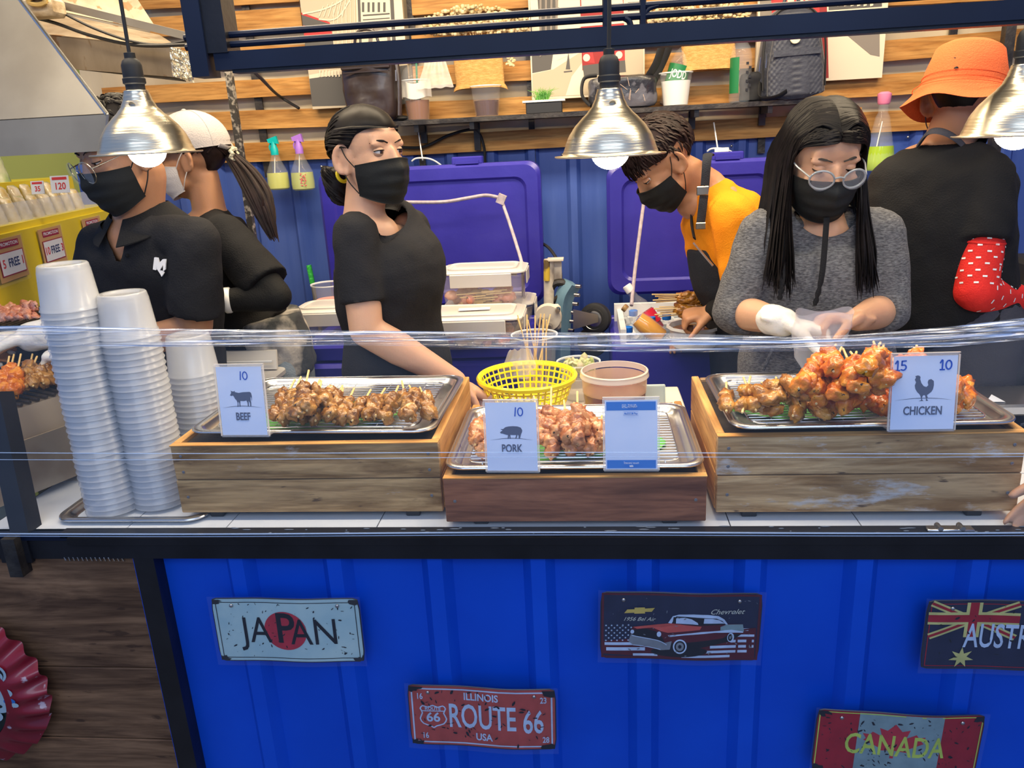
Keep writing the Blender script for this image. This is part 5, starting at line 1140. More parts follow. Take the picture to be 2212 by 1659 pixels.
pol = [([(1143, -30), (1200, -30), (1200, 78), (1190, 150), (1150, 158)], C_gr), ([(1143, -20), (1160, -20), (1166, 70), (1150, 80)], C_wh), ([(1205, -30), (1255, -30), (1250, 110), (1205, 130)], C_wh), ([(1150, 160), (1195, 150), (1255, 112), (1390, 100), (1390, 200), (1150, 210)], mat('canvas_road', (.46, .38, .27), .7)), ([(1235, 165), (1262, 130), (1258, 205), (1222, 206)], C_wh),
       ([(1201, 14), (1220, 13), (1222, 52), (1203, 52)], C_wh), ([(1204, 16), (1217, 15), (1218, 26), (1205, 27)], C_gr), ([(1222, 150), (1228, 112), (1232, 150)], C_gr), ([(1218, 154), (1236, 152), (1236, 155), (1218, 157)], C_gr),
       ([(1252, -30), (1346, -30), (1350, 140), (1258, 152)], C_dr), ([(1255, -10), (1344, -14), (1346, 12), (1256, 18)], C_wh), ([(1252, 60), (1348, 52), (1350, 132), (1330, 142), (1262, 134)], C_red), ([(1253, 52), (1348, 44), (1348, 50), (1253, 58)], C_wh), ([(1280, 112), (1325, 110), (1324, 140), (1286, 143)], C_dr),
       ([(1258, 142), (1350, 130), (1352, 155), (1262, 165)], C_gr), ([(1352, -30), (1392, -30), (1392, 95), (1354, 100)], C_wh)] + [([(1356, y), (1388, y-2), (1388, y+3), (1356, y+5)], C_gr) for y in (5, 20, 35, 60, 75)] + [([(1165+i*12, -20), (1170+i*12, -20), (1170+i*11, 120-i*4), (1166+i*11, 124-i*4)], C_mg) for i in range(4)]
def CDm(x, y, r_): p = at(x, y, 3.42); return disc((p.x, p.z), px(r_, 3.4), 16)
pol += [(CDm(1267, 125, 7), C_wh), (CDm(1337, 119, 7), C_wh), (T('C', .028, CDm(1211, 21, 1).v[0].x, at(1211, 21, 3.42).z, 1, .001), C_wh)]
canvas(1140, -30, 1392, 203, 'canvas print of a street with an old red double-decker', pol, C_wh, 3.43)
pol = [([(1640, -30), (1668, -30), (1668, 165), (1646, 165)], C_mg), ([(1665, -30), (1768, -30), (1778, 168), (1672, 172)], C_red), ([(1700, -30), (1745, -30), (1750, 160), (1706, 165)], C_wh), ([(1768, -30), (1785, -30), (1790, 168), (1776, 170)], C_dr), ([(1790, -30), (1905, -30), (1905, 14), (1790, 22)], C_gr), ([(1820, 68), (1900, 60), (1900, 122), (1880, 118)], C_mg)]
pol += [([(1706, y), (1748, y-3), (1748, y-1), (1706, y+3)], C_red) for y in (10, 40, 70, 100, 130)] + [([(x, -30), (x+4, -30), (x+6, 160), (x+2, 160)], C_red) for x in (1715, 1735)] + [([(1795+i*14, -25), (1802+i*14, -25), (1802+i*14, 12), (1795+i*14, 14)], C_wh) for i in range(7)]
canvas(1638, -30, 1903, 168, 'canvas print with a red telephone box behind the backpack', pol, C_wh, 3.435)

# ---- burlap pouches with dried flowers
M_bur = mat('burlap', (.50, .26, .07), .85, col2=(.62, .36, .12), nscale=60, nstretch=(1, 1, 3), bump=.4, bscale=160); M_flw = mat('dried_flower', (.72, .60, .38), .8, col2=(.50, .38, .18), nscale=30)
def sack(cx_, y0_, y1_, w_, Y, lab, fl, flab, seed):
    a, b = at(cx_, y0_, Y), at(cx_+6, y1_, Y); W_ = px(w_, Y); H_ = a.z-b.z
    def f(u, v):
        q = 2*PI*u; fl_ = 1+.20*max(0, v-.75)*4*.5+.25*(1-v)**6; return V((lerp(b.x, a.x, v)+W_/2*math.cos(q)*(1 if v > .12 else 1.12-.5*v), Y+.030*math.sin(q)+.003*noise.noise((u*9, v*9, seed)), b.z+H_*v-.012*(abs(math.cos(q))**6)*(1-v)**5))
    o = one('burlap_pouch', MB().grid(f, 36, 14, cu=True), M_bur, lab, 'pouch')
    r = random.Random(seed); m = MB(); st_ = MB(); cc = at(cx_, y0_-20, Y)
    x0, x1, yt, yb = fl
    for i in range(520):
        px_ = r.uniform(x0, x1); tt = abs((px_-(x0+x1)/2)/((x1-x0)/2)); py_ = lerp(yb, yt, r.random()*(1-.5*tt**2)); p = at(px_, py_, Y-r.uniform(-.02, .04)); s = r.uniform(.006, .011)
        m.ell(p, (s, s, s*.8), n=6, m=4)
    base = V((cc.x, Y, a.z-.01))
    for i in range(26):
        px_ = r.uniform(x0, x1); p = at(px_, lerp(yt, yb, .4), Y); st_.tube([base, base.lerp(p, .5)+V((0, 0, .01)), p], .0018, 4)
    t = thing('dried_flowers', flab, 'flowers', (base.x, base.y, base.z)); obj('blossoms', m, M_flw, t, kind='stuff'); obj('stems', st_, M_stick, t, kind='stuff')
sack(1032, 118, 190, 100, 3.38, 'burlap pouch hanging above the cola cup', (916, 1142, 10, 74), 'cream dried flowers spreading from the burlap pouch above the cola', 5)
sack(1528, 78, 150, 104, 3.38, 'burlap pouch hanging between the dark bottle and the water bottle', (1400, 1620, -14, 48), 'cream dried flowers in the pouch above the water bottle', 6)
m = MB(); r = random.Random(3)
for i in range(40): p = at(1100+r.uniform(-6, 12), r.uniform(120, 142), 3.38); m.ell(p, .005, n=5, m=4)
one('flower_sprig', m, M_flw, 'small cream sprig of dried flowers dangling right of the left pouch', 'flower', kind='stuff')

# ---- spray bottles hanging on the wall
def spray(px_, pyb, h_px, col, liqc, label, Y=3.40, flower=False, plain=False):
    b = at(px_, pyb, Y); s = px(h_px, 3.27)/.235; t = thing('spray_bottle', label, 'spray bottle', b)
    P = [(.001, 0), (.040, 0), (.047, .006), (.048, .03), (.046, .07), (.036, .095), (.022, .125), (.015, .150), (.013, .165)] if not plain else [(.001, 0), (.044, 0), (.048, .006), (.047, .03), (.030, .12), (.021, .165), (.015, .175), (.015, .20)]
    P = [(a*s, c*s) for a, c in P]
    obj('bottle_wall', MB().lathe(P, 28), M_clear, t, world=False); L = [(a-.002, c+.002) for a, c in P if .0 <= c <= .075*s]; L[0] = (.001, .002); L += [(.040*s, .075*s)] if plain else []
    obj('cleaning_fluid', MB().lathe(L+[(.001, L[-1][1])], 24), mat('fluid_'+label.split()[0], liqc, .05, alpha=.8, coat=.4), t, world=False)
    cm = mat('trigger_'+label.split()[0], col, .35)
    if plain: obj('cap', MB().lathe([(.015*s, .20*s), (.019*s, .205*s), (.021*s, .232*s), (.012*s, .238*s), (.001, .236*s)], 20), cm, t, world=False)
    else:
        obj('trigger_head', MB().lathe([(.0165*s, .145*s), (.0165*s, .170*s), (.013*s, .178*s), (.009*s, .20*s), (.001, .20*s)], 20).hull([V(p)*s for p in [(-.020, -.008, .195), (-.020, .008, .195), (.022, -.009, .19), (.022, .009, .19), (-.026, -.005, .21), (-.026, .005, .21), (.016, -.008, .222), (.016, .008, .222)]]).tube([V(p)*s for p in [(-.012, 0, .195), (-.020, 0, .180), (-.018, 0, .165)]], .0035*s, 6), cm, t, world=False)
    obj('dip_tube', MB().tube([(0, 0, .15*s), (-.02*s, 0, .012)], .0022, 6), M_white, t, world=False)
    if flower:
        m = MB(); r = random.Random(1); [m.ell((r.uniform(.006, .030)*s, -.046*s, r.uniform(.02, .07)*s), (.003, .001, .003), n=6, m=4) for _ in range(26)]; obj('flower_decal', m, mat('pink_flower_print', (.6, .12, .12), .5), t, world=False, kind='stuff')
spray(604, 410, 122, (.0, .42, .42), (.60, .62, .12), 'teal-headed spray bottle with yellow fluid hanging on the wall'); spray(657, 411, 128, (.36, .16, .62), (.50, .55, .15), 'purple-headed spray bottle with flower print hanging on the wall', flower=True)
spray(1897, 368, 152, (.85, .25, .42), (.40, .60, .02), 'pink-capped clear bottle of green fluid hanging beside the long-haired woman', plain=True, Y=3.38)
br = thing('broom', 'broom with green grip and grey handle leaning on the blue wall', 'broom', at(690, 700, 3.38)); a, b, c = at(667, 573, 3.33), at(675, 612, 3.33), at(690, 700, 3.33)
obj('grip', MB().tube([a, b], .0115, 10), mat('green_grip', (.06, .62, .10), .4, bump=.5, bscale=90), br); d_ = (c-b).normalized()
obj('handle', MB().tube([b, b+d_*1.0], .0085, 10), mat('grey_handle', (.16, .15, .14), .5), br); obj('broom_head', MB().box(b+d_*1.04, (.24, .05, .10)), mat('green_bristle', (.05, .3, .1), .8), br)
# zip ties
for (x, y, lab) in ((918, 346, 'pale zip tie knotted on the left ice chest latch'), (1556, 325, 'white zip tie with tag over the right ice chest')):
    m = MB().tube(spline([at(x-28, y+2, 3.30), at(x-18, y-4, 3.29), at(x+5, y-4, 3.28), at(x+22, y+2, 3.29), at(x+36, y+12, 3.30)], 6), .0035, 6).tube([at(x-5, y, 3.29), at(x-14, y-60, 3.40)], .003, 5)
    if x > 1000: m.box(at(x+3, y+2, 3.27), (.055, .006, .028), bev=.002)
    one('zip_tie', m, M_white, lab, 'tie')
# ================================================================ ice chests
M_chest = mat('blue_chest_plastic', (.022, .018, .24), .36, col2=(.036, .030, .32), nscale=3, bump=.06, bscale=50, coat=.15)
def rbox(w, d, h, r=.03, n=5, z0=0):
    L = []
    for z, e in ((0, -r*.5), (r*.3, 0), (h-r*.3, 0), (h, -r*.4)): L.append([(x, y, z0+z) for x, y in rrect(w+2*e, d+2*e, r, n)])
    m = loft(L); k = len(L[0]); m.f.append(tuple(reversed(range(k)))); m.mi.append(0); return m
def chest(x0, x1, zt, zl0, zl1, Yb, Yf, label, lidlab):
    w = x1-x0; t = thing('ice_chest', label, 'ice chest', ((x0+x1)/2, (Yb+Yf)/2, 0)); d = Yb-Yf
    # body: four walls and rim so that it is open
    for (cx, cy, sx, sy) in ((0, -d/2+.03, w, .06), (0, d/2-.03, w, .06), (-w/2+.04, 0, .08, d-.12), (w/2-.04, 0, .08, d-.12)):
        obj('body_wall', MB().box((cx, cy, zt/2), (sx, sy, zt), bev=.012), M_chest, t, 0, world=False)
    obj('body_floor', MB().box((0, 0, .12), (w-.16, d-.12, .10)), M_chest, t, 0, world=False)
    # open lid, upright
    lh = zl1-zl0
    lid = MB(); P = rrect(w, lh, .05, 6); n = len(P)
    def ring(e, y): return [(x, y, (zl0+zl1)/2+z) for x, z in rrect(w+2*e, lh+2*e, .05 if e > -.04 else .045, 6)]
    lm = loft([ring(0, .07), ring(0, .012), ring(-.012, 0), ring(-.055, .0), ring(-.064, .010), ring(-.075, .010)], cap=True)
    lm.v = [p+V((0, d/2+.0, 0)) for p in lm.v]; lm.f = [tuple(reversed(q)) for q in lm.f]
    obj('lid', lm, M_chest, t, 30, world=False, label=lidlab)
    obj('latch', MB().box((w*.18, d/2+.03, zl1+.012), (.12, .04, .030), bev=.004).box((w*.18, d/2+.008, zl1+.006), (.09, .01, .012)), M_chest, t, 0, world=False)
    obj('latch', MB().box((-w*.22, d/2+.03, zl1+.012), (.07, .04, .034), bev=.004), M_chest, t, 0, world=False)
    return t
zb0 = at(1100, 652, 3.1).z; 
c1x0, c1x1 = at(686, 400, 3.1).x, at(1168, 400, 3.1).x
z1a, z1b = at(1000, 660, 3.1).z, at(930, 358, 3.1).z
chest(c1x0, c1x1, .98, z1a, z1b, 3.1, 2.42, 'open blue plastic ice chest behind the woman with the low bun', 'upright blue lid with recessed panel')
c2x0, c2x1 = at(1312, 500, 3.1).x, at(1312, 500, 3.1).x+.66
z2a, z2b = at(1400, 636, 3.1).z, at(1620, 342, 3.1).z
chest(c2x0, c2x1, .97, z2a, z2b, 3.1, 2.62, 'open blue plastic ice chest full of ice and bottles behind the bending man', 'upright blue lid behind the bending man')
M_rope = mat('grey_rope', (.42, .36, .40), .8, col2=(.30, .26, .30), nscale=60, nstretch=(1, 1, 1))
one('rope', MB().tube(spline([at(835, 436, 2.98), at(900, 437, 2.97), at(960, 436, 2.97), at(1010, 428, 2.98), at(1050, 422, 2.99), at(1082, 428, 2.99)], 8), .0065, 8).tube(spline([at(1084, 434, 2.99), at(1100, 480, 2.92), at(1116, 530, 2.85), at(1128, 575, 2.74), at(1131, 640, 2.70)], 8), .006, 8).box(at(1083, 430, 2.98), (.030, .03, .034), rotm(0, 25, 0)), M_rope, 'grey rope with white clamp stopping the left ice chest lid', 'rope')
one('rope', MB().tube(spline([at(1412, 420, 2.99), at(1400, 424, 2.99), at(1392, 432, 2.98)], 6), .005, 8).tube(spline([at(1391, 434, 2.98), at(1381, 510, 2.9), at(1371, 590, 2.82), at(1364, 660, 2.72)], 6), .0065, 8).box(at(1393, 430, 2.98), (.026, .03, .032), rotm(0, -30, 0)), M_rope, 'grey rope with white clamp stopping the right ice chest lid', 'rope')

# ---- clip-lid boxes of marinated skewers
M_boxp = mat('clear_box_plastic', (.70, .64, .60), .25, alpha=.26, coat=.4); M_lid = mat('frosted_box_lid', (.66, .62, .58), .3, alpha=.88, coat=.3)
def clipbox(p, w, d, h, lab, lidrot=0, fill=True, rz=0):
    t = thing('food_box', lab, 'food box', p, (0, 0, math.radians(rz)), 'clip-lid food boxes')
    L = [[(x, y, z) for x, y in rrect(w*s, d*s, .03, 4)] for z, s in ((0, .86), (.006, .90), (h*.9, .98), (h*.92, 1.0), (h, 1.0))]
    obj('box_body', loft(L, cap=False), M_boxp, t, 30, world=False)
    obj('lid', moved(rbox(w+.01, d+.01, .014, .03), (0, 0, h)).merge(moved(rbox(w-.05, d-.05, .008, .03), (0, 0, h+.010))), M_lid, t, 30, world=False)
    obj('clip', MB().box((0, -d/2-.006, h-.016), (w*.72, .005, .044), bev=.002), M_lid, t, 0, world=False)
    obj('clip', MB().box((0, d/2+.006, h-.016), (w*.72, .005, .044), bev=.002), M_lid, t, 0, world=False)
    for s in (-1, 1): obj('clip', MB().box((s*(w/2+.006), 0, h-.016), (.005, d*.55, .044), bev=.002), M_lid, t, 0, world=False)
    if fill:
        m = MB(); m2 = MB(); r = random.Random(int(p[0]*999)); sp = MB()
        for i in range(46):
            x, y, z = r.uniform(-w*.38, w*.38), r.uniform(-d*.40, d*.36), r.uniform(.015, h*.42); s = r.uniform(.012, .02); (m if abs(x) > w*.14 else m2).ell((x, y, z), (s*1.3, s, s*.9), rotm(r.uniform(0, 90), 0, r.uniform(0, 90)), 8, 6)
        for i in range(14): x = r.uniform(-w*.2, w*.2); z = .02+h*.5*r.random(); sp.tube([(x-w*.15, -d*.42, z), (x+w*.15, -d*.42, z+.004)], .0022, 4)
        obj('meat_filling', m, M_raw, t, world=False, kind='stuff'); obj('meat_filling', m2, mat('pale_fat_meat', (.72, .50, .30), .4), t, world=False, kind='stuff'); obj('skewer_sticks', sp, M_stick, t, world=False, kind='stuff')
    return t
ztp = at(1040, 660, 2.62).z
P = at(1050, 658, 2.66); clipbox((P.x, P.y+.0, P.z), .285, .20, px(75, 2.66), 'clear clip-lid box of skewers on top of the box stack')
P2 = at(1065, 712, 2.72); clipbox((P2.x, 2.72, P.z-px(50, 2.7)), .30, .20, px(48, 2.7), 'clear food box under the topmost one')
P3_ = at(1030, 735, 2.46); clipbox((P3_.x-.01, 2.46, P3_.z-.005), .33, .22, px(60, 2.5)*1.0, 'wide clear food box with a paper slip, nearest of the box stack')
q = at(1035, 681, 2.46); one('paper_slip', MB().box((P3_.x, 2.45, P3_.z-.005+px(60, 2.5)+.0225), (.10, .035, .0008), rotm(0, 0, 5)), M_print_white, 'small white paper slip lying on the nearest food box lid', 'paper')
P4 = at(715, 700, 2.6); clipbox((at(712, 700, 2.55).x, 2.60, at(712, 740, 2.55).z), .24, .20, px(70, 2.6), 'clear food box left of the woman with the low bun', fill=False)
P5 = at(716, 668, 2.72); dcup(V((at(716, 668, 2.72).x, 2.72, at(716, 672, 2.72).z)), .060, .045, .10, mat('pink_paste', (.62, .25, .20), .4), .45, 'clear tub with pink meat on the boxes left of the bun woman', 'plastic_tub')
one('chest_trim', MB().tube([at(1143, 668, 2.74), at(1108, 735, 2.44)], .012, 4), mat('cream_trim', (.55, .50, .42), .6), 'pale trim strip on the edge of the left ice chest', 'strip')
# things the stacked boxes stand on: a crate insert inside the chest
one('support_board', MB().box((at(900, 700, 2.65).x+.03, 2.66, P3_.z-.03), (.70, .44, .04)), M_chest, 'blue inner shelf of the left ice chest under the food boxes', 'board')

# ---- pallet-truck head: hydraulic pump, blue bar and castor
hp = thing('hand_pallet_truck', 'upright pallet truck with blue bar, pump and castor between the ice chests', 'pallet truck', (at(1230, 700, 3.0).x, 3.0, 0))
M_cream = mat('worn_cream_paint', (.60, .54, .44), .4, col2=(.30, .25, .20), nscale=14, lo=.5, hi=.72, detail=7); M_bbar = mat('worn_sky_blue_paint', (.11, .21, .29), .45, col2=(.17, .29, .37), nscale=8, detail=7, bump=.1); M_brt = mat('worn_yellow_paint', (.55, .38, .04), .5, col2=(.12, .08, .03), nscale=18, lo=.5, hi=.6)
YY = 2.95
def H(x, y, Y=YY): return at(x, y, Y)
obj('blue_bar', MB().tube(spline([H(1236, 612), H(1220, 640), H(1214, 680), H(1212, 735), H(1210, 900)], 6), .036, 4, up=(0, 1, 0), flat=None), M_bbar, hp, 30)
m = MB(); a, b = H(1186, 560), H(1186, 620); m.tube([a, b, H(1186, 720)], .020, 10); obj('pump_post', m, M_cream, hp)
obj('yellow_tube', MB().tube([H(1181, 562, 2.93), H(1181, 606, 2.93)], .012, 10), M_brt, hp)
obj('pump_block', MB().box(H(1200, 560), (.06, .06, .006)).box(H(1202, 585, 2.97), (.04, .04, .09)), M_cream, hp, 0)
obj('linkage', MB().tube(spline([H(1185, 640), H(1195, 615), H(1215, 610), H(1232, 620)], 5), .014, 8).tube([H(1190, 660), H(1218, 625)], .010, 8).tube([H(1196, 678), H(1210, 650)], .014, 8), M_dark, hp)
obj('side_plate', MB().lathe([(.001, .02), (.048, .02), (.052, .015), (.052, -.01)], 24, rot4(90, 0, 0, H(1184, 685, 2.90))).box(H(1196, 685, 2.90), (.055, .02, .100), bev=.01), M_cream, hp)
for (x, y) in ((1168, 690), (1187, 703), (1205, 668)): obj('bolt', MB().lathe([(.001, .03), (.008, .03), (.010, .02), (.010, 0)], 12, rot4(90, 0, 0, H(x, y, 2.88))), M_screw, hp)
for k in range(6): obj('bolt', MB().lathe([(.001, .02), (.007, .02), (.008, 0)], 10, rot4(90, 0, 60, H(1245-k*3.2, 618+k*19, 2.91))), M_screw, hp)
W_ = H(1286, 688, 2.92)
obj('wheel', MB().lathe([(.030, -.018), (.046, -.020), (.058, -.016), (.060, 0), (.058, .016), (.046, .020), (.030, .018)], 40, rot4(84, 0, -20, W_)), M_rubber, hp)
obj('wheel_hub', MB().lathe([(.001, .022), (.012, .022), (.014, .016), (.034, .014), (.040, .020), (.041, 0)], 32, rot4(84, 0, -20, W_)), M_steel, hp)
obj('fork', MB().hull([H(1238, 668, 2.90), H(1238, 712, 2.90), H(1292, 680, 2.88), H(1292, 696, 2.88), H(1238, 668, 2.885), H(1238, 712, 2.885), H(1292, 680, 2.87), H(1292, 696, 2.87)]), M_steel, hp, 0)
obj('wheel', MB().lathe([(.030, -.018), (.058, -.016), (.060, 0), (.058, .016), (.030, .018)], 40, rot4(84, 0, -20, H(1280, 738, 3.0))), M_rubber, hp)
obj('fork_leg', MB().box((at(1215, 720, 2.98).x, 2.98, .35), (.16, .06, .7)), M_bbar, hp, 0)
one('cable', MB().tube(spline([at(1160, 520, 3.2), at(1185, 535, 3.1), at(1205, 565, 3.02), at(1212, 600, 2.98), at(1206, 618, 2.96)], 6), .006, 6), M_rubber, 'black hose arching above the pallet truck pump', 'hose')

# ---- ice, bottles in the right chest
IZ = at(1440, 735, 2.72).z
M_ice = mat('crushed_ice', (.62, .66, .70), .12, alpha=.75, coat=.6)
m = MB(); r = random.Random(6)
for i in range(380):
    x = r.uniform(at(1350, 700, 2.7).x, at(1500, 700, 2.7).x); y = r.uniform(2.68, 2.98); z = IZ+r.uniform(-.02, .015)+.03*(y-2.6); s = r.uniform(.008, .016); m.box((x, y, z), (s*2, s*1.6, s*1.4), Euler((r.random()*3, r.random()*3, r.random()*3)))
one('ice', m, M_ice, 'crushed ice around the bottles in the right ice chest', 'ice', kind='stuff', smooth=0)
one('styrofoam_liner', MB().box((at(1345, 720, 2.72).x, 2.83, IZ-.01), (.02, .36, .14)).box((at(1430, 650, 2.98).x, 2.99, IZ+.02), (.36, .02, .12)), mat('liner_white', (.66, .66, .66), .6), 'white liner along the edges of the right ice chest', 'liner')
GP = [(.001, 0), (.028, 0), (.031, .006), (.031, .10), (.026, .14), (.014, .175), (.012, .21)]
M_redj = mat('red_soda', (.45, .01, .03), .06, alpha=.93, coat=.7); M_orj = mat('orange_soda', (.85, .38, .01), .06, alpha=.96, coat=.7); M_bluecap = mat('blue_cap', (.01, .16, .62), .4); M_wat = mat('bottle_water', (.40, .55, .70), .06, alpha=.35)
A, B_ = at(1420, 714, 2.74), at(1357, 622, 2.78); q = (B_-A).normalized().to_track_quat('Z', 'Y').to_euler(); Lh = (B_-A).length
rb_ = bottle(A, [(a*1.05, b*Lh/.225) for a, b in GP], Lh*.93, 'red soda bottle with white cap leaning in the ice', M_redj, Lh*.60, M_white, q, .015, caph=.022)
obj('label', MB().grid(lambda u, v: (.0335*math.cos(2*PI*u), .0335*math.sin(2*PI*u), Lh*(.14+.28*v)), 24, 2), mat('soda_label_red', (.62, .02, .05), .35), rb_, world=False)
lt = text_mb('ปรินซ์', .030, .9, 0, bold=.001); lt.v = [V((-.0350*math.sin(-p.x/.034), -.0350*math.cos(p.x/.034), p.z+Lh*.28)) for p in lt.v]; 
mm = MB(); [mm.ell((.0345*math.sin(-.35+a_*.0), -.0345*math.cos(-.35), Lh*.28), (.016, .002, .012), n=12, m=6) for a_ in (0,)]; obj('label_patch', mm, M_labelg, rb_, world=False)
obj('lettering', lt, M_labelw, rb_, 0, world=False)
A, B_ = at(1428, 730, 2.64), at(1347, 663, 2.66); q = (B_-A).normalized().to_track_quat('Z', 'Y').to_euler(); Lh = (B_-A).length
bottle(A, [(a*1.1, b*Lh/.225) for a, b in GP], Lh*.93, 'orange soda glass bottle leaning in front of the red one', M_orj, Lh*.70, mat('gold_cap', (.60, .38, .16), .35, .6), q, .012, caph=.012)
for (x, y, yy, lab) in ((1406, 690, 2.72, 'water bottle with blue cap in the middle of the ice'), (1440, 684, 2.76, 'water bottle with blue cap right of the middle one'), (1368, 676, 2.84, 'water bottle with blue cap behind the orange soda'), (1357, 712, 2.70, 'water bottle with blue cap lowest at the left of the ice')):
    p = at(x, y, yy); bottle(p-V((0, 0, .135)), [(.001, 0), (.026, 0), (.030, .006), (.030, .09), (.022, .115), (.013, .128), (.0125, .135)], .128, lab, M_wat, .09, M_bluecap, rt=.0150, grp='water bottles in the ice', caph=.016)
tb_ = thing('plastic_tub', 'white rimmed tub of skewers under the hand of the bending man', 'tub', at(1500, 745, 2.60))
p0 = tb_.location; R0 = .085
obj('tub_wall', MB().lathe([(.001, 0), (R0*.86, 0), (R0, .07), (R0+.008, .072), (R0+.008, .062), (R0, .060)], 12), M_white, tb_, 30, world=False)
obj('tub_sauce', MB().lathe([(.001, .055), (R0*.9, .055)], 24), M_beef, tb_, world=False)
G = 'skewers held by the bending man'
for i in range(11):
    y = 636+i*4.2; b = at(1408+(i*7) % 19, y+(6 if i > 4 else 0), 2.62+.008*(i % 3)); a = at(1518-(i % 3)*6, 636+i*2.5+(i > 4)*14, 2.62); 
    sk_ = skewer('wing', a, b, .42, 'satay skewer in the bunch held by the bending man', G, n=2, ml=.065)
# ---- service table, basket, sauce tub, bowls
M_board = mat('pale_table_board', (.62, .56, .48), .5, col2=(.70, .64, .55), nscale=5)
tbx0, tbx1 = -.24, .27
sv = thing('service_table', 'small pale service table behind the pork crate', 'table', (0.01, 2.14, 0))
obj('tabletop', MB().box((.012, 2.155, .897), (tbx1-tbx0, .39, .016), bev=.003), M_board, sv, 0)
for sx in (tbx0+.03, tbx1-.03):
    for y in (1.98, 2.32): obj('leg', MB().box((sx, y, .4445), (.03, .03, .889)), M_dark, sv, 0)
bz = .906; M_yb = mat('yellow_basket_plastic', (.90, .72, .005), .3, coat=.3, col2=(.92, .78, .01), nscale=5)
bc = at(1137, 812, 2.06); rbk = px(116, 1.99); bh = bc.z-bz
bk_ = thing('plastic_basket', 'yellow round plastic basket behind the pork card', 'basket', (bc.x, 2.075, bz))
def br_(z): return rbk*(.60+.36*(z/bh)**.8)
obj('basket_rim', MB().lathe([(rbk*.93, bh-.008), (rbk*.96, bh), (rbk*1.0, bh+.002), (rbk*1.03, bh-.003), (rbk*1.02, bh-.012), (rbk*.97, bh-.013)], 56, closed=True), M_yb, bk_, world=False)
for k in range(44):
    a = 2*PI*k/44; obj('basket_rib', None, None, bk_, me=None) if False else None
mrib = mesh_of('basket_rib', MB().tube([(br_(bh*i/8), 0, bh*i/8*.99) for i in range(9)], .0024, 5, flat=1.2), M_yb)
for k in range(40):
    o = obj('basket_rib', None, None, bk_, me=mrib); o.rotation_euler = (0, 0, 2*PI*k/40)
for i in range(7): z = bh*(i+.3)/7.6; obj('basket_hoop', MB().lathe([(br_(z)-.002, z-.0022), (br_(z)+.0025, z-.0022), (br_(z)+.0025, z+.0022), (br_(z)-.002, z+.0022)], 48, closed=True), M_yb, bk_, world=False)
obj('basket_base', MB().lathe([(.001, .001), (rbk*.6, .001), (rbk*.6, .004), (.001, .004)], 40), M_yb, bk_, world=False)
tc_ = at(1327, 797, 2.04); rt_ = px(78, 1.97); th = tc_.z-bz
tu = thing('sauce_tub', 'round translucent tub of reddish-brown dipping sauce with chopped spice', 'tub', (tc_.x, 2.05, bz))
M_tub = mat('stained_translucent_plastic', (.78, .46, .24), .3, alpha=.66, col2=(.86, .60, .38), nscale=6, coat=.3, spots=((.40, .14, .04), 26, (1, 1, 1.6), .66))
th -= .005
obj('tub_wall', MB().lathe([(rt_*.952, th*.60), (rt_*.97, th-.022), (rt_*.98, th-.020)], 56), M_tub, tu, world=False)
obj('tub_base', MB().lathe([(.001, .001), (rt_*.90, .001), (rt_*.93, .006), (rt_*.952, th*.60)], 56), mat('clear_tub_plastic', (.7, .55, .45), .2, alpha=.12, coat=.3), tu, world=False)
obj('tub_rim', MB().lathe([(rt_*.95, th-.016), (rt_*1.0, th-.018), (rt_*1.03, th-.016), (rt_*1.02, th-.010), (rt_*1.0, th-.006), (rt_*1.01, th-.002), (rt_*.99, th), (rt_*.95, th)], 56, closed=True), mat('frosted_rim', (.82, .70, .58), .25, alpha=.8, coat=.4), tu, world=False)
M_sauce = mat('chilli_sauce', (.16, .045, .03), .2, col2=(.26, .09, .06), nscale=12, coat=.8, spots=((.75, .45, .18), 90, (1, 1, 1), .66))
obj('sauce', MB().lathe([(.001, .004), (rt_*.895, .004), (rt_*.935, th*.60), (rt_*.93, th*.62), (.001, th*.62)], 48), M_sauce, tu, world=False)
dcup(V((at(1158, 790, 2.28).x, 2.26, bz)), .066, .052, at(1158, 722, 2.26).z-bz, mat('sticks_haze', (.6, .5, .4), .5, alpha=.3), .2, 'clear tub holding loose bamboo sticks behind the yellow basket', 'plastic_tub')
m = MB(); r = random.Random(5); c_ = V((at(1158, 790, 2.28).x, 2.26, bz))
for i in range(12): m.tube([c_+V((r.uniform(-.03, .03), r.uniform(-.03, .03), .01)), c_+V((r.uniform(-.05, .05), r.uniform(-.05, .05), .25))], .002, 5)
one('bamboo_sticks', m, M_stick, 'loose bamboo sticks standing in the clear tub', 'sticks', kind='stuff')
bw = dcup(V((at(1250, 800, 2.26).x, 2.255, bz)), .062, .045, at(1250, 786, 2.26).z-bz+.01, mat('bowl_haze', (.7, .66, .6), .4, alpha=.5), .6, 'clear bowl of chopped greens behind the sauce tub', 'plastic_tub')
m = MB(); c_ = V((at(1250, 800, 2.26).x, 2.255, at(1250, 786, 2.26).z-.004))
for i in range(60): s = r.uniform(.006, .012); m.ell(c_+V((r.uniform(-.045, .045), r.uniform(-.04, .04), r.uniform(-.01, .014))), (s*1.6, s, s*.6), rotm(r.uniform(0, 180), r.uniform(0, 180), 0), 6, 4)
one('chopped_greens', m, mat('pickled_greens', (.30, .36, .10), .5, col2=(.66, .56, .36), nscale=40), 'chopped greens heaped in the clear bowl', 'greens', kind='stuff')
hangbag(1120, 815, 2.20, .13, .085, 'crumpled clear bag standing behind the yellow basket')
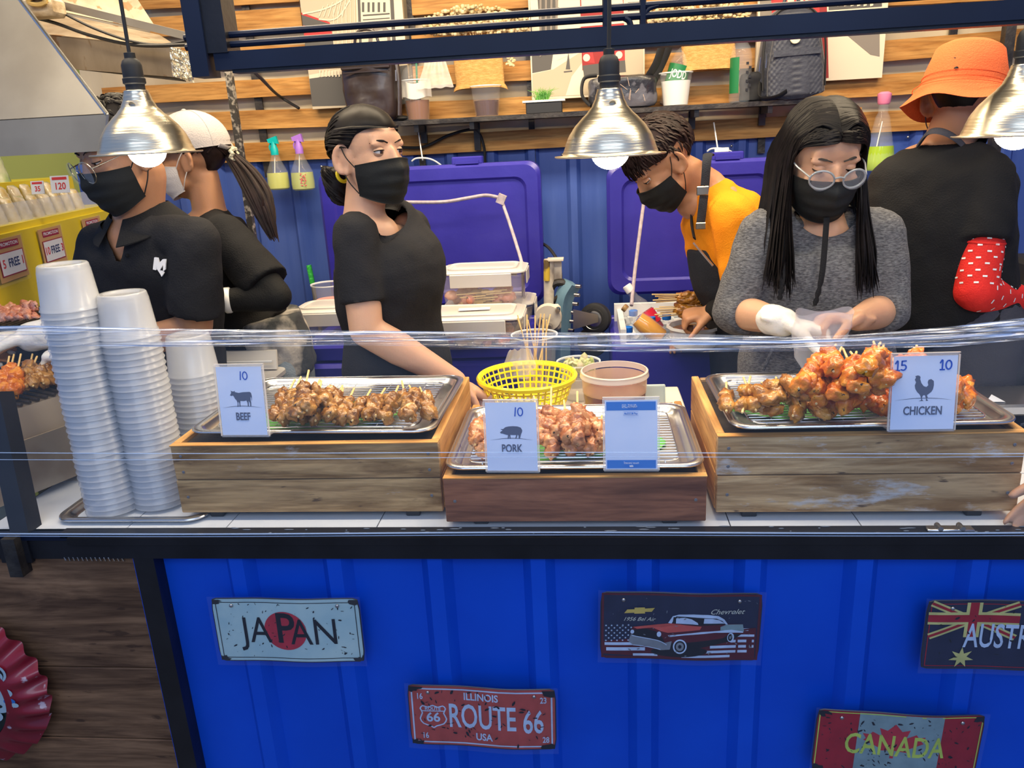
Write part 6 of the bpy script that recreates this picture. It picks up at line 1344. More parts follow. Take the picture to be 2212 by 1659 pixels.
one('chopping_board', MB().box((at(1418, 870, 2.10).x-.02, 2.16, bz+.028), (.10, .012, .075), rotm(-8, 0, 0), bev=.002).box((at(1418, 870, 2.10).x-.02, 2.152, bz+.030), (.09, .002, .066), rotm(-8, 0, 0)), mat('green_edged_white', (.55, .62, .56), .5), 'white card with green edge standing behind the sauce tub', 'card')
cl = MB().grid(lambda u, v: V((at(1040, 870, 1.97).x+.065*(u-.5)*1.2, 1.975+.02*math.sin(u*9)*(1-v)+.02*v, .907+.10*v-.02*abs(u-.5)+.006*math.sin(u*17))), 22, 10)
one('floral_cloth', cl, mat('pink_floral_cloth', (.66, .48, .42), .8, col2=(.62, .18, .22), nscale=40, lo=.55, hi=.62), 'pink floral cloth scrap beside the right side of the weathered crate', 'cloth')
# ---- pale storage box and lid behind the beef crate
sb = thing('storage_box', 'grey-white storage box with its lid leaning, behind the cup stacks', 'storage box', (at(522, 800, 2.12).x, 2.10, .90))
x0, x1 = at(448, 800, 2.12).x, at(600, 800, 2.12).x; xc = 0; ww_ = x1-x0
zt_ = at(520, 815, 2.10).z-.90
M_grb = mat('grey_white_plastic', (.52, .50, .47), .45)
obj('box_body', loft([[(x, y, z) for x, y in rrect(ww_*s, .20*s, .04, 5)] for z, s in ((0, .9), (zt_*.9, .98), (zt_*.92, 1.04), (zt_, 1.04))]), M_grb, sb, 30, world=False)
z2 = at(520, 752, 2.24).z-.90
obj('lid', MB().hull([(-ww_*.5, .06, zt_+.005), (ww_*.42, .06, zt_+.005), (-ww_*.5, .10, z2), (ww_*.36, .10, z2), (-ww_*.5, .07, zt_+.005), (ww_*.42, .07, zt_+.005), (-ww_*.5, .112, z2), (ww_*.36, .112, z2)]), M_grb, sb, 0, world=False)
obj('lid_rib', MB().tube([(-ww_*.48, .056, zt_+.03), (ww_*.38, .056, zt_+.03)], .004, 6).tube([(-ww_*.48, .08, z2-.03), (ww_*.34, .08, z2-.03)], .005, 6), M_white, sb, world=False)
stt = thing('side_table', 'low dark table under the grey-white storage box', 'table', (at(522, 800, 2.12).x, 2.10, 0))
obj('tabletop', MB().box((0, 0, .885), (.26, .22, .028)), M_dark, stt, 0, world=False)
for sx in (-.11, .11):
    for sy in (-.09, .09): obj('leg', MB().box((sx, sy, .4355), (.03, .03, .870)), M_dark, stt, 0, world=False)
# far right: dark basket, yellow board, tray and second prep counter
rc = thing('prep_counter', 'steel prep counter with a pan edge at the far right', 'counter', (at(2250, 880, 2.0).x, 2.05, 0))
xr0 = at(2105, 870, 1.95).x
obj('worktop', MB().box((xr0+.25, 2.02, .955), (.50, .16, .03), bev=.006), M_steel, rc, 0); obj('leg', MB().box((xr0+.04, 1.96, .47), (.03, .03, .938)).v and MB().box((xr0+.04, 1.96, .47), (.03, .03, .938)), M_steel, rc, 0); obj('leg', MB().box((xr0+.46, 1.96, .47), (.03, .03, .938)), M_steel, rc, 0)
one('paper_scrap', MB().hull([at(2130, 868, 1.96), at(2142, 852, 1.99), at(2172, 868, 1.96), at(2142, 853, 2.0), at(2172, 869, 1.975)]), M_print_white, 'white paper corner sticking up at the far right', 'paper')
bg = thing('black_crate', 'black perforated plastic crate behind the red sleeve', 'crate', (at(2225, 600, 3.0).x, 3.0, at(2225, 640, 3.0).z))
obj('crate_body', MB().box((0, 0, .07), (.13, .2, .15), bev=.015), M_rubber, bg, 0, world=False)
for i in range(5): obj('slot', MB().box((-.045+.02*i, -.101, .09), (.006, .004, .014)), M_grb, bg, 0, world=False)
one('crate_stand', MB().box((at(2225, 600, 3.0).x, 3.0, bg.location.z/2), (.3, .22, bg.location.z-.002)), M_yel, 'yellow painted stand at the far right edge', 'stand')
one('charcoal_grate', MB().box((at(2200, 790, 2.6).x, 2.75, .45), (.30, .5, .86), bev=.01), mat('speckled_charcoal', (.02, .022, .025), .35, col2=(.30, .30, .30), nscale=70, lo=.55, hi=.66), 'dark speckled metal charcoal box behind the man in the bucket hat', 'grill')
# ================================================================ people
def skinmat(n, c, c2): return mat(n, c, .42, 0, col2=c2, nscale=5, bump=.06, bscale=220, sss=.18, sssr=(.7, .25, .12), spec=.4)
S_fair = skinmat('fair_skin', (.56, .32, .20), (.62, .36, .235)); S_tan = skinmat('tan_skin', (.44, .21, .11), (.50, .25, .13)); S_mid = skinmat('medium_skin', (.52, .28, .17), (.57, .32, .19)); S_brown = skinmat('brown_skin', (.40, .19, .10), (.46, .22, .12))
def hairmat(n, c=(.006, .005, .005)):
    return mat(n, c, .45, 0, col2=(c[0]*1.9, c[1]*1.8, c[2]*1.8), nscale=30, spec=.16)
M_hair = hairmat('black_hair'); M_hairb = hairmat('dark_brown_hair', (.014, .008, .007))
def cloth(n, c, c2=None, r=.85, ns=6, b=.25, bs=260): return mat(n, c, r, 0, col2=c2 or tuple(x*1.35 for x in c), nscale=ns, bump=b, bscale=bs, sheen=.0, spec=.25)
F_blk = cloth('black_cotton', (.009, .009, .010)); F_blk2 = cloth('charcoal_cotton', (.014, .014, .016)); F_mask = cloth('black_mask_fabric', (.011, .012, .012), r=.6, b=.1)
F_wmask = cloth('white_mask_fabric', (.70, .64, .58), r=.6); F_or = cloth('orange_cotton', (.80, .24, .006), (.86, .30, .010)); F_apr = cloth('dark_apron_denim', (.018, .020, .026)); F_gray = mat('heather_grey_jersey', (.055, .055, .06), .9, col2=(.16, .16, .165), nscale=110, nstretch=(1, 1, 3.0), bump=.4, bscale=160, detail=7)
F_jean = cloth('washed_jeans', (.13, .17, .21), (.22, .26, .30), ns=10); F_djean = cloth('dark_jeans', (.035, .038, .045)); F_hat = cloth('coral_cotton', (.72, .125, .035), (.78, .16, .05)); F_cap = cloth('white_cap_cotton', (.50, .45, .42), (.54, .49, .46)); F_str = cloth('black_sleeve_knit', (.010, .010, .010), r=.8)
F_gapr = cloth('grey_apron_cloth', (.045, .045, .055), ns=4); F_pat = mat('patterned_cloth', (.04, .045, .05), .8, col2=(.40, .37, .33), nscale=7, lo=.46, hi=.56, detail=5, bump=.2, bscale=90)
M_glove = mat('white_latex_glove', (.78, .73, .64), .38, col2=(.84, .80, .72), nscale=12, bump=.35, bscale=45, coat=.15, sss=.1)
M_eyew = mat('eye_white', (.68, .64, .60), .2, coat=.6); M_iris = mat('dark_iris', (.025, .012, .008), .15, coat=1); M_brow = mat('eyebrow_hair', (.02, .014, .012), .7)
M_lens = mat('spectacle_lens', (.9, .95, 1), .03, alpha=.13, spec=1, coat=.8)

def hmat(c, yaw, pitch, roll=0, s=1):
    R_ = rotm(0, 0, yaw) @ rotm(pitch, 0, 0) @ rotm(0, roll, 0); return Matrix.Translation(V(c)) @ R_.to_4x4() @ Matrix.Scale(s, 4)
def head_mb(M):
    m = MB(); E_ = lambda c, r, R_=None, n=20, k=14: m.ell(c, r, R_, n, k)
    E_((0, .015, .030), (.074, .092, .082), n=28, k=20); E_((0, -.018, -.025), (.064, .070, .088), n=28, k=20); E_((0, -.040, -.080), (.038, .038, .034)); E_((0, .0, -.05), (.055, .055, .05))
    E_((0, -.062, .036), (.050, .015, .028)); 
    for s in (-1, 1):
        E_((s*.030, -.067, .027), (.024, .011, .010)); E_((s*.036, -.063, -.022), (.024, .015, .018)); E_((s*.047, -.035, -.060), (.018, .032, .026))
        E_((s*.0105, -.094, -.026), (.0085, .009, .0075))
        # ear: rim, lobe
        m.tube([(s*(.078+.009*math.cos(a)), .012+.017*math.cos(a), -.006+.031*math.sin(a)) for a in [i*PI/8 for i in range(16)]], .0068, 8, closed=True)
        E_((s*.073, .010, -.008), (.007, .015, .028)); E_((s*.075, .002, -.036), (.007, .009, .010))
    m.limb([(0, -.080, .014), (0, -.090, -.008), (0, -.100, -.022)], [.0085, .0095, .0115], 12)
    E_((0, -.084, -.052), (.021, .010, .007)); E_((0, -.082, -.062), (.018, .010, .007))
    return xf(m, M)
def face(root, M, skin, lid=.35, gaze=(0, 0), brow=M_brow):
    """eyes with lids, brows (children of the person)"""
    for s in (-1, 1):
        c = V((s*.0305, -.0655, .0105)); 
        e = xf(MB().ell(c, .0125, n=20, m=14), M); o = obj('eye', e, M_eyew, root)
        d = V((gaze[0], -1, gaze[1])).normalized(); q = d.to_track_quat('Z', 'Y').to_matrix().to_4x4()
        ir = MB().lathe([(.0066, .0108), (.0058, .0117), (.0030, .0126), (.0001, .0129)], 18, Matrix.Translation(c) @ q); obj('iris', xf(ir, M), M_iris, o)
        up, lo = lerp(26, -2, min(1, lid*1.8)), lerp(15, 20, min(1, lid*1.8))
        def lend(a, top): k = max(0, math.cos(a*.92))**.65; return math.radians(up*k-2) if top else math.radians(-lo*k-2)
        def lidf(top):
            def f(u, v):
                a = PI*(u-.5)*1.06; e = lend(a, top); t_ = lerp(math.radians(100 if top else -100), e, v)
                return c+V((math.sin(a)*math.cos(t_)*.0146, -math.cos(a)*math.cos(t_)*.0138, math.sin(t_)*.0138))
            return f
        obj('eyelid', xf(MB().grid(lidf(True), 14, 8).grid(lidf(False), 14, 6), M), skin, o)
        L = []
        for i in range(11):
            a = PI*(i/10-.5)*.98; t_ = lend(a, True); L.append(M @ (c+V((math.sin(a)*math.cos(t_)*.0149, -math.cos(a)*math.cos(t_)*.0142, math.sin(t_)*.0142))))
        obj('eyelash', MB().tube(L, .0011, 5), M_hair, o)
        B_ = [M @ V((s*x, y, z)) for x, y, z in ((.012, -.0800, .0300), (.025, -.0795, .0345), (.038, -.0720, .0350), (.050, -.0580, .0295))]
        obj('eyebrow', MB().tube(spline(B_, 4), [.0022]*4+[.0034]*5+[.0014]*4, 6, flat=.5), brow, root)
def hand(m, wrist, d, n, side=1, curl=(30, 40, 30), sp=1.0, s=1.0, thumb=(35, 25)):
    """palm, four fingers of unequal length, thumb leaving the side of the palm near its base; n = side the palm faces"""
    d = V(d).normalized(); n = (V(n)-d*V(n).dot(d)).normalized(); w = d.cross(n)*side; W_ = V(wrist)
    m.limb([W_-d*.02*s, W_+d*.025*s, W_+d*.062*s], [.026*s, .034*s, .036*s], 14, flat=.42, up=tuple(w))
    m.limb([W_+d*.05*s+w*.022*s, W_+d*.082*s+w*.024*s], [.015*s, .0115*s], 10); m.limb([W_+d*.05*s-w*.022*s, W_+d*.078*s-w*.026*s], [.015*s, .011*s], 10)
    m.limb([W_+d*.05*s, W_+d*.084*s], [.016*s, .013*s], 10)
    for k, (off, L, r) in enumerate(((.027, .068, .0088), (.009, .076, .0092), (-.009, .070, .0088), (-.026, .055, .0078))):
        p = W_+d*(.082-(k == 3)*.006)*s+w*off*s; pts = [p-d*.02*s, p]; rs = [r*s*1.05, r*s*1.05]; a = 0; dd = (d+w*off*3.0*sp).normalized()
        for j, (fr_, cu) in enumerate(zip((.46, .30, .24), curl)):
            a += math.radians(cu*(1+.08*k)); q = dd*math.cos(a)+n*math.sin(a); p = p+q*L*fr_*s; pts.append(p); rs.append(r*s*(1-.10*(j+1)))
        m.limb(pts, rs, 10)
    p = W_+d*.018*s+w*.026*s; a1 = math.radians(thumb[0]); q1 = (d*math.cos(a1)+w*math.sin(a1)+n*.35).normalized(); p2 = p+q1*.040*s; q2 = (q1+n*math.sin(math.radians(thumb[1]))+d*.3).normalized(); p3 = p2+q2*.030*s; p4 = p3+(q2+n*.2+d*.2).normalized()*.022*s
    m.limb([p-q1*.012*s, p, p2, p3, p4], [.014*s, .015*s, .0115*s, .0102*s, .0085*s], 10)
def torso(m, st, ax, e=2.4, n=28, k_=1.0):
    """stations: (centre, half width along ax, half depth)"""
    ax = V(ax).normalized(); P = []; 
    cs = spline([q[0] for q in st], 4); ws = []; ds = []
    K = len(st)
    for i in range(len(cs)):
        t = i/4; k = min(int(t), K-2); f = t-k; f = f*f*(3-2*f); ws.append(k_*lerp(st[k][1], st[k+1][1], f)); ds.append(k_*lerp(st[k][2], st[k+1][2], f))
    o = len(m.v)
    for i, c in enumerate(cs):
        t = (cs[min(i+1, len(cs)-1)]-cs[max(i-1, 0)]).normalized(); a = (ax-t*ax.dot(t)).normalized(); b = t.cross(a)
        for j in range(n):
            q = 2*PI*j/n; ca, sa = math.cos(q), math.sin(q)
            m.v.append(c+a*math.copysign(abs(ca)**(2/e), ca)*ws[i]+b*math.copysign(abs(sa)**(2/e), sa)*ds[i])
    for i in range(len(cs)-1):
        for j in range(n): m.f.append((o+i*n+j, o+i*n+(j+1) % n, o+(i+1)*n+(j+1) % n, o+(i+1)*n+j)); m.mi.append(0)
    m.f.append(tuple(o+j for j in reversed(range(n)))); m.f.append(tuple(o+(len(cs)-1)*n+j for j in range(n))); m.mi += [0, 0]; return m
def folds(seed, amp=.0035, sc=(9, 9, 4)):
    def f(p, n_): return amp*noise.noise((p.x*sc[0]+seed, p.y*sc[1], p.z*sc[2]+p.x*5))+amp*.6*noise.noise((p.x*26+p.z*14+seed, p.y*22, p.z*13))-amp*.9*abs(noise.noise((p.x*10-p.z*12, p.y*10, p.z*6+seed)))
    return f
def legs(m, hip, ax, z0=.02, r=.085, sp=.09, foot=True, fw=None):
    ax = V(ax).normalized()
    for s in (-1, 1):
        h = V(hip)+ax*s*sp; k = V((h.x, h.y, hip[2]*.53)); a = V((h.x, h.y, .10)); m.limb([h, k, a], [r, r*.68, r*.50], 16)
        if foot: f_ = V(fw or (0, -1, 0)); m.limb([a+V((0, 0, -.05)), a+V((0, 0, -.06))+f_*.12], [.042, .034], 12)
def scalp(M, hl_front=.070, hl_side=.012, nape=-.062, r=(.0815, .101, .0905), c=(0, .017, .030), wide=48, th=.0):
    """shell of hair on the skull with a hairline"""
    c = V(c)
    def zl(a):
        a = abs(a) % (2*PI); a = min(a, 2*PI-a); a = math.degrees(a)
        if a < wide: return hl_front-(a/wide)**4*.012
        if a < 84: t = (a-wide)/(84-wide); return lerp(hl_front-.012, hl_side, t*t*(3-2*t))
        if a < 112: return lerp(hl_side, hl_side+.004, (a-84)/28)
        t = min(1, (a-112)/26); return lerp(hl_side, nape, t*t*(3-2*t))
    def f(u, v, g=1.0):
        a = 2*PI*u; zz = (zl(a)-c.z)/r[2]; ph = lerp(PI/2, math.asin(max(-.98, min(.98, zz))), v)
        rr_ = 1+.012*noise.noise((math.sin(a)*3, math.cos(a)*3, ph*3)); e = 1-.07*v**8
        if zz < -.2 and v > .5: rr_ *= lerp(1, .96, (v-.5)*2)
        return M @ (c+V((math.sin(a)*math.cos(ph)*r[0]*g*rr_*e, -math.cos(a)*math.cos(ph)*r[1]*g*rr_*e, math.sin(ph)*r[2]*g*rr_)))
    m = MB().grid(lambda u, v: f(u, v), 72, 26, cu=True, flip=True)
    m.grid(lambda u, v: f(u, 1, 1-.10*v), 72, 1, cu=True, flip=True); return m
def skullp(M, a, ph, g=1.0, r=(.0815, .101, .0905), c=(0, .017, .030)):
    return M @ (V(c)+V((math.sin(a)*math.cos(ph)*r[0]*g, -math.cos(a)*math.cos(ph)*r[1]*g, math.sin(ph)*r[2]*g)))
def maskmb(M, w=.074, top=-.004, bot=-.112):
    """pleated face mask over nose and chin"""
    def f(u, v, o=0):
        a = (u-.5)*math.radians(158); z = lerp(bot, top-.016*abs(2*u-1)**1.5, v)+(.022*abs(2*u-1)**2 if v < .5 else 0)*(1-2*v if v < .5 else 0)
        zz = (z+.045)/.07; y = -.108+.026*zz*zz*(1 if zz < 0 else .5)-.010*max(0, 1-abs(u-.5)*9)*max(0, 1-abs(zz-.15)*1.6)
        y += .0016*math.sin(v*PI*7)*max(0, 1-abs(2*u-1)**4); xx = math.sin(a)*w*(1-.22*max(0, -zz)); yy = y*math.cos(a)**.75 if math.cos(a) > 0 else 0
        return M @ V((xx*(1+o), yy*(1+o)-.0+.006*(1-math.cos(a)), z))
    m = MB().grid(lambda u, v: f(u, v), 40, 26); m.grid(lambda u, v: f(u, v, -.035), 40, 26, flip=True)
    for e in (0, 1): m.tube([f(i/40, e, -.01) for i in range(41)], .0014, 5)
    return m, f
def mask(root, M, mt, **k):
    m, f = maskmb(M, **k); o = obj('face_mask', m, mt, root)
    for s, u in ((-1, 0), (1, 1)):
        for v, z2 in ((.96, .022), (.10, -.030)):
            p = f(u, v); q = M @ V((s*.079, .004+.006, z2)); mid = p.lerp(q, .5)+(M.to_3x3() @ V((s*.006, 0, 0))); obj('ear_loop', MB().tube(spline([p, mid, q], 5), .0015, 5), mt, o)
    return o
def limbcloth(pts, rs, n=18): return MB().limb(pts, rs, n)
def sleevecut(c, d): c, d = V(c), V(d).normalized(); return lambda p: (p-c).dot(d) > 0

# ---------------- woman with the low bun, centre
Yc = 2.05
pr_ = thing('person', 'person with black low bun, black mask and black T-shirt turned to the right', 'person', (at(850, 800, Yc).x, Yc+.02, 0))
M = hmat(at(798, 336, Yc), 57, 2, 0, 1.04)
yaw = math.radians(62); fw = V((math.sin(yaw), -math.cos(yaw), 0)); ax = V((math.cos(yaw), math.sin(yaw), 0))   # ax: from near(right) towards far shoulder
N_ = at(788, 462, Yc); ch = at(838, 590, Yc+.02); wa = at(850, 705, Yc+.02); hp_ = at(862, 800, Yc+.02)
shN = at(770, 512, 1.94); shF = N_+ax*.150+V((0, 0, -.060))+fw*.02
elb = at(792, 722, 1.90); elb.z += .01; wri = at(985, 822, 1.985); elF = shF+V((-.01, .01, -.27)); wrF = elF+V((.03, -.04, -.22))
m = head_mb(M); m.limb([M @ V((0, .014, -.055)), N_+V((0, 0, .01)), N_+V((0, 0, -.06))], [.052, .053, .075], 20)
torso(m, [(hp_+V((0, 0, -.06)), .15, .10), (hp_, .155, .105), (wa, .120, .095), (ch, .145, .105), (N_+V((.008, 0, -.07)), .135, .075), (N_+V((0, 0, -.02)), .06, .055)], ax, k_=.84); m.ell(N_+fw*.018+V((0, 0, -.052)), (.074, .060, .056))
for s_, e_, w_ in ((shN, elb, wri), (shF, elF, wrF)): m.limb([s_, e_], [.052, .043], 18); m.limb([e_, e_.lerp(w_, .35), w_], [.042, .044, .028], 18)
hand(m, wri, wri-elb, (0, 0, -1), -1); hand(m, wrF, wrF-elF, (0, 0, -1), 1)
legs(m, (hp_.x, hp_.y, hp_.z-.06), ax, fw=fw)
obj('body', fused(m, .0052, 3), S_fair, pr_, 180)
m = MB(); torso(m, [(hp_+V((0, 0, -.03)), .172, .122), (hp_+V((0, 0, .03)), .168, .122), (wa, .142, .114), (at(838, 640, Yc+.02)+fw*.006, .152, .128), (ch+fw*.012+V((0, 0, .01)), .158, .134), (at(815, 520, Yc+.02), .155, .102), (N_+V((.004, 0, -.035)), .105, .075), (N_+V((0, 0, .004)), .062, .058)], ax)
for s_, e_ in ((shN, elb), (shF, elF)): m.limb([s_+V((0, 0, .006)), s_.lerp(e_, .35), s_.lerp(e_, .70)], [.058, .060, .059], 20, end=False); m.limb([N_+V((0, 0, -.03)), s_+V((0, 0, .004))], [.045, .056], 16)
sh_ = fused(m, .007, 4, folds(3, .0045)); cN = shN.lerp(elb, .70); cF = shF.lerp(elF, .70)
cutf(sh_, ball(N_+fw*.048+V((0, 0, .022)), .084))
obj('t_shirt', sh_, F_blk2, pr_, 180)
m = MB(); legs(m, (hp_.x, hp_.y, hp_.z-.07), ax, r=.098, foot=False, fw=fw); torso(m, [(hp_+V((0, 0, -.16)), .158, .112), (hp_+V((0, 0, -.015)), .160, .114)], ax); obj('jeans', fused(m, .012, 3, folds(9, .003)), F_djean, pr_, 180)
face(pr_, M, S_fair, .12, (.12, .0)); mask(pr_, M, F_mask)
hair = scalp(M, .066, .006, -.055, wide=56); bun = M @ V((-.004, .128, -.070)); r = random.Random(11)
for i in range(230):
    a = r.uniform(-PI, PI); aa = abs(math.degrees(a)); ph0 = math.asin(max(-.9, min(.95, ((.034 if aa < 56 else lerp(.030, -.026, min(1, (aa-56)/26))))/.0905))) ; ph0 = max(ph0, -.1)
    if aa > 100: ph0 = r.uniform(-.1, 1.2)
    P = []
    for k in range(8):
        t = k/7; aT = PI if a >= 0 else -PI; a_ = lerp(a, aT, t**.85); p_ = lerp(ph0, math.radians(-38), t)+.42*math.sin(PI*t)*(1 if aa < 90 else .3)*(1-abs(a)/PI*.6); P.append(skullp(M, a_, p_, 1.012+.006*r.random()))
    hair.tube(P, [.0014, .0036, .0042, .0042, .0042, .0040, .0036, .002], 5, flat=.5)
obj('hair', hair, M_hair, pr_, 60)
b_ = MB(); 
for i in range(70):
    a = r.uniform(0, 6.28); ph = r.uniform(-1, 1); P = []
    for k in range(9):
        q = a+k*.42; s = .036*(.75+.4*r.random()*0+.25*math.sin(k*.4)); P.append(bun+V((math.cos(q)*s*math.cos(ph), math.sin(q)*s*.8, math.sin(q*.7+ph)*s*1.35-.006)))
    b_.tube(P, [.002]+[.0052]*7+[.002], 6, flat=.6)
b_.ell(bun+V((0, 0, -.004)), (.034, .032, .046), n=16, m=10); obj('hair_bun', b_, M_hair, pr_, 60)
hb = M @ V((-.004, .103, -.050)); q = (M.to_3x3() @ V((0, 1, -.4))).normalized().to_track_quat('Z', 'Y').to_matrix().to_4x4()
obj('hair_tie', MB().lathe([(.016+.005*math.cos(a), .005*math.sin(a)) for a in [k*PI/4 for k in range(8)]], 24, Matrix.Translation(hb) @ q, closed=True), mat('yellow_elastic', (.85, .66, .02), .5), pr_)

# ---------------- woman in the grey hoodie
Yc = 1.97
pr_ = thing('person', 'person with long black hair, round glasses, mask and grey hoodie holding a bag', 'person', (at(1765, 800, Yc).x, Yc+.06, 0))
M = hmat(at(1778, 342, Yc-.01), 5, 24, 0, 1.06)
ax = V((1, .03, 0)).normalized(); fw = V((0, -1, 0)); N_ = at(1772, 458, Yc+.04); ch = at(1765, 590, Yc+.05); wa = at(1762, 715, Yc+.09); hp_ = at(1758, 815, Yc+.09)
sL = at(1652, 508, Yc+.03); sR = at(1893, 508, Yc+.03); eL = at(1592, 672, Yc-.0); eR = at(1912, 668, Yc-.0); wL = at(1690, 696, 1.80); wR = at(1852, 690, 1.80)
m = head_mb(M); m.limb([M @ V((0, .018, -.055)), N_, N_+V((0, 0, -.07))], [.052, .052, .075], 20)
torso(m, [(hp_+V((0, 0, -.06)), .16, .10), (hp_, .165, .105), (wa, .145, .095), (ch, .16, .10), (N_+V((0, 0, -.07)), .14, .07), (N_+V((0, 0, -.02)), .06, .05)], ax, k_=.84); m.ell(N_+fw*.018+V((0, 0, -.052)), (.074, .060, .056))
for s_, e_, w_ in ((sL, eL, wL), (sR, eR, wR)): m.limb([s_, e_], [.048, .042], 18); m.limb([e_, e_.lerp(w_, .4), w_], [.041, .040, .027], 18)
hand(m, wR, V((-1, -.25, .10)), (-.2, -.3, -1), 1, curl=(55, 50, 35), thumb=(30, 40)); hand(m, wL, V((1, -.30, -.22)), (.1, -.2, -1), -1, curl=(45, 40, 30))
legs(m, (hp_.x, hp_.y, hp_.z-.06), ax, fw=fw); obj('body', fused(m, .0050, 3), S_mid, pr_, 180)
g = MB(); hand(g, wL, V((1, -.30, -.22)), (.1, -.2, -1), -1, curl=(45, 40, 30), s=1.10); g.limb([wL+(eL-wL).normalized()*.045, wL], [.036, .035], 18)
gm = fused(g, .0042, 2, lambda p, n_: .0022*noise.noise((p.x*40, p.y*40, p.z*40))); obj('glove', gm, M_glove, pr_, 180)
m = MB(); torso(m, [(hp_+V((0, 0, -.04)), .195, .125), (hp_+V((0, 0, .04)), .200, .128), (wa, .185, .122), (at(1764, 650, Yc+.05), .178, .120), (ch, .180, .122), (at(1768, 520, Yc+.05), .172, .100), (N_+V((0, 0, -.04)), .115, .080), (N_+V((0, .01, -.0)), .075, .068)], ax)
cl_, cr_ = eL.lerp(wL, .30), eR.lerp(wR, .28)
for s_, e_, w_ in ((sL, eL, cl_), (sR, eR, cr_)):
    m.limb([s_+V((0, 0, .004)), s_.lerp(e_, .5), e_], [.066, .066, .060], 20); m.limb([e_, e_.lerp(w_, .5), w_], [.060, .058, .052], 20, end=False); m.limb([N_+V((0, .01, -.04)), s_+V((0, 0, .006))], [.055, .062], 16)
sh_ = fused(m, .0068, 4, folds(5, .0055, (8, 8, 5)))
cutf(sh_, ball(N_+fw*.055+V((0, 0, .022)), .076))
obj('hoodie', sh_, F_gray, pr_, 180)
# hood lying on the shoulders with its crossing front edge
hd = []
for i in range(22):
    a = PI*(.04+.92*i/21)*1.0; a = lerp(-2.45, 2.45, i/21); hd.append(N_+V((.082*math.sin(a), .045+.075*-math.cos(a)*-1*(-1), 0))+V((0, 0, -.004-.055*max(0, math.cos(a)))))
hd = [N_+V((.078*math.sin(a), .015-.062*math.cos(a), .004-.052*max(0, math.cos(a)))) for a in [lerp(-2.9, 2.9, i/25) for i in range(26)]]
obj('hood', MB().tube(hd, [.020]*26, 12, flat=1.0), F_gray, pr_)
hb2 = MB(); hb2.ell(N_+V((0, .105, -.005)), (.10, .05, .07)); obj('hood', hb2, F_gray, pr_)
for (x0, y0, x1, y1, x2, y2) in ((1697, 505, 1690, 600, 1684, 648), (1786, 470, 1776, 590, 1760, 660)):
    a, b, c = at(x0, y0, Yc-.068), at(x1, y1, Yc-.098), at(x2, y2, Yc-.098); P = spline([a, b, c], 14); T_ = MB()
    T_.v = []; n = len(P)
    for i, p in enumerate(P): w_ = .0068*(1 if i < n*.55 else .55+.45*abs(math.cos(i*.75))); T_.v += [p+V((w_, 0, 0)), p+V((0, -.0025, 0)), p-V((w_, 0, 0)), p+V((0, .002, 0))]
    for i in range(n-1):
        for k in range(4): T_.f.append((4*i+k, 4*i+(k+1) % 4, 4*i+4+(k+1) % 4, 4*i+4+k)); T_.mi.append(0)
    obj('drawstring', T_, F_blk, pr_, label='black drawstring')
m = MB(); legs(m, (hp_.x, hp_.y, hp_.z-.08), ax, r=.098, foot=False); torso(m, [(hp_+V((0, 0, -.2)), .17, .11), (hp_+V((0, 0, -.02)), .17, .115)], ax); obj('trousers', fused(m, .012, 3), F_djean, pr_, 180)
pk = MB().tube(spline([at(1648, 800, Yc-.082), at(1660, 775, Yc-.085), at(1672, 745, Yc-.085)], 5), .004, 6); obj('pocket_seam', pk, F_gray, pr_)
face(pr_, M, S_mid, .52, (0, -.4)); mask(pr_, M, F_mask)
M_gf = mat('grey_acetate', (.25, .27, .28), .3, coat=.4)
gl = MB()
for s in (-1, 1): gl.tube([M @ V((s*.034+.0245*math.cos(a), -.1045+.010*abs(math.cos(a)*.5+s*.5), .000+.0205*math.sin(a))) for a in [i*PI/16 for i in range(32)]], .0024, 8, closed=True)
gl.tube([M @ V((-.010, -.1065, .006)), M @ V((0, -.1080, .009)), M @ V((.010, -.1065, .006))], .0022, 8)
gg = obj('glasses', gl, M_gf, pr_)
for s in (-1, 1):
    obj('temple', MB().tube([M @ V((s*.0585, -.096, .006)), M @ V((s*.072, -.05, .008)), M @ V((s*.078, .005, .010))], .0020, 6), M_gf, gg)
    obj('lens', MB().lathe([(.0001, 0), (.0235, 0)], 24, M @ Matrix.Translation((s*.034, -.1035, 0)) @ rot4(90, 0, 0)), M_lens, gg)
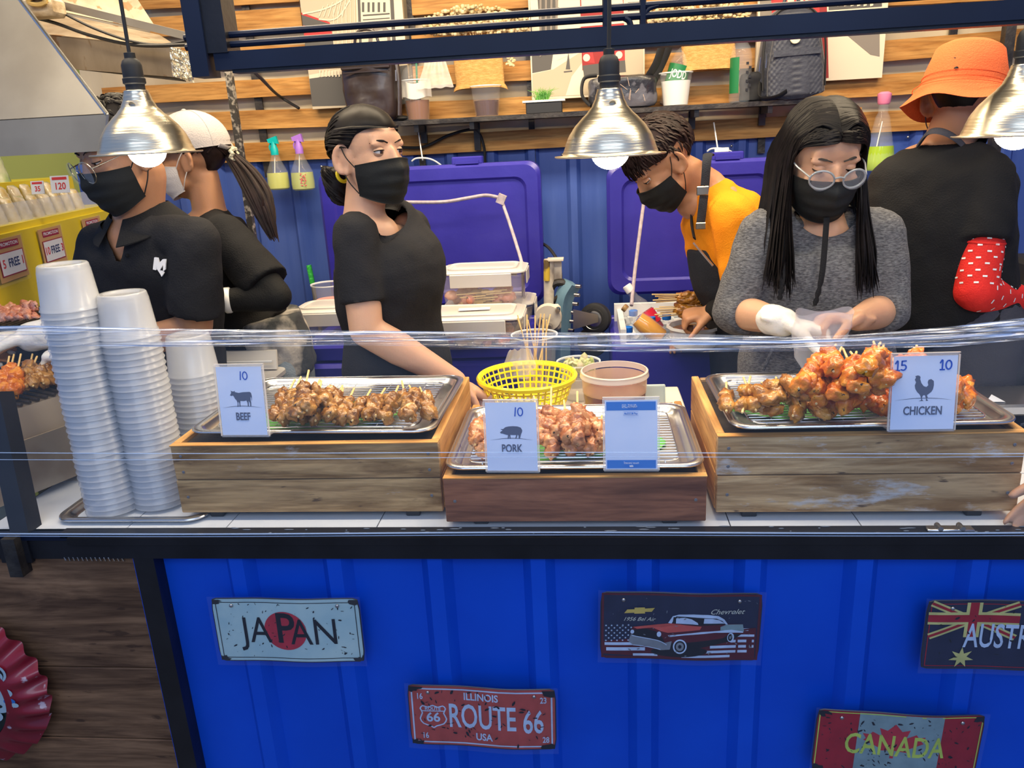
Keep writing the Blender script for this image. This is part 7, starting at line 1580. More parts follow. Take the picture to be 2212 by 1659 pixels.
# long hair: locks falling from the middle parting
hair = scalp(M, .068, -.010, -.075, wide=44); r = random.Random(21)
for i in range(520):
    s = 1 if i % 2 else -1; y = r.uniform(-.066, .085); d0 = V((0, y, .030+.0905*math.sqrt(max(.05, 1-((y-.017)/.101)**2)))); P = [M @ d0]
    fr_ = (y+.072)/.157                       # 0 front .. 1 back
    for k, t in enumerate((.3, .6, .85)):
        a_ = lerp(.0, PI*.5, t); x = s*.083*math.sin(a_)*(1+.05*r.random()); z = .030+.0905*math.cos(a_)*(1-.22*(1-fr_)*t); yy = y*(1-.3*t)+.006*t+(.018*t if fr_ < .3 else 0)
        q_ = V((x/.0815, (yy-.017)/.101, (z-.030)/.0905)); q_ = q_.normalized()*(1.03+.05*r.random()); P.append(M @ V((q_.x*.0815, q_.y*.101+.017, q_.z*.0905+.030)))
    e = M @ V((s*(lerp(.071, .088, min(1, fr_*3))+.009*r.random()), lerp(-.050, .075, fr_)+.004, -.02)); P.append(e)
    ln = r.uniform(.225, .285)-(.03 if fr_ > .8 else 0); ox = s*r.uniform(-.012, .034)
    P.append(V((e.x+ox*.4, e.y-.012, e.z-ln*.40))); P.append(V((e.x+ox*.8, e.y-.030*(1-fr_)-.016, e.z-ln*.75))); P.append(V((e.x+ox+r.uniform(-.01, .01), e.y-.055*(1-fr_)-.012, e.z-ln)))
    Q = spline(P, 3); k = len(Q); hair.tube(Q, [.0020]+[.0040+.0016*r.random()]*(k-4)+[.0035, .002, .0008], 5, flat=.45)
for i in range(130):
    s = 1 if i % 2 else -1; a0 = s*r.uniform(.0, .8); h0 = math.asin(.040/.0905)+.25*r.random(); P = [skullp(M, a0, h0, 1.0), skullp(M, s*(abs(a0)+.35), h0-.06, 1.05), skullp(M, s*max(1.05, abs(a0)+.45), .12, 1.05)]
    e = M @ V((s*(.074+.008*r.random()), -.040+.02*r.random(), -.02)); P += [e, e+V((s*.006, -.014, -.10)), e+V((s*.012, -.03, -.20))]; hair.tube(spline(P, 3), [.0016]+[.0042]*12+[.003, .002, .001], 5, flat=.45)
obj('hair', hair, M_hair, pr_, 60)
# clear bag being opened
c_ = at(1778, 690, 1.70)
def bagf(u, v):
    a = 2*PI*u; top = at(1782, 672, 1.73); bot = at(1756, 798, 1.76); p = bot.lerp(top, v); rr_ = .020+.030*math.sin(min(1, v*1.2)*PI*.6)+.004*noise.noise((u*9, v*5, 3)); return p+V((math.cos(a)*rr_*1.25, math.sin(a)*rr_*.5, .006*math.sin(a*3)*v))
one('plastic_bag', MB().grid(bagf, 34, 18, cu=True), mat('milky_thin_bag', (.80, .80, .84), .15, alpha=.38, coat=.7, bump=.8, bscale=18), 'thin clear plastic bag held open by the long-haired woman', 'bag')

# ---------------- man with glasses, black polo
Yc = 1.87
pr_ = thing('person', 'person with thin round glasses and black mask in a black polo shirt with white emblem', 'person', (at(345, 800, Yc).x, Yc+.06, 0))
M = hmat(at(262, 332, Yc-.01), -36, 20, 0, 1.06)
yw = math.radians(-18); ax = V((math.cos(yw), math.sin(yw), 0)); fw = V((math.sin(yw), -math.cos(yw), 0))
N_ = at(300, 462, Yc+.03); ch = at(330, 600, Yc+.10); wa = at(350, 720, Yc+.19); hp_ = at(365, 820, Yc+.20)
sL = at(226, 535, 1.93); sR = N_+ax*.165+V((0, 0, -.075)); eL = at(190, 700, 1.93); eR = at(422, 705, Yc+.02); wL = at(70, 728, 1.90); wR = at(190, 770, 1.86)
m = head_mb(M); m.limb([M @ V((0, .018, -.055)), N_, N_+V((0, 0, -.07))], [.058, .059, .08], 20)
torso(m, [(hp_+V((0, 0, -.06)), .15, .10), (hp_, .155, .105), (wa, .145, .10), (ch, .17, .105), (N_+V((0, 0, -.075)), .15, .08), (N_+V((0, 0, -.02)), .06, .055)], ax, k_=.84); m.ell(N_+fw*.018+V((0, 0, -.052)), (.074, .060, .056))
for s_, e_, w_ in ((sL, eL, wL), (sR, eR, wR)): m.limb([s_, e_], [.052, .043], 18); m.limb([e_, e_.lerp(w_, .4), w_], [.043, .042, .030], 18)
hand(m, wL, V((-1, -.1, .0)), (0, 0, -1), 1, curl=(50, 50, 40)); hand(m, wR, V((-1, -.1, .1)), (0, -.2, -1), -1, curl=(50, 50, 40))
legs(m, (hp_.x, hp_.y, hp_.z-.06), ax, fw=fw); obj('body', fused(m, .0055, 3), S_tan, pr_, 180)
for w_, e_, dd, sd in ((wL, eL, (-1, -.1, 0), 1), (wR, eR, (-1, -.1, .1), -1)):
    g = MB(); hand(g, w_, V(dd), (0, -.1, -1), sd, curl=(50, 50, 40), s=1.15); g.limb([w_+(e_-w_).normalized()*.055, w_], [.042, .040], 18); obj('glove', fused(g, .0045, 2, lambda p, n_: .0025*noise.noise((p.x*35, p.y*35, p.z*35))), M_glove, pr_, 180)
m = MB(); torso(m, [(hp_+V((0, 0, -.05)), .185, .125), (wa, .178, .122), (ch, .185, .128), (at(320, 540, Yc+.05), .180, .112), (N_+V((0, 0, -.045)), .12, .082), (N_+V((0, 0, .0)), .070, .064)], ax)
for s_, e_ in ((sL, eL), (sR, eR)): m.limb([s_+V((0, 0, .004)), s_.lerp(e_, .4), s_.lerp(e_, .80)], [.064, .068, .070], 20, end=False); m.limb([N_+V((0, .0, -.04)), s_+V((0, 0, .004))], [.052, .062], 16)
cR, cL = sR.lerp(eR, .80), sL.lerp(eL, .80); vb = N_+fw*.085+V((0, 0, -.045))
sh_ = fused(m, .0068, 4, folds(15, .0045))
def vcut(p):
    q = p-N_; f = q.dot(fw); s = abs(q.dot(ax)); d1 = (p-(N_+fw*.045+V((0, 0, .026)))).length-.078
    d2 = max(s*.92-(.118+q.z)*.42, -(q.z+.118), .03-f) if f > 0 else 1
    return min(d1, d2)
cutf(sh_, vcut)
obj('polo_shirt', sh_, F_blk2, pr_, 180)
for s in (-1, 1):   # collar leaves
    def cf(u, v, s=s):
        a = s*lerp(.25, 2.9, u); base = N_+V((0, .006, 0))+fw*(.070*math.cos(a))+ax*(.066*math.sin(a))+V((0, 0, .026-.034*max(0, math.cos(a)))); out = (fw*math.cos(a)+ax*math.sin(a))
        return base+out*(.002+.046*v)+V((0, 0, -.040*v*(1+.5*(1-u))))+ax*s*.0
    obj('collar', MB().grid(cf, 22, 6).grid(lambda u, v: cf(u, v)*1+V((0, 0, -.002)), 22, 6, flip=True), F_blk, pr_)
pb = at(272, 543, 1.73); 
def onchest(px_, py_, Yr=1.80):
    return at(px_, py_, Yr)
def chest_y(px_, py_):
    # find the shirt surface under a picture point
    best = None
    d = ray(px_, py_).normalized()
    for p in sv_:
        t = (p-CAMP).dot(d); 
        if t > 0 and (p-CAMP-d*t).length < .012 and (best is None or t < best): best = t
    return CAMP+d*((best or 1.8)-.004)
sv_ = [p+wloc(pr_) for p in sh_.v] if False else sh_.v
w0 = wloc(pr_); sv_ = [p+w0 for p in sh_.v]
obj('button', MB().ell(chest_y(274, 552), .005, n=10, m=6), F_blk, pr_)
LG = [[(333, 556), (341, 557), (344, 568), (351, 560), (358, 560), (357, 582), (352, 586), (352, 572), (345, 584), (338, 574), (337, 584), (330, 582)], [(338, 580), (346, 592), (349, 598), (354, 589), (352, 586), (345, 584), (338, 574)]]
lm = MB(); c0_ = chest_y(344, 578)
for P in LG:
    W3 = [at(x, y, c0_.y-.006) for x, y in P]; from mathutils.geometry import tessellate_polygon; lm.add(W3, [tuple(q) for q in tessellate_polygon([W3])])
lm.add([p+V((0, .004, 0)) for p in lm.v], [tuple(reversed(f)) for f in lm.f]); obj('emblem', lm, mat('white_embroidery', (.78, .76, .74), .6), pr_, 0, label='white angular monogram on the chest')
m = MB(); legs(m, (hp_.x, hp_.y, hp_.z-.08), ax, r=.095, foot=False); torso(m, [(hp_+V((0, 0, -.2)), .165, .11), (hp_+V((0, 0, -.03)), .165, .112)], ax); obj('trousers', fused(m, .012, 3), F_djean, pr_, 180)
face(pr_, M, S_tan, .50, (0, -.4)); mask(pr_, M, F_mask)
gl = MB(); M_gold = mat('thin_gold_wire', (.65, .55, .38), .25, 1)
for s in (-1, 1): gl.tube([M @ V((s*.035+.0255*math.cos(a), -.1045+.008*abs(math.cos(a)*.5+s*.5), -.002+.0235*math.sin(a))) for a in [i*PI/16 for i in range(32)]], .0011, 6, closed=True)
gl.tube([M @ V((-.010, -.106, .006)), M @ V((0, -.1080, .009)), M @ V((.010, -.106, .006))], .0010, 6); gg = obj('glasses', gl, M_gold, pr_)
for s in (-1, 1):
    obj('temple', MB().tube([M @ V((s*.0605, -.096, .006)), M @ V((s*.074, -.05, .008)), M @ V((s*.080, .005, .010))], .0013, 6), M_gold, gg); obj('lens', MB().lathe([(.0001, 0), (.025, 0)], 24, M @ Matrix.Translation((s*.035, -.1035, -.002)) @ rot4(90, 0, 0)), M_lens, gg)
def shorthair(M, n, seed, L=.03, front=.066, side=.02, nape=-.05, vol=1.0, fall=.4, matl=None, root=None):
    h = scalp(M, front, side, nape, r=(.0815*vol, .101*vol, .0905*vol)); r = random.Random(seed)
    for i in range(n):
        a = r.uniform(-PI, PI); lo = .30 if abs(a) < 1.5 else -.30; ph = r.uniform(lo, 1.5); j = r.uniform(-.10, .10); g_ = vol*(1.015+.02*r.random()); h.tube([skullp(M, a, ph, vol*1.0), skullp(M, a+j*.5, ph-L*5*fall, g_), skullp(M, a+j, ph-L*11*fall, g_), skullp(M, a+j*1.4, ph-L*16*fall, vol*1.012)], [.0030, .0044, .0038, .0008], 5, flat=.4)
    return obj('hair', h, matl or M_hair, root, 60)
shorthair(M, 300, 4, .030, root=pr_)

# ---------------- person in the white cap
Yc = 2.38
pr_ = thing('person', 'person in white cap and white mask with long ponytail, black T-shirt and arm sleeves', 'person', (at(560, 800, Yc).x, Yc, 0))
M = hmat(at(414, 342, Yc), -84, 6, 0, 1.0)
yw = math.radians(-62); ax = V((math.cos(yw), math.sin(yw), 0)); fw = V((math.sin(yw), -math.cos(yw), 0))
N_ = at(452, 452, Yc); ch = at(492, 580, Yc); wa = at(530, 690, Yc); hp_ = at(590, 770, Yc)
sN = N_+ax*.165+V((.03, 0, -.07)); sF = N_-ax*.165+V((0, 0, -.06)); eN = at(596, 640, 2.16); wN = at(478, 650, 2.12); eF = sF+V((-.05, -.03, -.26)); wF = eF+V((-.12, -.16, .0))
m = head_mb(M); m.limb([M @ V((0, .018, -.055)), N_, N_+V((0, 0, -.07))], [.048, .050, .07], 20)
torso(m, [(hp_+V((0, 0, -.06)), .15, .10), (hp_, .155, .105), (wa, .125, .09), (ch, .145, .095), (N_+V((.0, 0, -.07)), .13, .07), (N_+V((0, 0, -.02)), .055, .05)], ax, k_=.84); m.ell(N_+fw*.018+V((0, 0, -.052)), (.074, .060, .056))
for s_, e_, w_ in ((sN, eN, wN), (sF, eF, wF)): m.limb([s_, e_], [.046, .038], 16); m.limb([e_, w_], [.038, .026], 16)
hand(m, wN, V((-1, -.2, 0)), (0, 0, -1), 1); hand(m, wF, V((-1, -.3, 0)), (0, 0, -1), -1); legs(m, (hp_.x, hp_.y, hp_.z-.06), ax, fw=fw); obj('body', fused(m, .006, 3), S_tan, pr_, 180)
m = MB(); torso(m, [(at(575, 735, Yc), .170, .125), (wa+V((-.01, 0, 0)), .160, .122), (ch, .165, .125), (at(470, 510, Yc), .155, .10), (N_+V((0, 0, -.04)), .10, .07), (N_+V((0, 0, -.004)), .062, .058)], ax)
for s_, e_ in ((sN, eN), (sF, eF)): m.limb([s_+V((0, 0, .004)), s_.lerp(e_, .5), s_.lerp(e_, .82)], [.062, .070, .074], 20, end=False); m.limb([N_+V((0, .0, -.04)), s_], [.05, .060], 16)
sh_ = fused(m, .0075, 4, folds(25, .005)); cN = sN.lerp(eN, .80)
cutf(sh_, ball(N_+fw*.05+V((0, 0, .024)), .082)); obj('t_shirt', sh_, F_blk, pr_, 180)
obj('arm_sleeve', fused(MB().limb([sN.lerp(eN, .7), eN], [.050, .046], 16).limb([eN, wN], [.045, .032], 16), .006, 3, folds(2, .002)), F_str, pr_, 180)
wv = (wN-eN).normalized(); obj('wristwatch', MB().lathe([(.034, -.010), (.037, -.006), (.037, .006), (.034, .010)], 24, Matrix.Translation(wN.lerp(eN, .12)) @ wv.to_track_quat('Z', 'Y').to_matrix().to_4x4(), closed=True), M_white, pr_)
m = MB(); torso(m, [(at(600, 800, Yc), .178, .128), (at(585, 740, Yc), .176, .132), (at(568, 680, Yc), .160, .118)], ax); pc = fused(m, .009, 3, folds(6, .010)); obj('patterned_wrap', pc, F_pat, pr_, 180, label='grey and white patterned cloth round the waist')
m = MB(); legs(m, (hp_.x, hp_.y, hp_.z-.02), ax, r=.10, foot=False); torso(m, [(hp_+V((0, 0, -.14)), .165, .12), (hp_+V((0, 0, .0)), .168, .124)], ax); obj('jeans', fused(m, .012, 3), F_jean, pr_, 180)
mask(pr_, M, F_wmask); face(pr_, M, S_tan, .2)
hair = scalp(M, .050, .010, -.075); r = random.Random(5); pt0 = M @ V((-.0, .115, -.010)); end = at(590, 508, Yc-.05)
for i in range(110):
    o1 = V((r.uniform(-1, 1), r.uniform(-1, 1), r.uniform(-1, 1))); k = r.uniform(.75, 1.02); P = [pt0+o1*.010, pt0.lerp(end, .25)+o1*.022+V((.02, 0, -.006)), pt0.lerp(end, .6)+o1*.026+V((.018, 0, .0)), pt0.lerp(end, k)+o1*.012+V((.004, 0, -.01))]; Q = spline(P, 4); hair.tube(Q, [.0045]*(len(Q)-2)+[.003, .001], 5, flat=.5)
for i in range(120):
    a = r.uniform(1.3, PI)*(1 if i % 2 else -1); P = [skullp(M, a, r.uniform(-.3, .5), 1.01), skullp(M, lerp(a, PI*(1 if a > 0 else -1), .5), .05, 1.05), pt0+V((0, 0, r.uniform(-.01, .01)))]; hair.tube(spline(P, 3), .0035, 5, flat=.5)
obj('hair', hair, M_hairb, pr_, 60)
obj('scrunchie', MB().tube([pt0+V((.014+.004*math.sin(a*7), .018*math.cos(a), .020*math.sin(a))) for a in [i*PI/14 for i in range(28)]], .0065, 7, closed=True), mat('cream_beads', (.62, .56, .38), .5, bump=1, bscale=120), pr_)
def capf_(u, v):
    a = 2*PI*u; ph = lerp(PI/2, -.10, v); return M @ (V((0, .014, .036))+V((math.sin(a)*math.cos(ph)*.090, -math.cos(a)*math.cos(ph)*.112, math.sin(ph)*.100+(.004 if abs((a % (PI/3))) < .04 else 0)*0)))
cp = MB().grid(capf_, 60, 18, cu=True, flip=True).grid(lambda u, v: capf_(u, 1)+(M.to_3x3() @ V((0, 0, -.002)))*v*2, 60, 1, cu=True, flip=True); co = obj('cap', cp, F_cap, pr_, 180)
obj('cap_button', MB().ell(M @ V((0, .014, .137)), (.007, .007, .004), n=10, m=6), F_cap, co)
for k in range(6):
    a = PI/3*k+.3; obj('cap_seam', MB().tube([capf_(a/(2*PI), v/12)+(M.to_3x3() @ V((0, 0, .0006))) for v in range(13)], .0010, 4), F_cap, co)
def brim(u, v): a = lerp(-1.15, 1.15, u); return M @ V((math.sin(a)*(.088+.0*v), -.085-.0*v-math.cos(a)*.025-.055*v*math.cos(a*.9), .028-.016*v-.012*math.sin(a)**2))
obj('cap_peak', MB().grid(brim, 20, 6).grid(lambda u, v: brim(u, v)+V((0, 0, -.003)), 20, 6, flip=True), F_cap, co)
gp_ = M @ V((-.02, .118, .004)); obj('cap_strap', MB().tube([M @ V((-.05, .108, .022)), M @ V((-.02, .122, .012)), M @ V((.02, .122, .012)), M @ V((.05, .108, .022))], .007, 6, flat=.3), F_cap, co)

# ---------------- man bending over in the orange T-shirt
Yc = 2.58
pr_ = thing('person', 'person bending forward in orange T-shirt and dark apron, gathering skewers', 'person', (at(1650, 800, Yc).x, Yc+.02, 0))
M = hmat(at(1428, 352, Yc-.04), -72, 47, 0, 1.10)
yw = math.radians(-68); ax = V((math.cos(yw), math.sin(yw), 0)); fw = V((math.sin(yw), -math.cos(yw), 0))
N_ = at(1523, 402, Yc); ch = at(1580, 520, Yc); wa = at(1620, 660, Yc+.02); hp_ = at(1655, 780, Yc+.02)
sN = at(1585, 470, Yc-.16); sF = at(1530, 450, Yc+.15); eN = at(1612, 655, 2.40); wN = at(1538, 672, 2.50); eF = at(1575, 690, 2.78); wF = at(1528, 722, 2.62)
m = head_mb(M); m.limb([M @ V((0, .018, -.050)), M @ V((0, .03, -.09)), N_, N_.lerp(ch, .3)], [.056, .056, .060, .08], 20)
torso(m, [(hp_+V((0, 0, -.06)), .15, .10), (hp_, .155, .105), (wa, .145, .10), (ch, .165, .105), (N_.lerp(ch, .30), .14, .08), (N_, .06, .055)], ax, k_=.84); m.ell(N_+fw*.018+V((0, 0, -.052)), (.074, .060, .056))
for s_, e_, w_ in ((sN, eN, wN), (sF, eF, wF)): m.limb([s_, e_], [.048, .040], 16); m.limb([e_, w_], [.040, .028], 16)
hand(m, wN, V((-1, -.1, -.15)), (0, .3, -1), 1, curl=(60, 55, 40)); hand(m, wF, V((-1, -.2, 0)), (0, 0, -1), -1, curl=(30, 30, 20)); legs(m, (hp_.x, hp_.y, hp_.z-.06), ax, fw=fw); obj('body', fused(m, .0058, 3), S_tan, pr_, 180)
m = MB(); torso(m, [(hp_, .178, .125), (wa, .168, .120), (ch, .18, .130), (N_.lerp(ch, .5), .165, .11), (N_.lerp(ch, .18), .10, .075), (N_.lerp(ch, .02), .070, .062)], ax)
for s_, e_ in ((sN, eN), (sF, eF)): m.limb([s_, s_.lerp(e_, .5), s_.lerp(e_, .75)], [.068, .066, .064], 20, end=False); m.limb([N_.lerp(ch, .22), s_], [.06, .068], 16)
sh_ = fused(m, .0075, 4, folds(35, .005)); cutf(sh_, ball(N_+V((-.03, 0, .03)), .080)); obj('t_shirt', sh_, F_or, pr_, 180)
for s_, e_, w_ in ((sN, eN, wN), (sF, eF, wF)): obj('arm_sleeve', fused(MB().limb([s_.lerp(e_, .6), e_], [.054, .048], 16).limb([e_, e_.lerp(w_, .88)], [.047, .036], 16), .006, 3, folds(2, .003)), F_str, pr_, 180)
m = MB(); torso(m, [(hp_+V((0, 0, -.25))+fw*.012, .178, .135), (wa+fw*.012, .160, .128), (at(1592, 590, Yc)+fw*.02, .125, .128), (at(1578, 520, Yc)+fw*.02, .095, .124)], ax); ap = fused(m, .008, 3, folds(4, .004)); mid = ch
cut(ap, lambda p: (p-V((lerp(hp_.x, ch.x, (p.z-hp_.z)/(ch.z-hp_.z)), lerp(hp_.y, ch.y, (p.z-hp_.z)/(ch.z-hp_.z)), p.z))).dot(fw) < .02); obj('apron', ap, F_apr, pr_, 180)
a1, a2, a3 = at(1528, 338, Yc-.10), at(1522, 410, Yc-.13), at(1512, 494, Yc-.155)
obj('apron_strap', MB().tube(spline([at(1534, 336, Yc+.02), a1, a2, a3], 6), .014, 8, flat=.22, up=(1, .3, 0)), F_apr, pr_); obj('apron_strap', MB().tube(spline([at(1497, 440, Yc-.02), at(1494, 480, Yc-.06), at(1500, 515, Yc-.12)], 5), .009, 8, flat=.3), F_apr, pr_)
obj('buckle', MB().box(at(1518, 412, Yc-.148), (.036, .006, .026), bev=.002).box(at(1514, 488, Yc-.17), (.030, .006, .020), bev=.002), M_gold, pr_, 0)
obj('pen', MB().tube([at(1498, 524, Yc-.16), at(1540, 574, Yc-.175)], .0035, 6), M_steel, pr_)
mask(pr_, M, F_mask); face(pr_, M, S_tan, .5); shorthair(M, 620, 8, .060, front=.050, side=.026, nape=-.045, vol=1.05, fall=.34, matl=M_hairb, root=pr_)
m = MB(); legs(m, (hp_.x, hp_.y, hp_.z-.08), ax, r=.095, foot=False); obj('trousers', fused(m, .012, 3), F_djean, pr_, 180)

# ---------------- man in the orange bucket hat, back turned
Yc = 2.26
pr_ = thing('person', 'person in coral bucket hat seen from behind, black T-shirt and red dotted arm sleeve', 'person', (at(2060, 800, Yc).x, Yc, 0))
M = hmat(at(2082, 212, Yc), 142, 14, 0, 1.06)
yw = math.radians(150); ax = V((math.cos(yw), math.sin(yw), 0)); fw = V((math.sin(yw), -math.cos(yw), 0))
N_ = at(2048, 305, Yc); ch = at(2022, 480, Yc); wa = at(2030, 640, Yc); hp_ = at(2060, 760, Yc)
sR_ = at(2128, 385, Yc-.08); sL_ = at(1948, 385, Yc+.06); eR = at(2108, 628, 2.10); wR = at(2225, 655, 2.24); eL = at(1925, 600, Yc+.15); wL = eL+V((.15, .22, .02))
m = head_mb(M); m.limb([M @ V((0, .018, -.050)), N_, N_+V((0, 0, -.07))], [.058, .060, .085], 20)
torso(m, [(hp_+V((0, 0, -.06)), .155, .11), (hp_, .16, .115), (wa, .16, .11), (ch, .17, .115), (at(2040, 350, Yc), .15, .09), (N_, .065, .06)], ax, k_=.84); m.ell(N_+fw*.018+V((0, 0, -.052)), (.074, .060, .056))
for s_, e_, w_ in ((sR_, eR, wR), (sL_, eL, wL)): m.limb([s_, e_], [.052, .044], 18); m.limb([e_, w_], [.044, .030], 18)
hand(m, wR, V((1, .1, -.1)), (0, .2, -1), -1, curl=(45, 40, 30)); hand(m, wL, V((.5, 1, 0)), (0, 0, -1), 1); legs(m, (hp_.x, hp_.y, hp_.z-.06), ax, fw=fw); obj('body', fused(m, .006, 3), S_brown, pr_, 180)
m = MB(); torso(m, [(at(2045, 715, Yc), .185, .135), (wa, .190, .142), (ch, .190, .142), (at(2035, 385, Yc), .180, .12), (at(2045, 330, Yc), .12, .085), (N_+V((0, 0, -.004)), .075, .07)], ax)
for s_, e_ in ((sR_, eR), (sL_, eL)): m.limb([s_, s_.lerp(e_, .4), s_.lerp(e_, .56)], [.072, .074, .072], 20, end=False); m.limb([N_+V((0, 0, -.05)), s_], [.06, .070], 16)
sh_ = fused(m, .0075, 4, folds(45, .005)); cR = sR_.lerp(eR, .55); cutf(sh_, ball(N_+V((0, 0, .038)), .085)); obj('t_shirt', sh_, F_blk, pr_, 180)
M_reds = cloth('red_sleeve_knit', (.66, .022, .018), (.72, .03, .022), r=.7)
s0 = sR_.lerp(eR, .56); obj_s = obj('arm_sleeve', fused(MB().limb([s0, eR], [.058, .052], 18).limb([eR, eR.lerp(wR, .85)], [.054, .040], 18), .005, 4, folds(7, .002)), M_reds, pr_, 180, label='red sleeve with small white dashes')
svx = [p+wloc(pr_) for p in obj_s.data.vertices[0:0]] ; dm = MB(); r = random.Random(3)
vv = [(V(v.co), V(v.normal)) for v in obj_s.data.vertices]
tgt = []
for i in range(16):
    for j in range(9):
        P = s0.lerp(eR, i/8) if i < 8 else eR.lerp(wR, (i-8)/8); a = 2*PI*(j+(i % 2)*.5)/9; tgt.append((P-wloc(pr_), a, (eR-s0).normalized() if i < 8 else (wR-eR).normalized()))
for P, a, t in tgt:
    u_ = t.orthogonal().normalized(); w_ = t.cross(u_); d = u_*math.cos(a)+w_*math.sin(a); best = min(vv, key=lambda q: ((q[0]-P)-d*(q[0]-P).dot(d)).length+(1 if (q[0]-P).dot(d) < 0 else 0)); n_ = best[1]; tt = t.cross(n_).normalized(); bb = n_.cross(tt); c = best[0]+n_*.0012
    dm.add([c+tt*.0055+bb*.0022, c-tt*.0055+bb*.0022, c-tt*.0055-bb*.0022, c+tt*.0055-bb*.0022], [(0, 1, 2, 3)])
obj('dash_print', dm, M_white, obj_s, 0, world=False, kind='stuff')
obj('cuff_ribbing', MB().tube([s0+(V((1, .2, -.1))*math.cos(a)+V((-.2, 1, 0))*math.sin(a))*.0555 for a in [i*PI/12 for i in range(24)]], .0035, 6, closed=True), M_reds, obj_s)
obj('glove', fused(hand_g := (lambda g: (hand(g, wR, V((1, .1, -.1)), (0, .2, -1), -1, curl=(45, 40, 30), s=1.12), g)[1])(MB()), .005, 2), M_glove, pr_, 180)
m = MB(); torso(m, [(hp_+V((0, 0, -.62)), .180, .130), (hp_, .180, .135), (wa+V((.01, 0, -.04)), .186, .142)], ax); ap = fused(m, .010, 3, folds(14, .004)); cut(ap, lambda p: (p-hp_).dot(ax) > .05); obj('apron', ap, F_gapr, pr_, 180)
m = MB(); legs(m, (hp_.x, hp_.y, hp_.z-.02), ax, r=.105, foot=False); torso(m, [(hp_+V((0, 0, -.2)), .168, .12), (hp_+V((0, 0, .04)), .172, .125)], ax); obj('trousers', fused(m, .012, 3), F_djean, pr_, 180)
obj('apron_strap', MB().tube(spline([at(1985, 312, Yc-.02), at(2010, 284, Yc-.075), at(2050, 290, Yc-.095), at(2090, 325, Yc-.07), at(2140, 400, Yc-.12), at(2160, 470, Yc-.10), at(2165, 640, Yc-.09)], 7), .012, 8, flat=.35), F_gapr, pr_)
shorthair(M, 60, 14, .006, side=.01, nape=-.070, vol=.955, root=pr_)
mask(pr_, M, F_gapr); face(pr_, M, S_brown, .3)
Mh = M @ rot4(0, 0, 0, (0, .012, 0))
pf = [(.0001, .113), (.030, .112), (.055, .106), (.070, .097), (.075, .092), (.088, .045), (.094, .012), (.0945, .008), (.112, -.022), (.130, -.044), (.132, -.046), (.129, -.046), (.110, -.026), (.092, .004)]
hm = MB().lathe(pf, 64); hm.v = [M @ V((p.x*(1+.015*math.sin(math.atan2(p.y, p.x)*3)), p.y*1.10+.014, p.z+.006*math.sin(math.atan2(p.y, p.x)*5+1)*(1 if p.z < 0 else 0)*1.0+.014)) for p in hm.v]
ho = obj('bucket_hat', hm, F_hat, pr_, 50)
for z in (.020, .006, -.008): 
    k = (.008-z)/.058*.055+.0955 if z < .008 else .0945
    obj('hat_stitching', MB().tube([M @ V((math.cos(a)*k, math.sin(a)*k*1.10+.014, z+.016)) for a in [i*PI/24 for i in range(48)]], .0009, 4, closed=True), F_hat, ho)

# ---------------- customer's hand at the right edge
pr_ = thing('person', 'person outside the right edge, only fingers reaching over the counter end', 'person', at(2370, 1130, 1.40))
m = MB(); w_ = at(2335, 1040, 1.42); hand(m, w_, V((-.55, .2, -.75)), (-.2, -1, .3), 1, curl=(14, 20, 14)); m.limb([w_+V((.62, -.55, .02)), w_+V((.34, -.30, .05)), w_+V((.12, -.08, .10)), w_], [.052, .045, .040, .028], 18)
obj('body', fused(m, .005, 3), S_mid, pr_, 180)
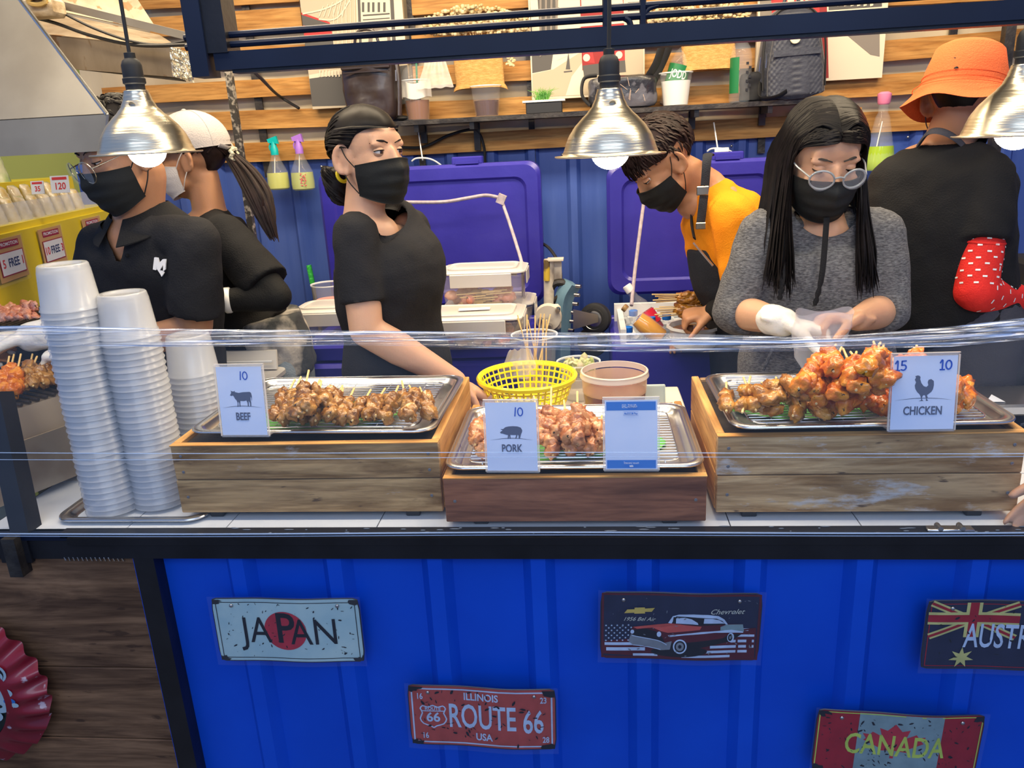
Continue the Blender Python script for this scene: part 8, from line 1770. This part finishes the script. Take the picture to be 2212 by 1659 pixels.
# ================================================================ labels that single out each repeat
ORD = ['first', 'second', 'third', 'fourth', 'fifth', 'sixth', 'seventh', 'eighth', 'ninth', 'tenth', 'eleventh', 'twelfth', 'thirteenth', 'fourteenth', 'fifteenth', 'sixteenth', 'seventeenth', 'eighteenth', 'nineteenth']
TEN = {20: 'twentieth', 30: 'thirtieth', 40: 'fortieth'}; TN = {20: 'twenty', 30: 'thirty', 40: 'forty'}
def ordw(n): return ORD[n-1] if n < 20 else (TEN[n] if n % 10 == 0 else TN[n//10*10]+'-'+ORD[n % 10-1])
def scrx(o): d = V(o.location)-CAMP; return d.dot(CR)/d.dot(CF)
def relabel(group, fmt, key=scrx):
    L = sorted([o for o in COL.objects if o.parent is None and o.get('group') == group], key=key)
    for i, o in enumerate(L): o['label'] = fmt % ordw(i+1)
up = lambda o: -o.location.z
relabel('cups in the tallest stack', 'translucent plastic cup, %s from the top of the tallest stack', up)
relabel('cups in the second stack', 'translucent plastic cup, %s from the top of the second-tallest stack', up)
relabel('cups in the third stack', 'plastic cup, %s from the top of the stack behind the beef crate corner', up)
relabel('cups in the fourth stack', 'plastic cup, %s from the top of the shortest stack furthest back', up)
relabel('beef skewers on the left tray', 'glazed beef skewer in the pile beside the beef card, tip %s from left')
relabel('beef skewers in the row right of the pile', 'glazed beef skewer in the thin row right of the pile, %s from left')
relabel('pork skewers between the cards', 'glossy pork skewer heaped between the pork card and blue card, tip %s from left')
relabel('pork skewers behind the pork card', 'pork skewer partly behind the pork card, %s from left')
relabel('orange chicken skewers in the heap', 'shiny orange chicken skewer in the tall heap, tip %s from left')
relabel('chicken skewers right of the card', 'orange chicken skewer showing right of the chicken card, %s from left')
relabel('grilled wings on the chicken tray', 'golden-brown grilled wing on a stick, %s from left on the chicken tray')
relabel('grilling skewers beside the cup stacks', 'browned skewer on the front grill beside the tallest cups, %s from left')
relabel('raw pale skewers on the back grill', 'pale pink skewer on the back grill at far left, %s from left')
relabel('skewers held by the bending man', 'satay skewer held by the bending man in orange, %s from the top of the bunch', up)
relabel('small snack bags, front row', 'small gold snack bag in the front row on the yellow counter, %s from left')
relabel('small snack bags, second row', 'small gold snack bag in the second row on the yellow counter, %s from left')
relabel('tall snack bags: green', 'tall pale green snack bag on the raised back row, %s green one from left')
relabel('tall snack bags: dark', 'tall dark snack bag on the raised back row, %s dark one from left')
relabel('tall snack bags: bluish', 'tall bluish snack bag on the raised back row, %s bluish one from left')
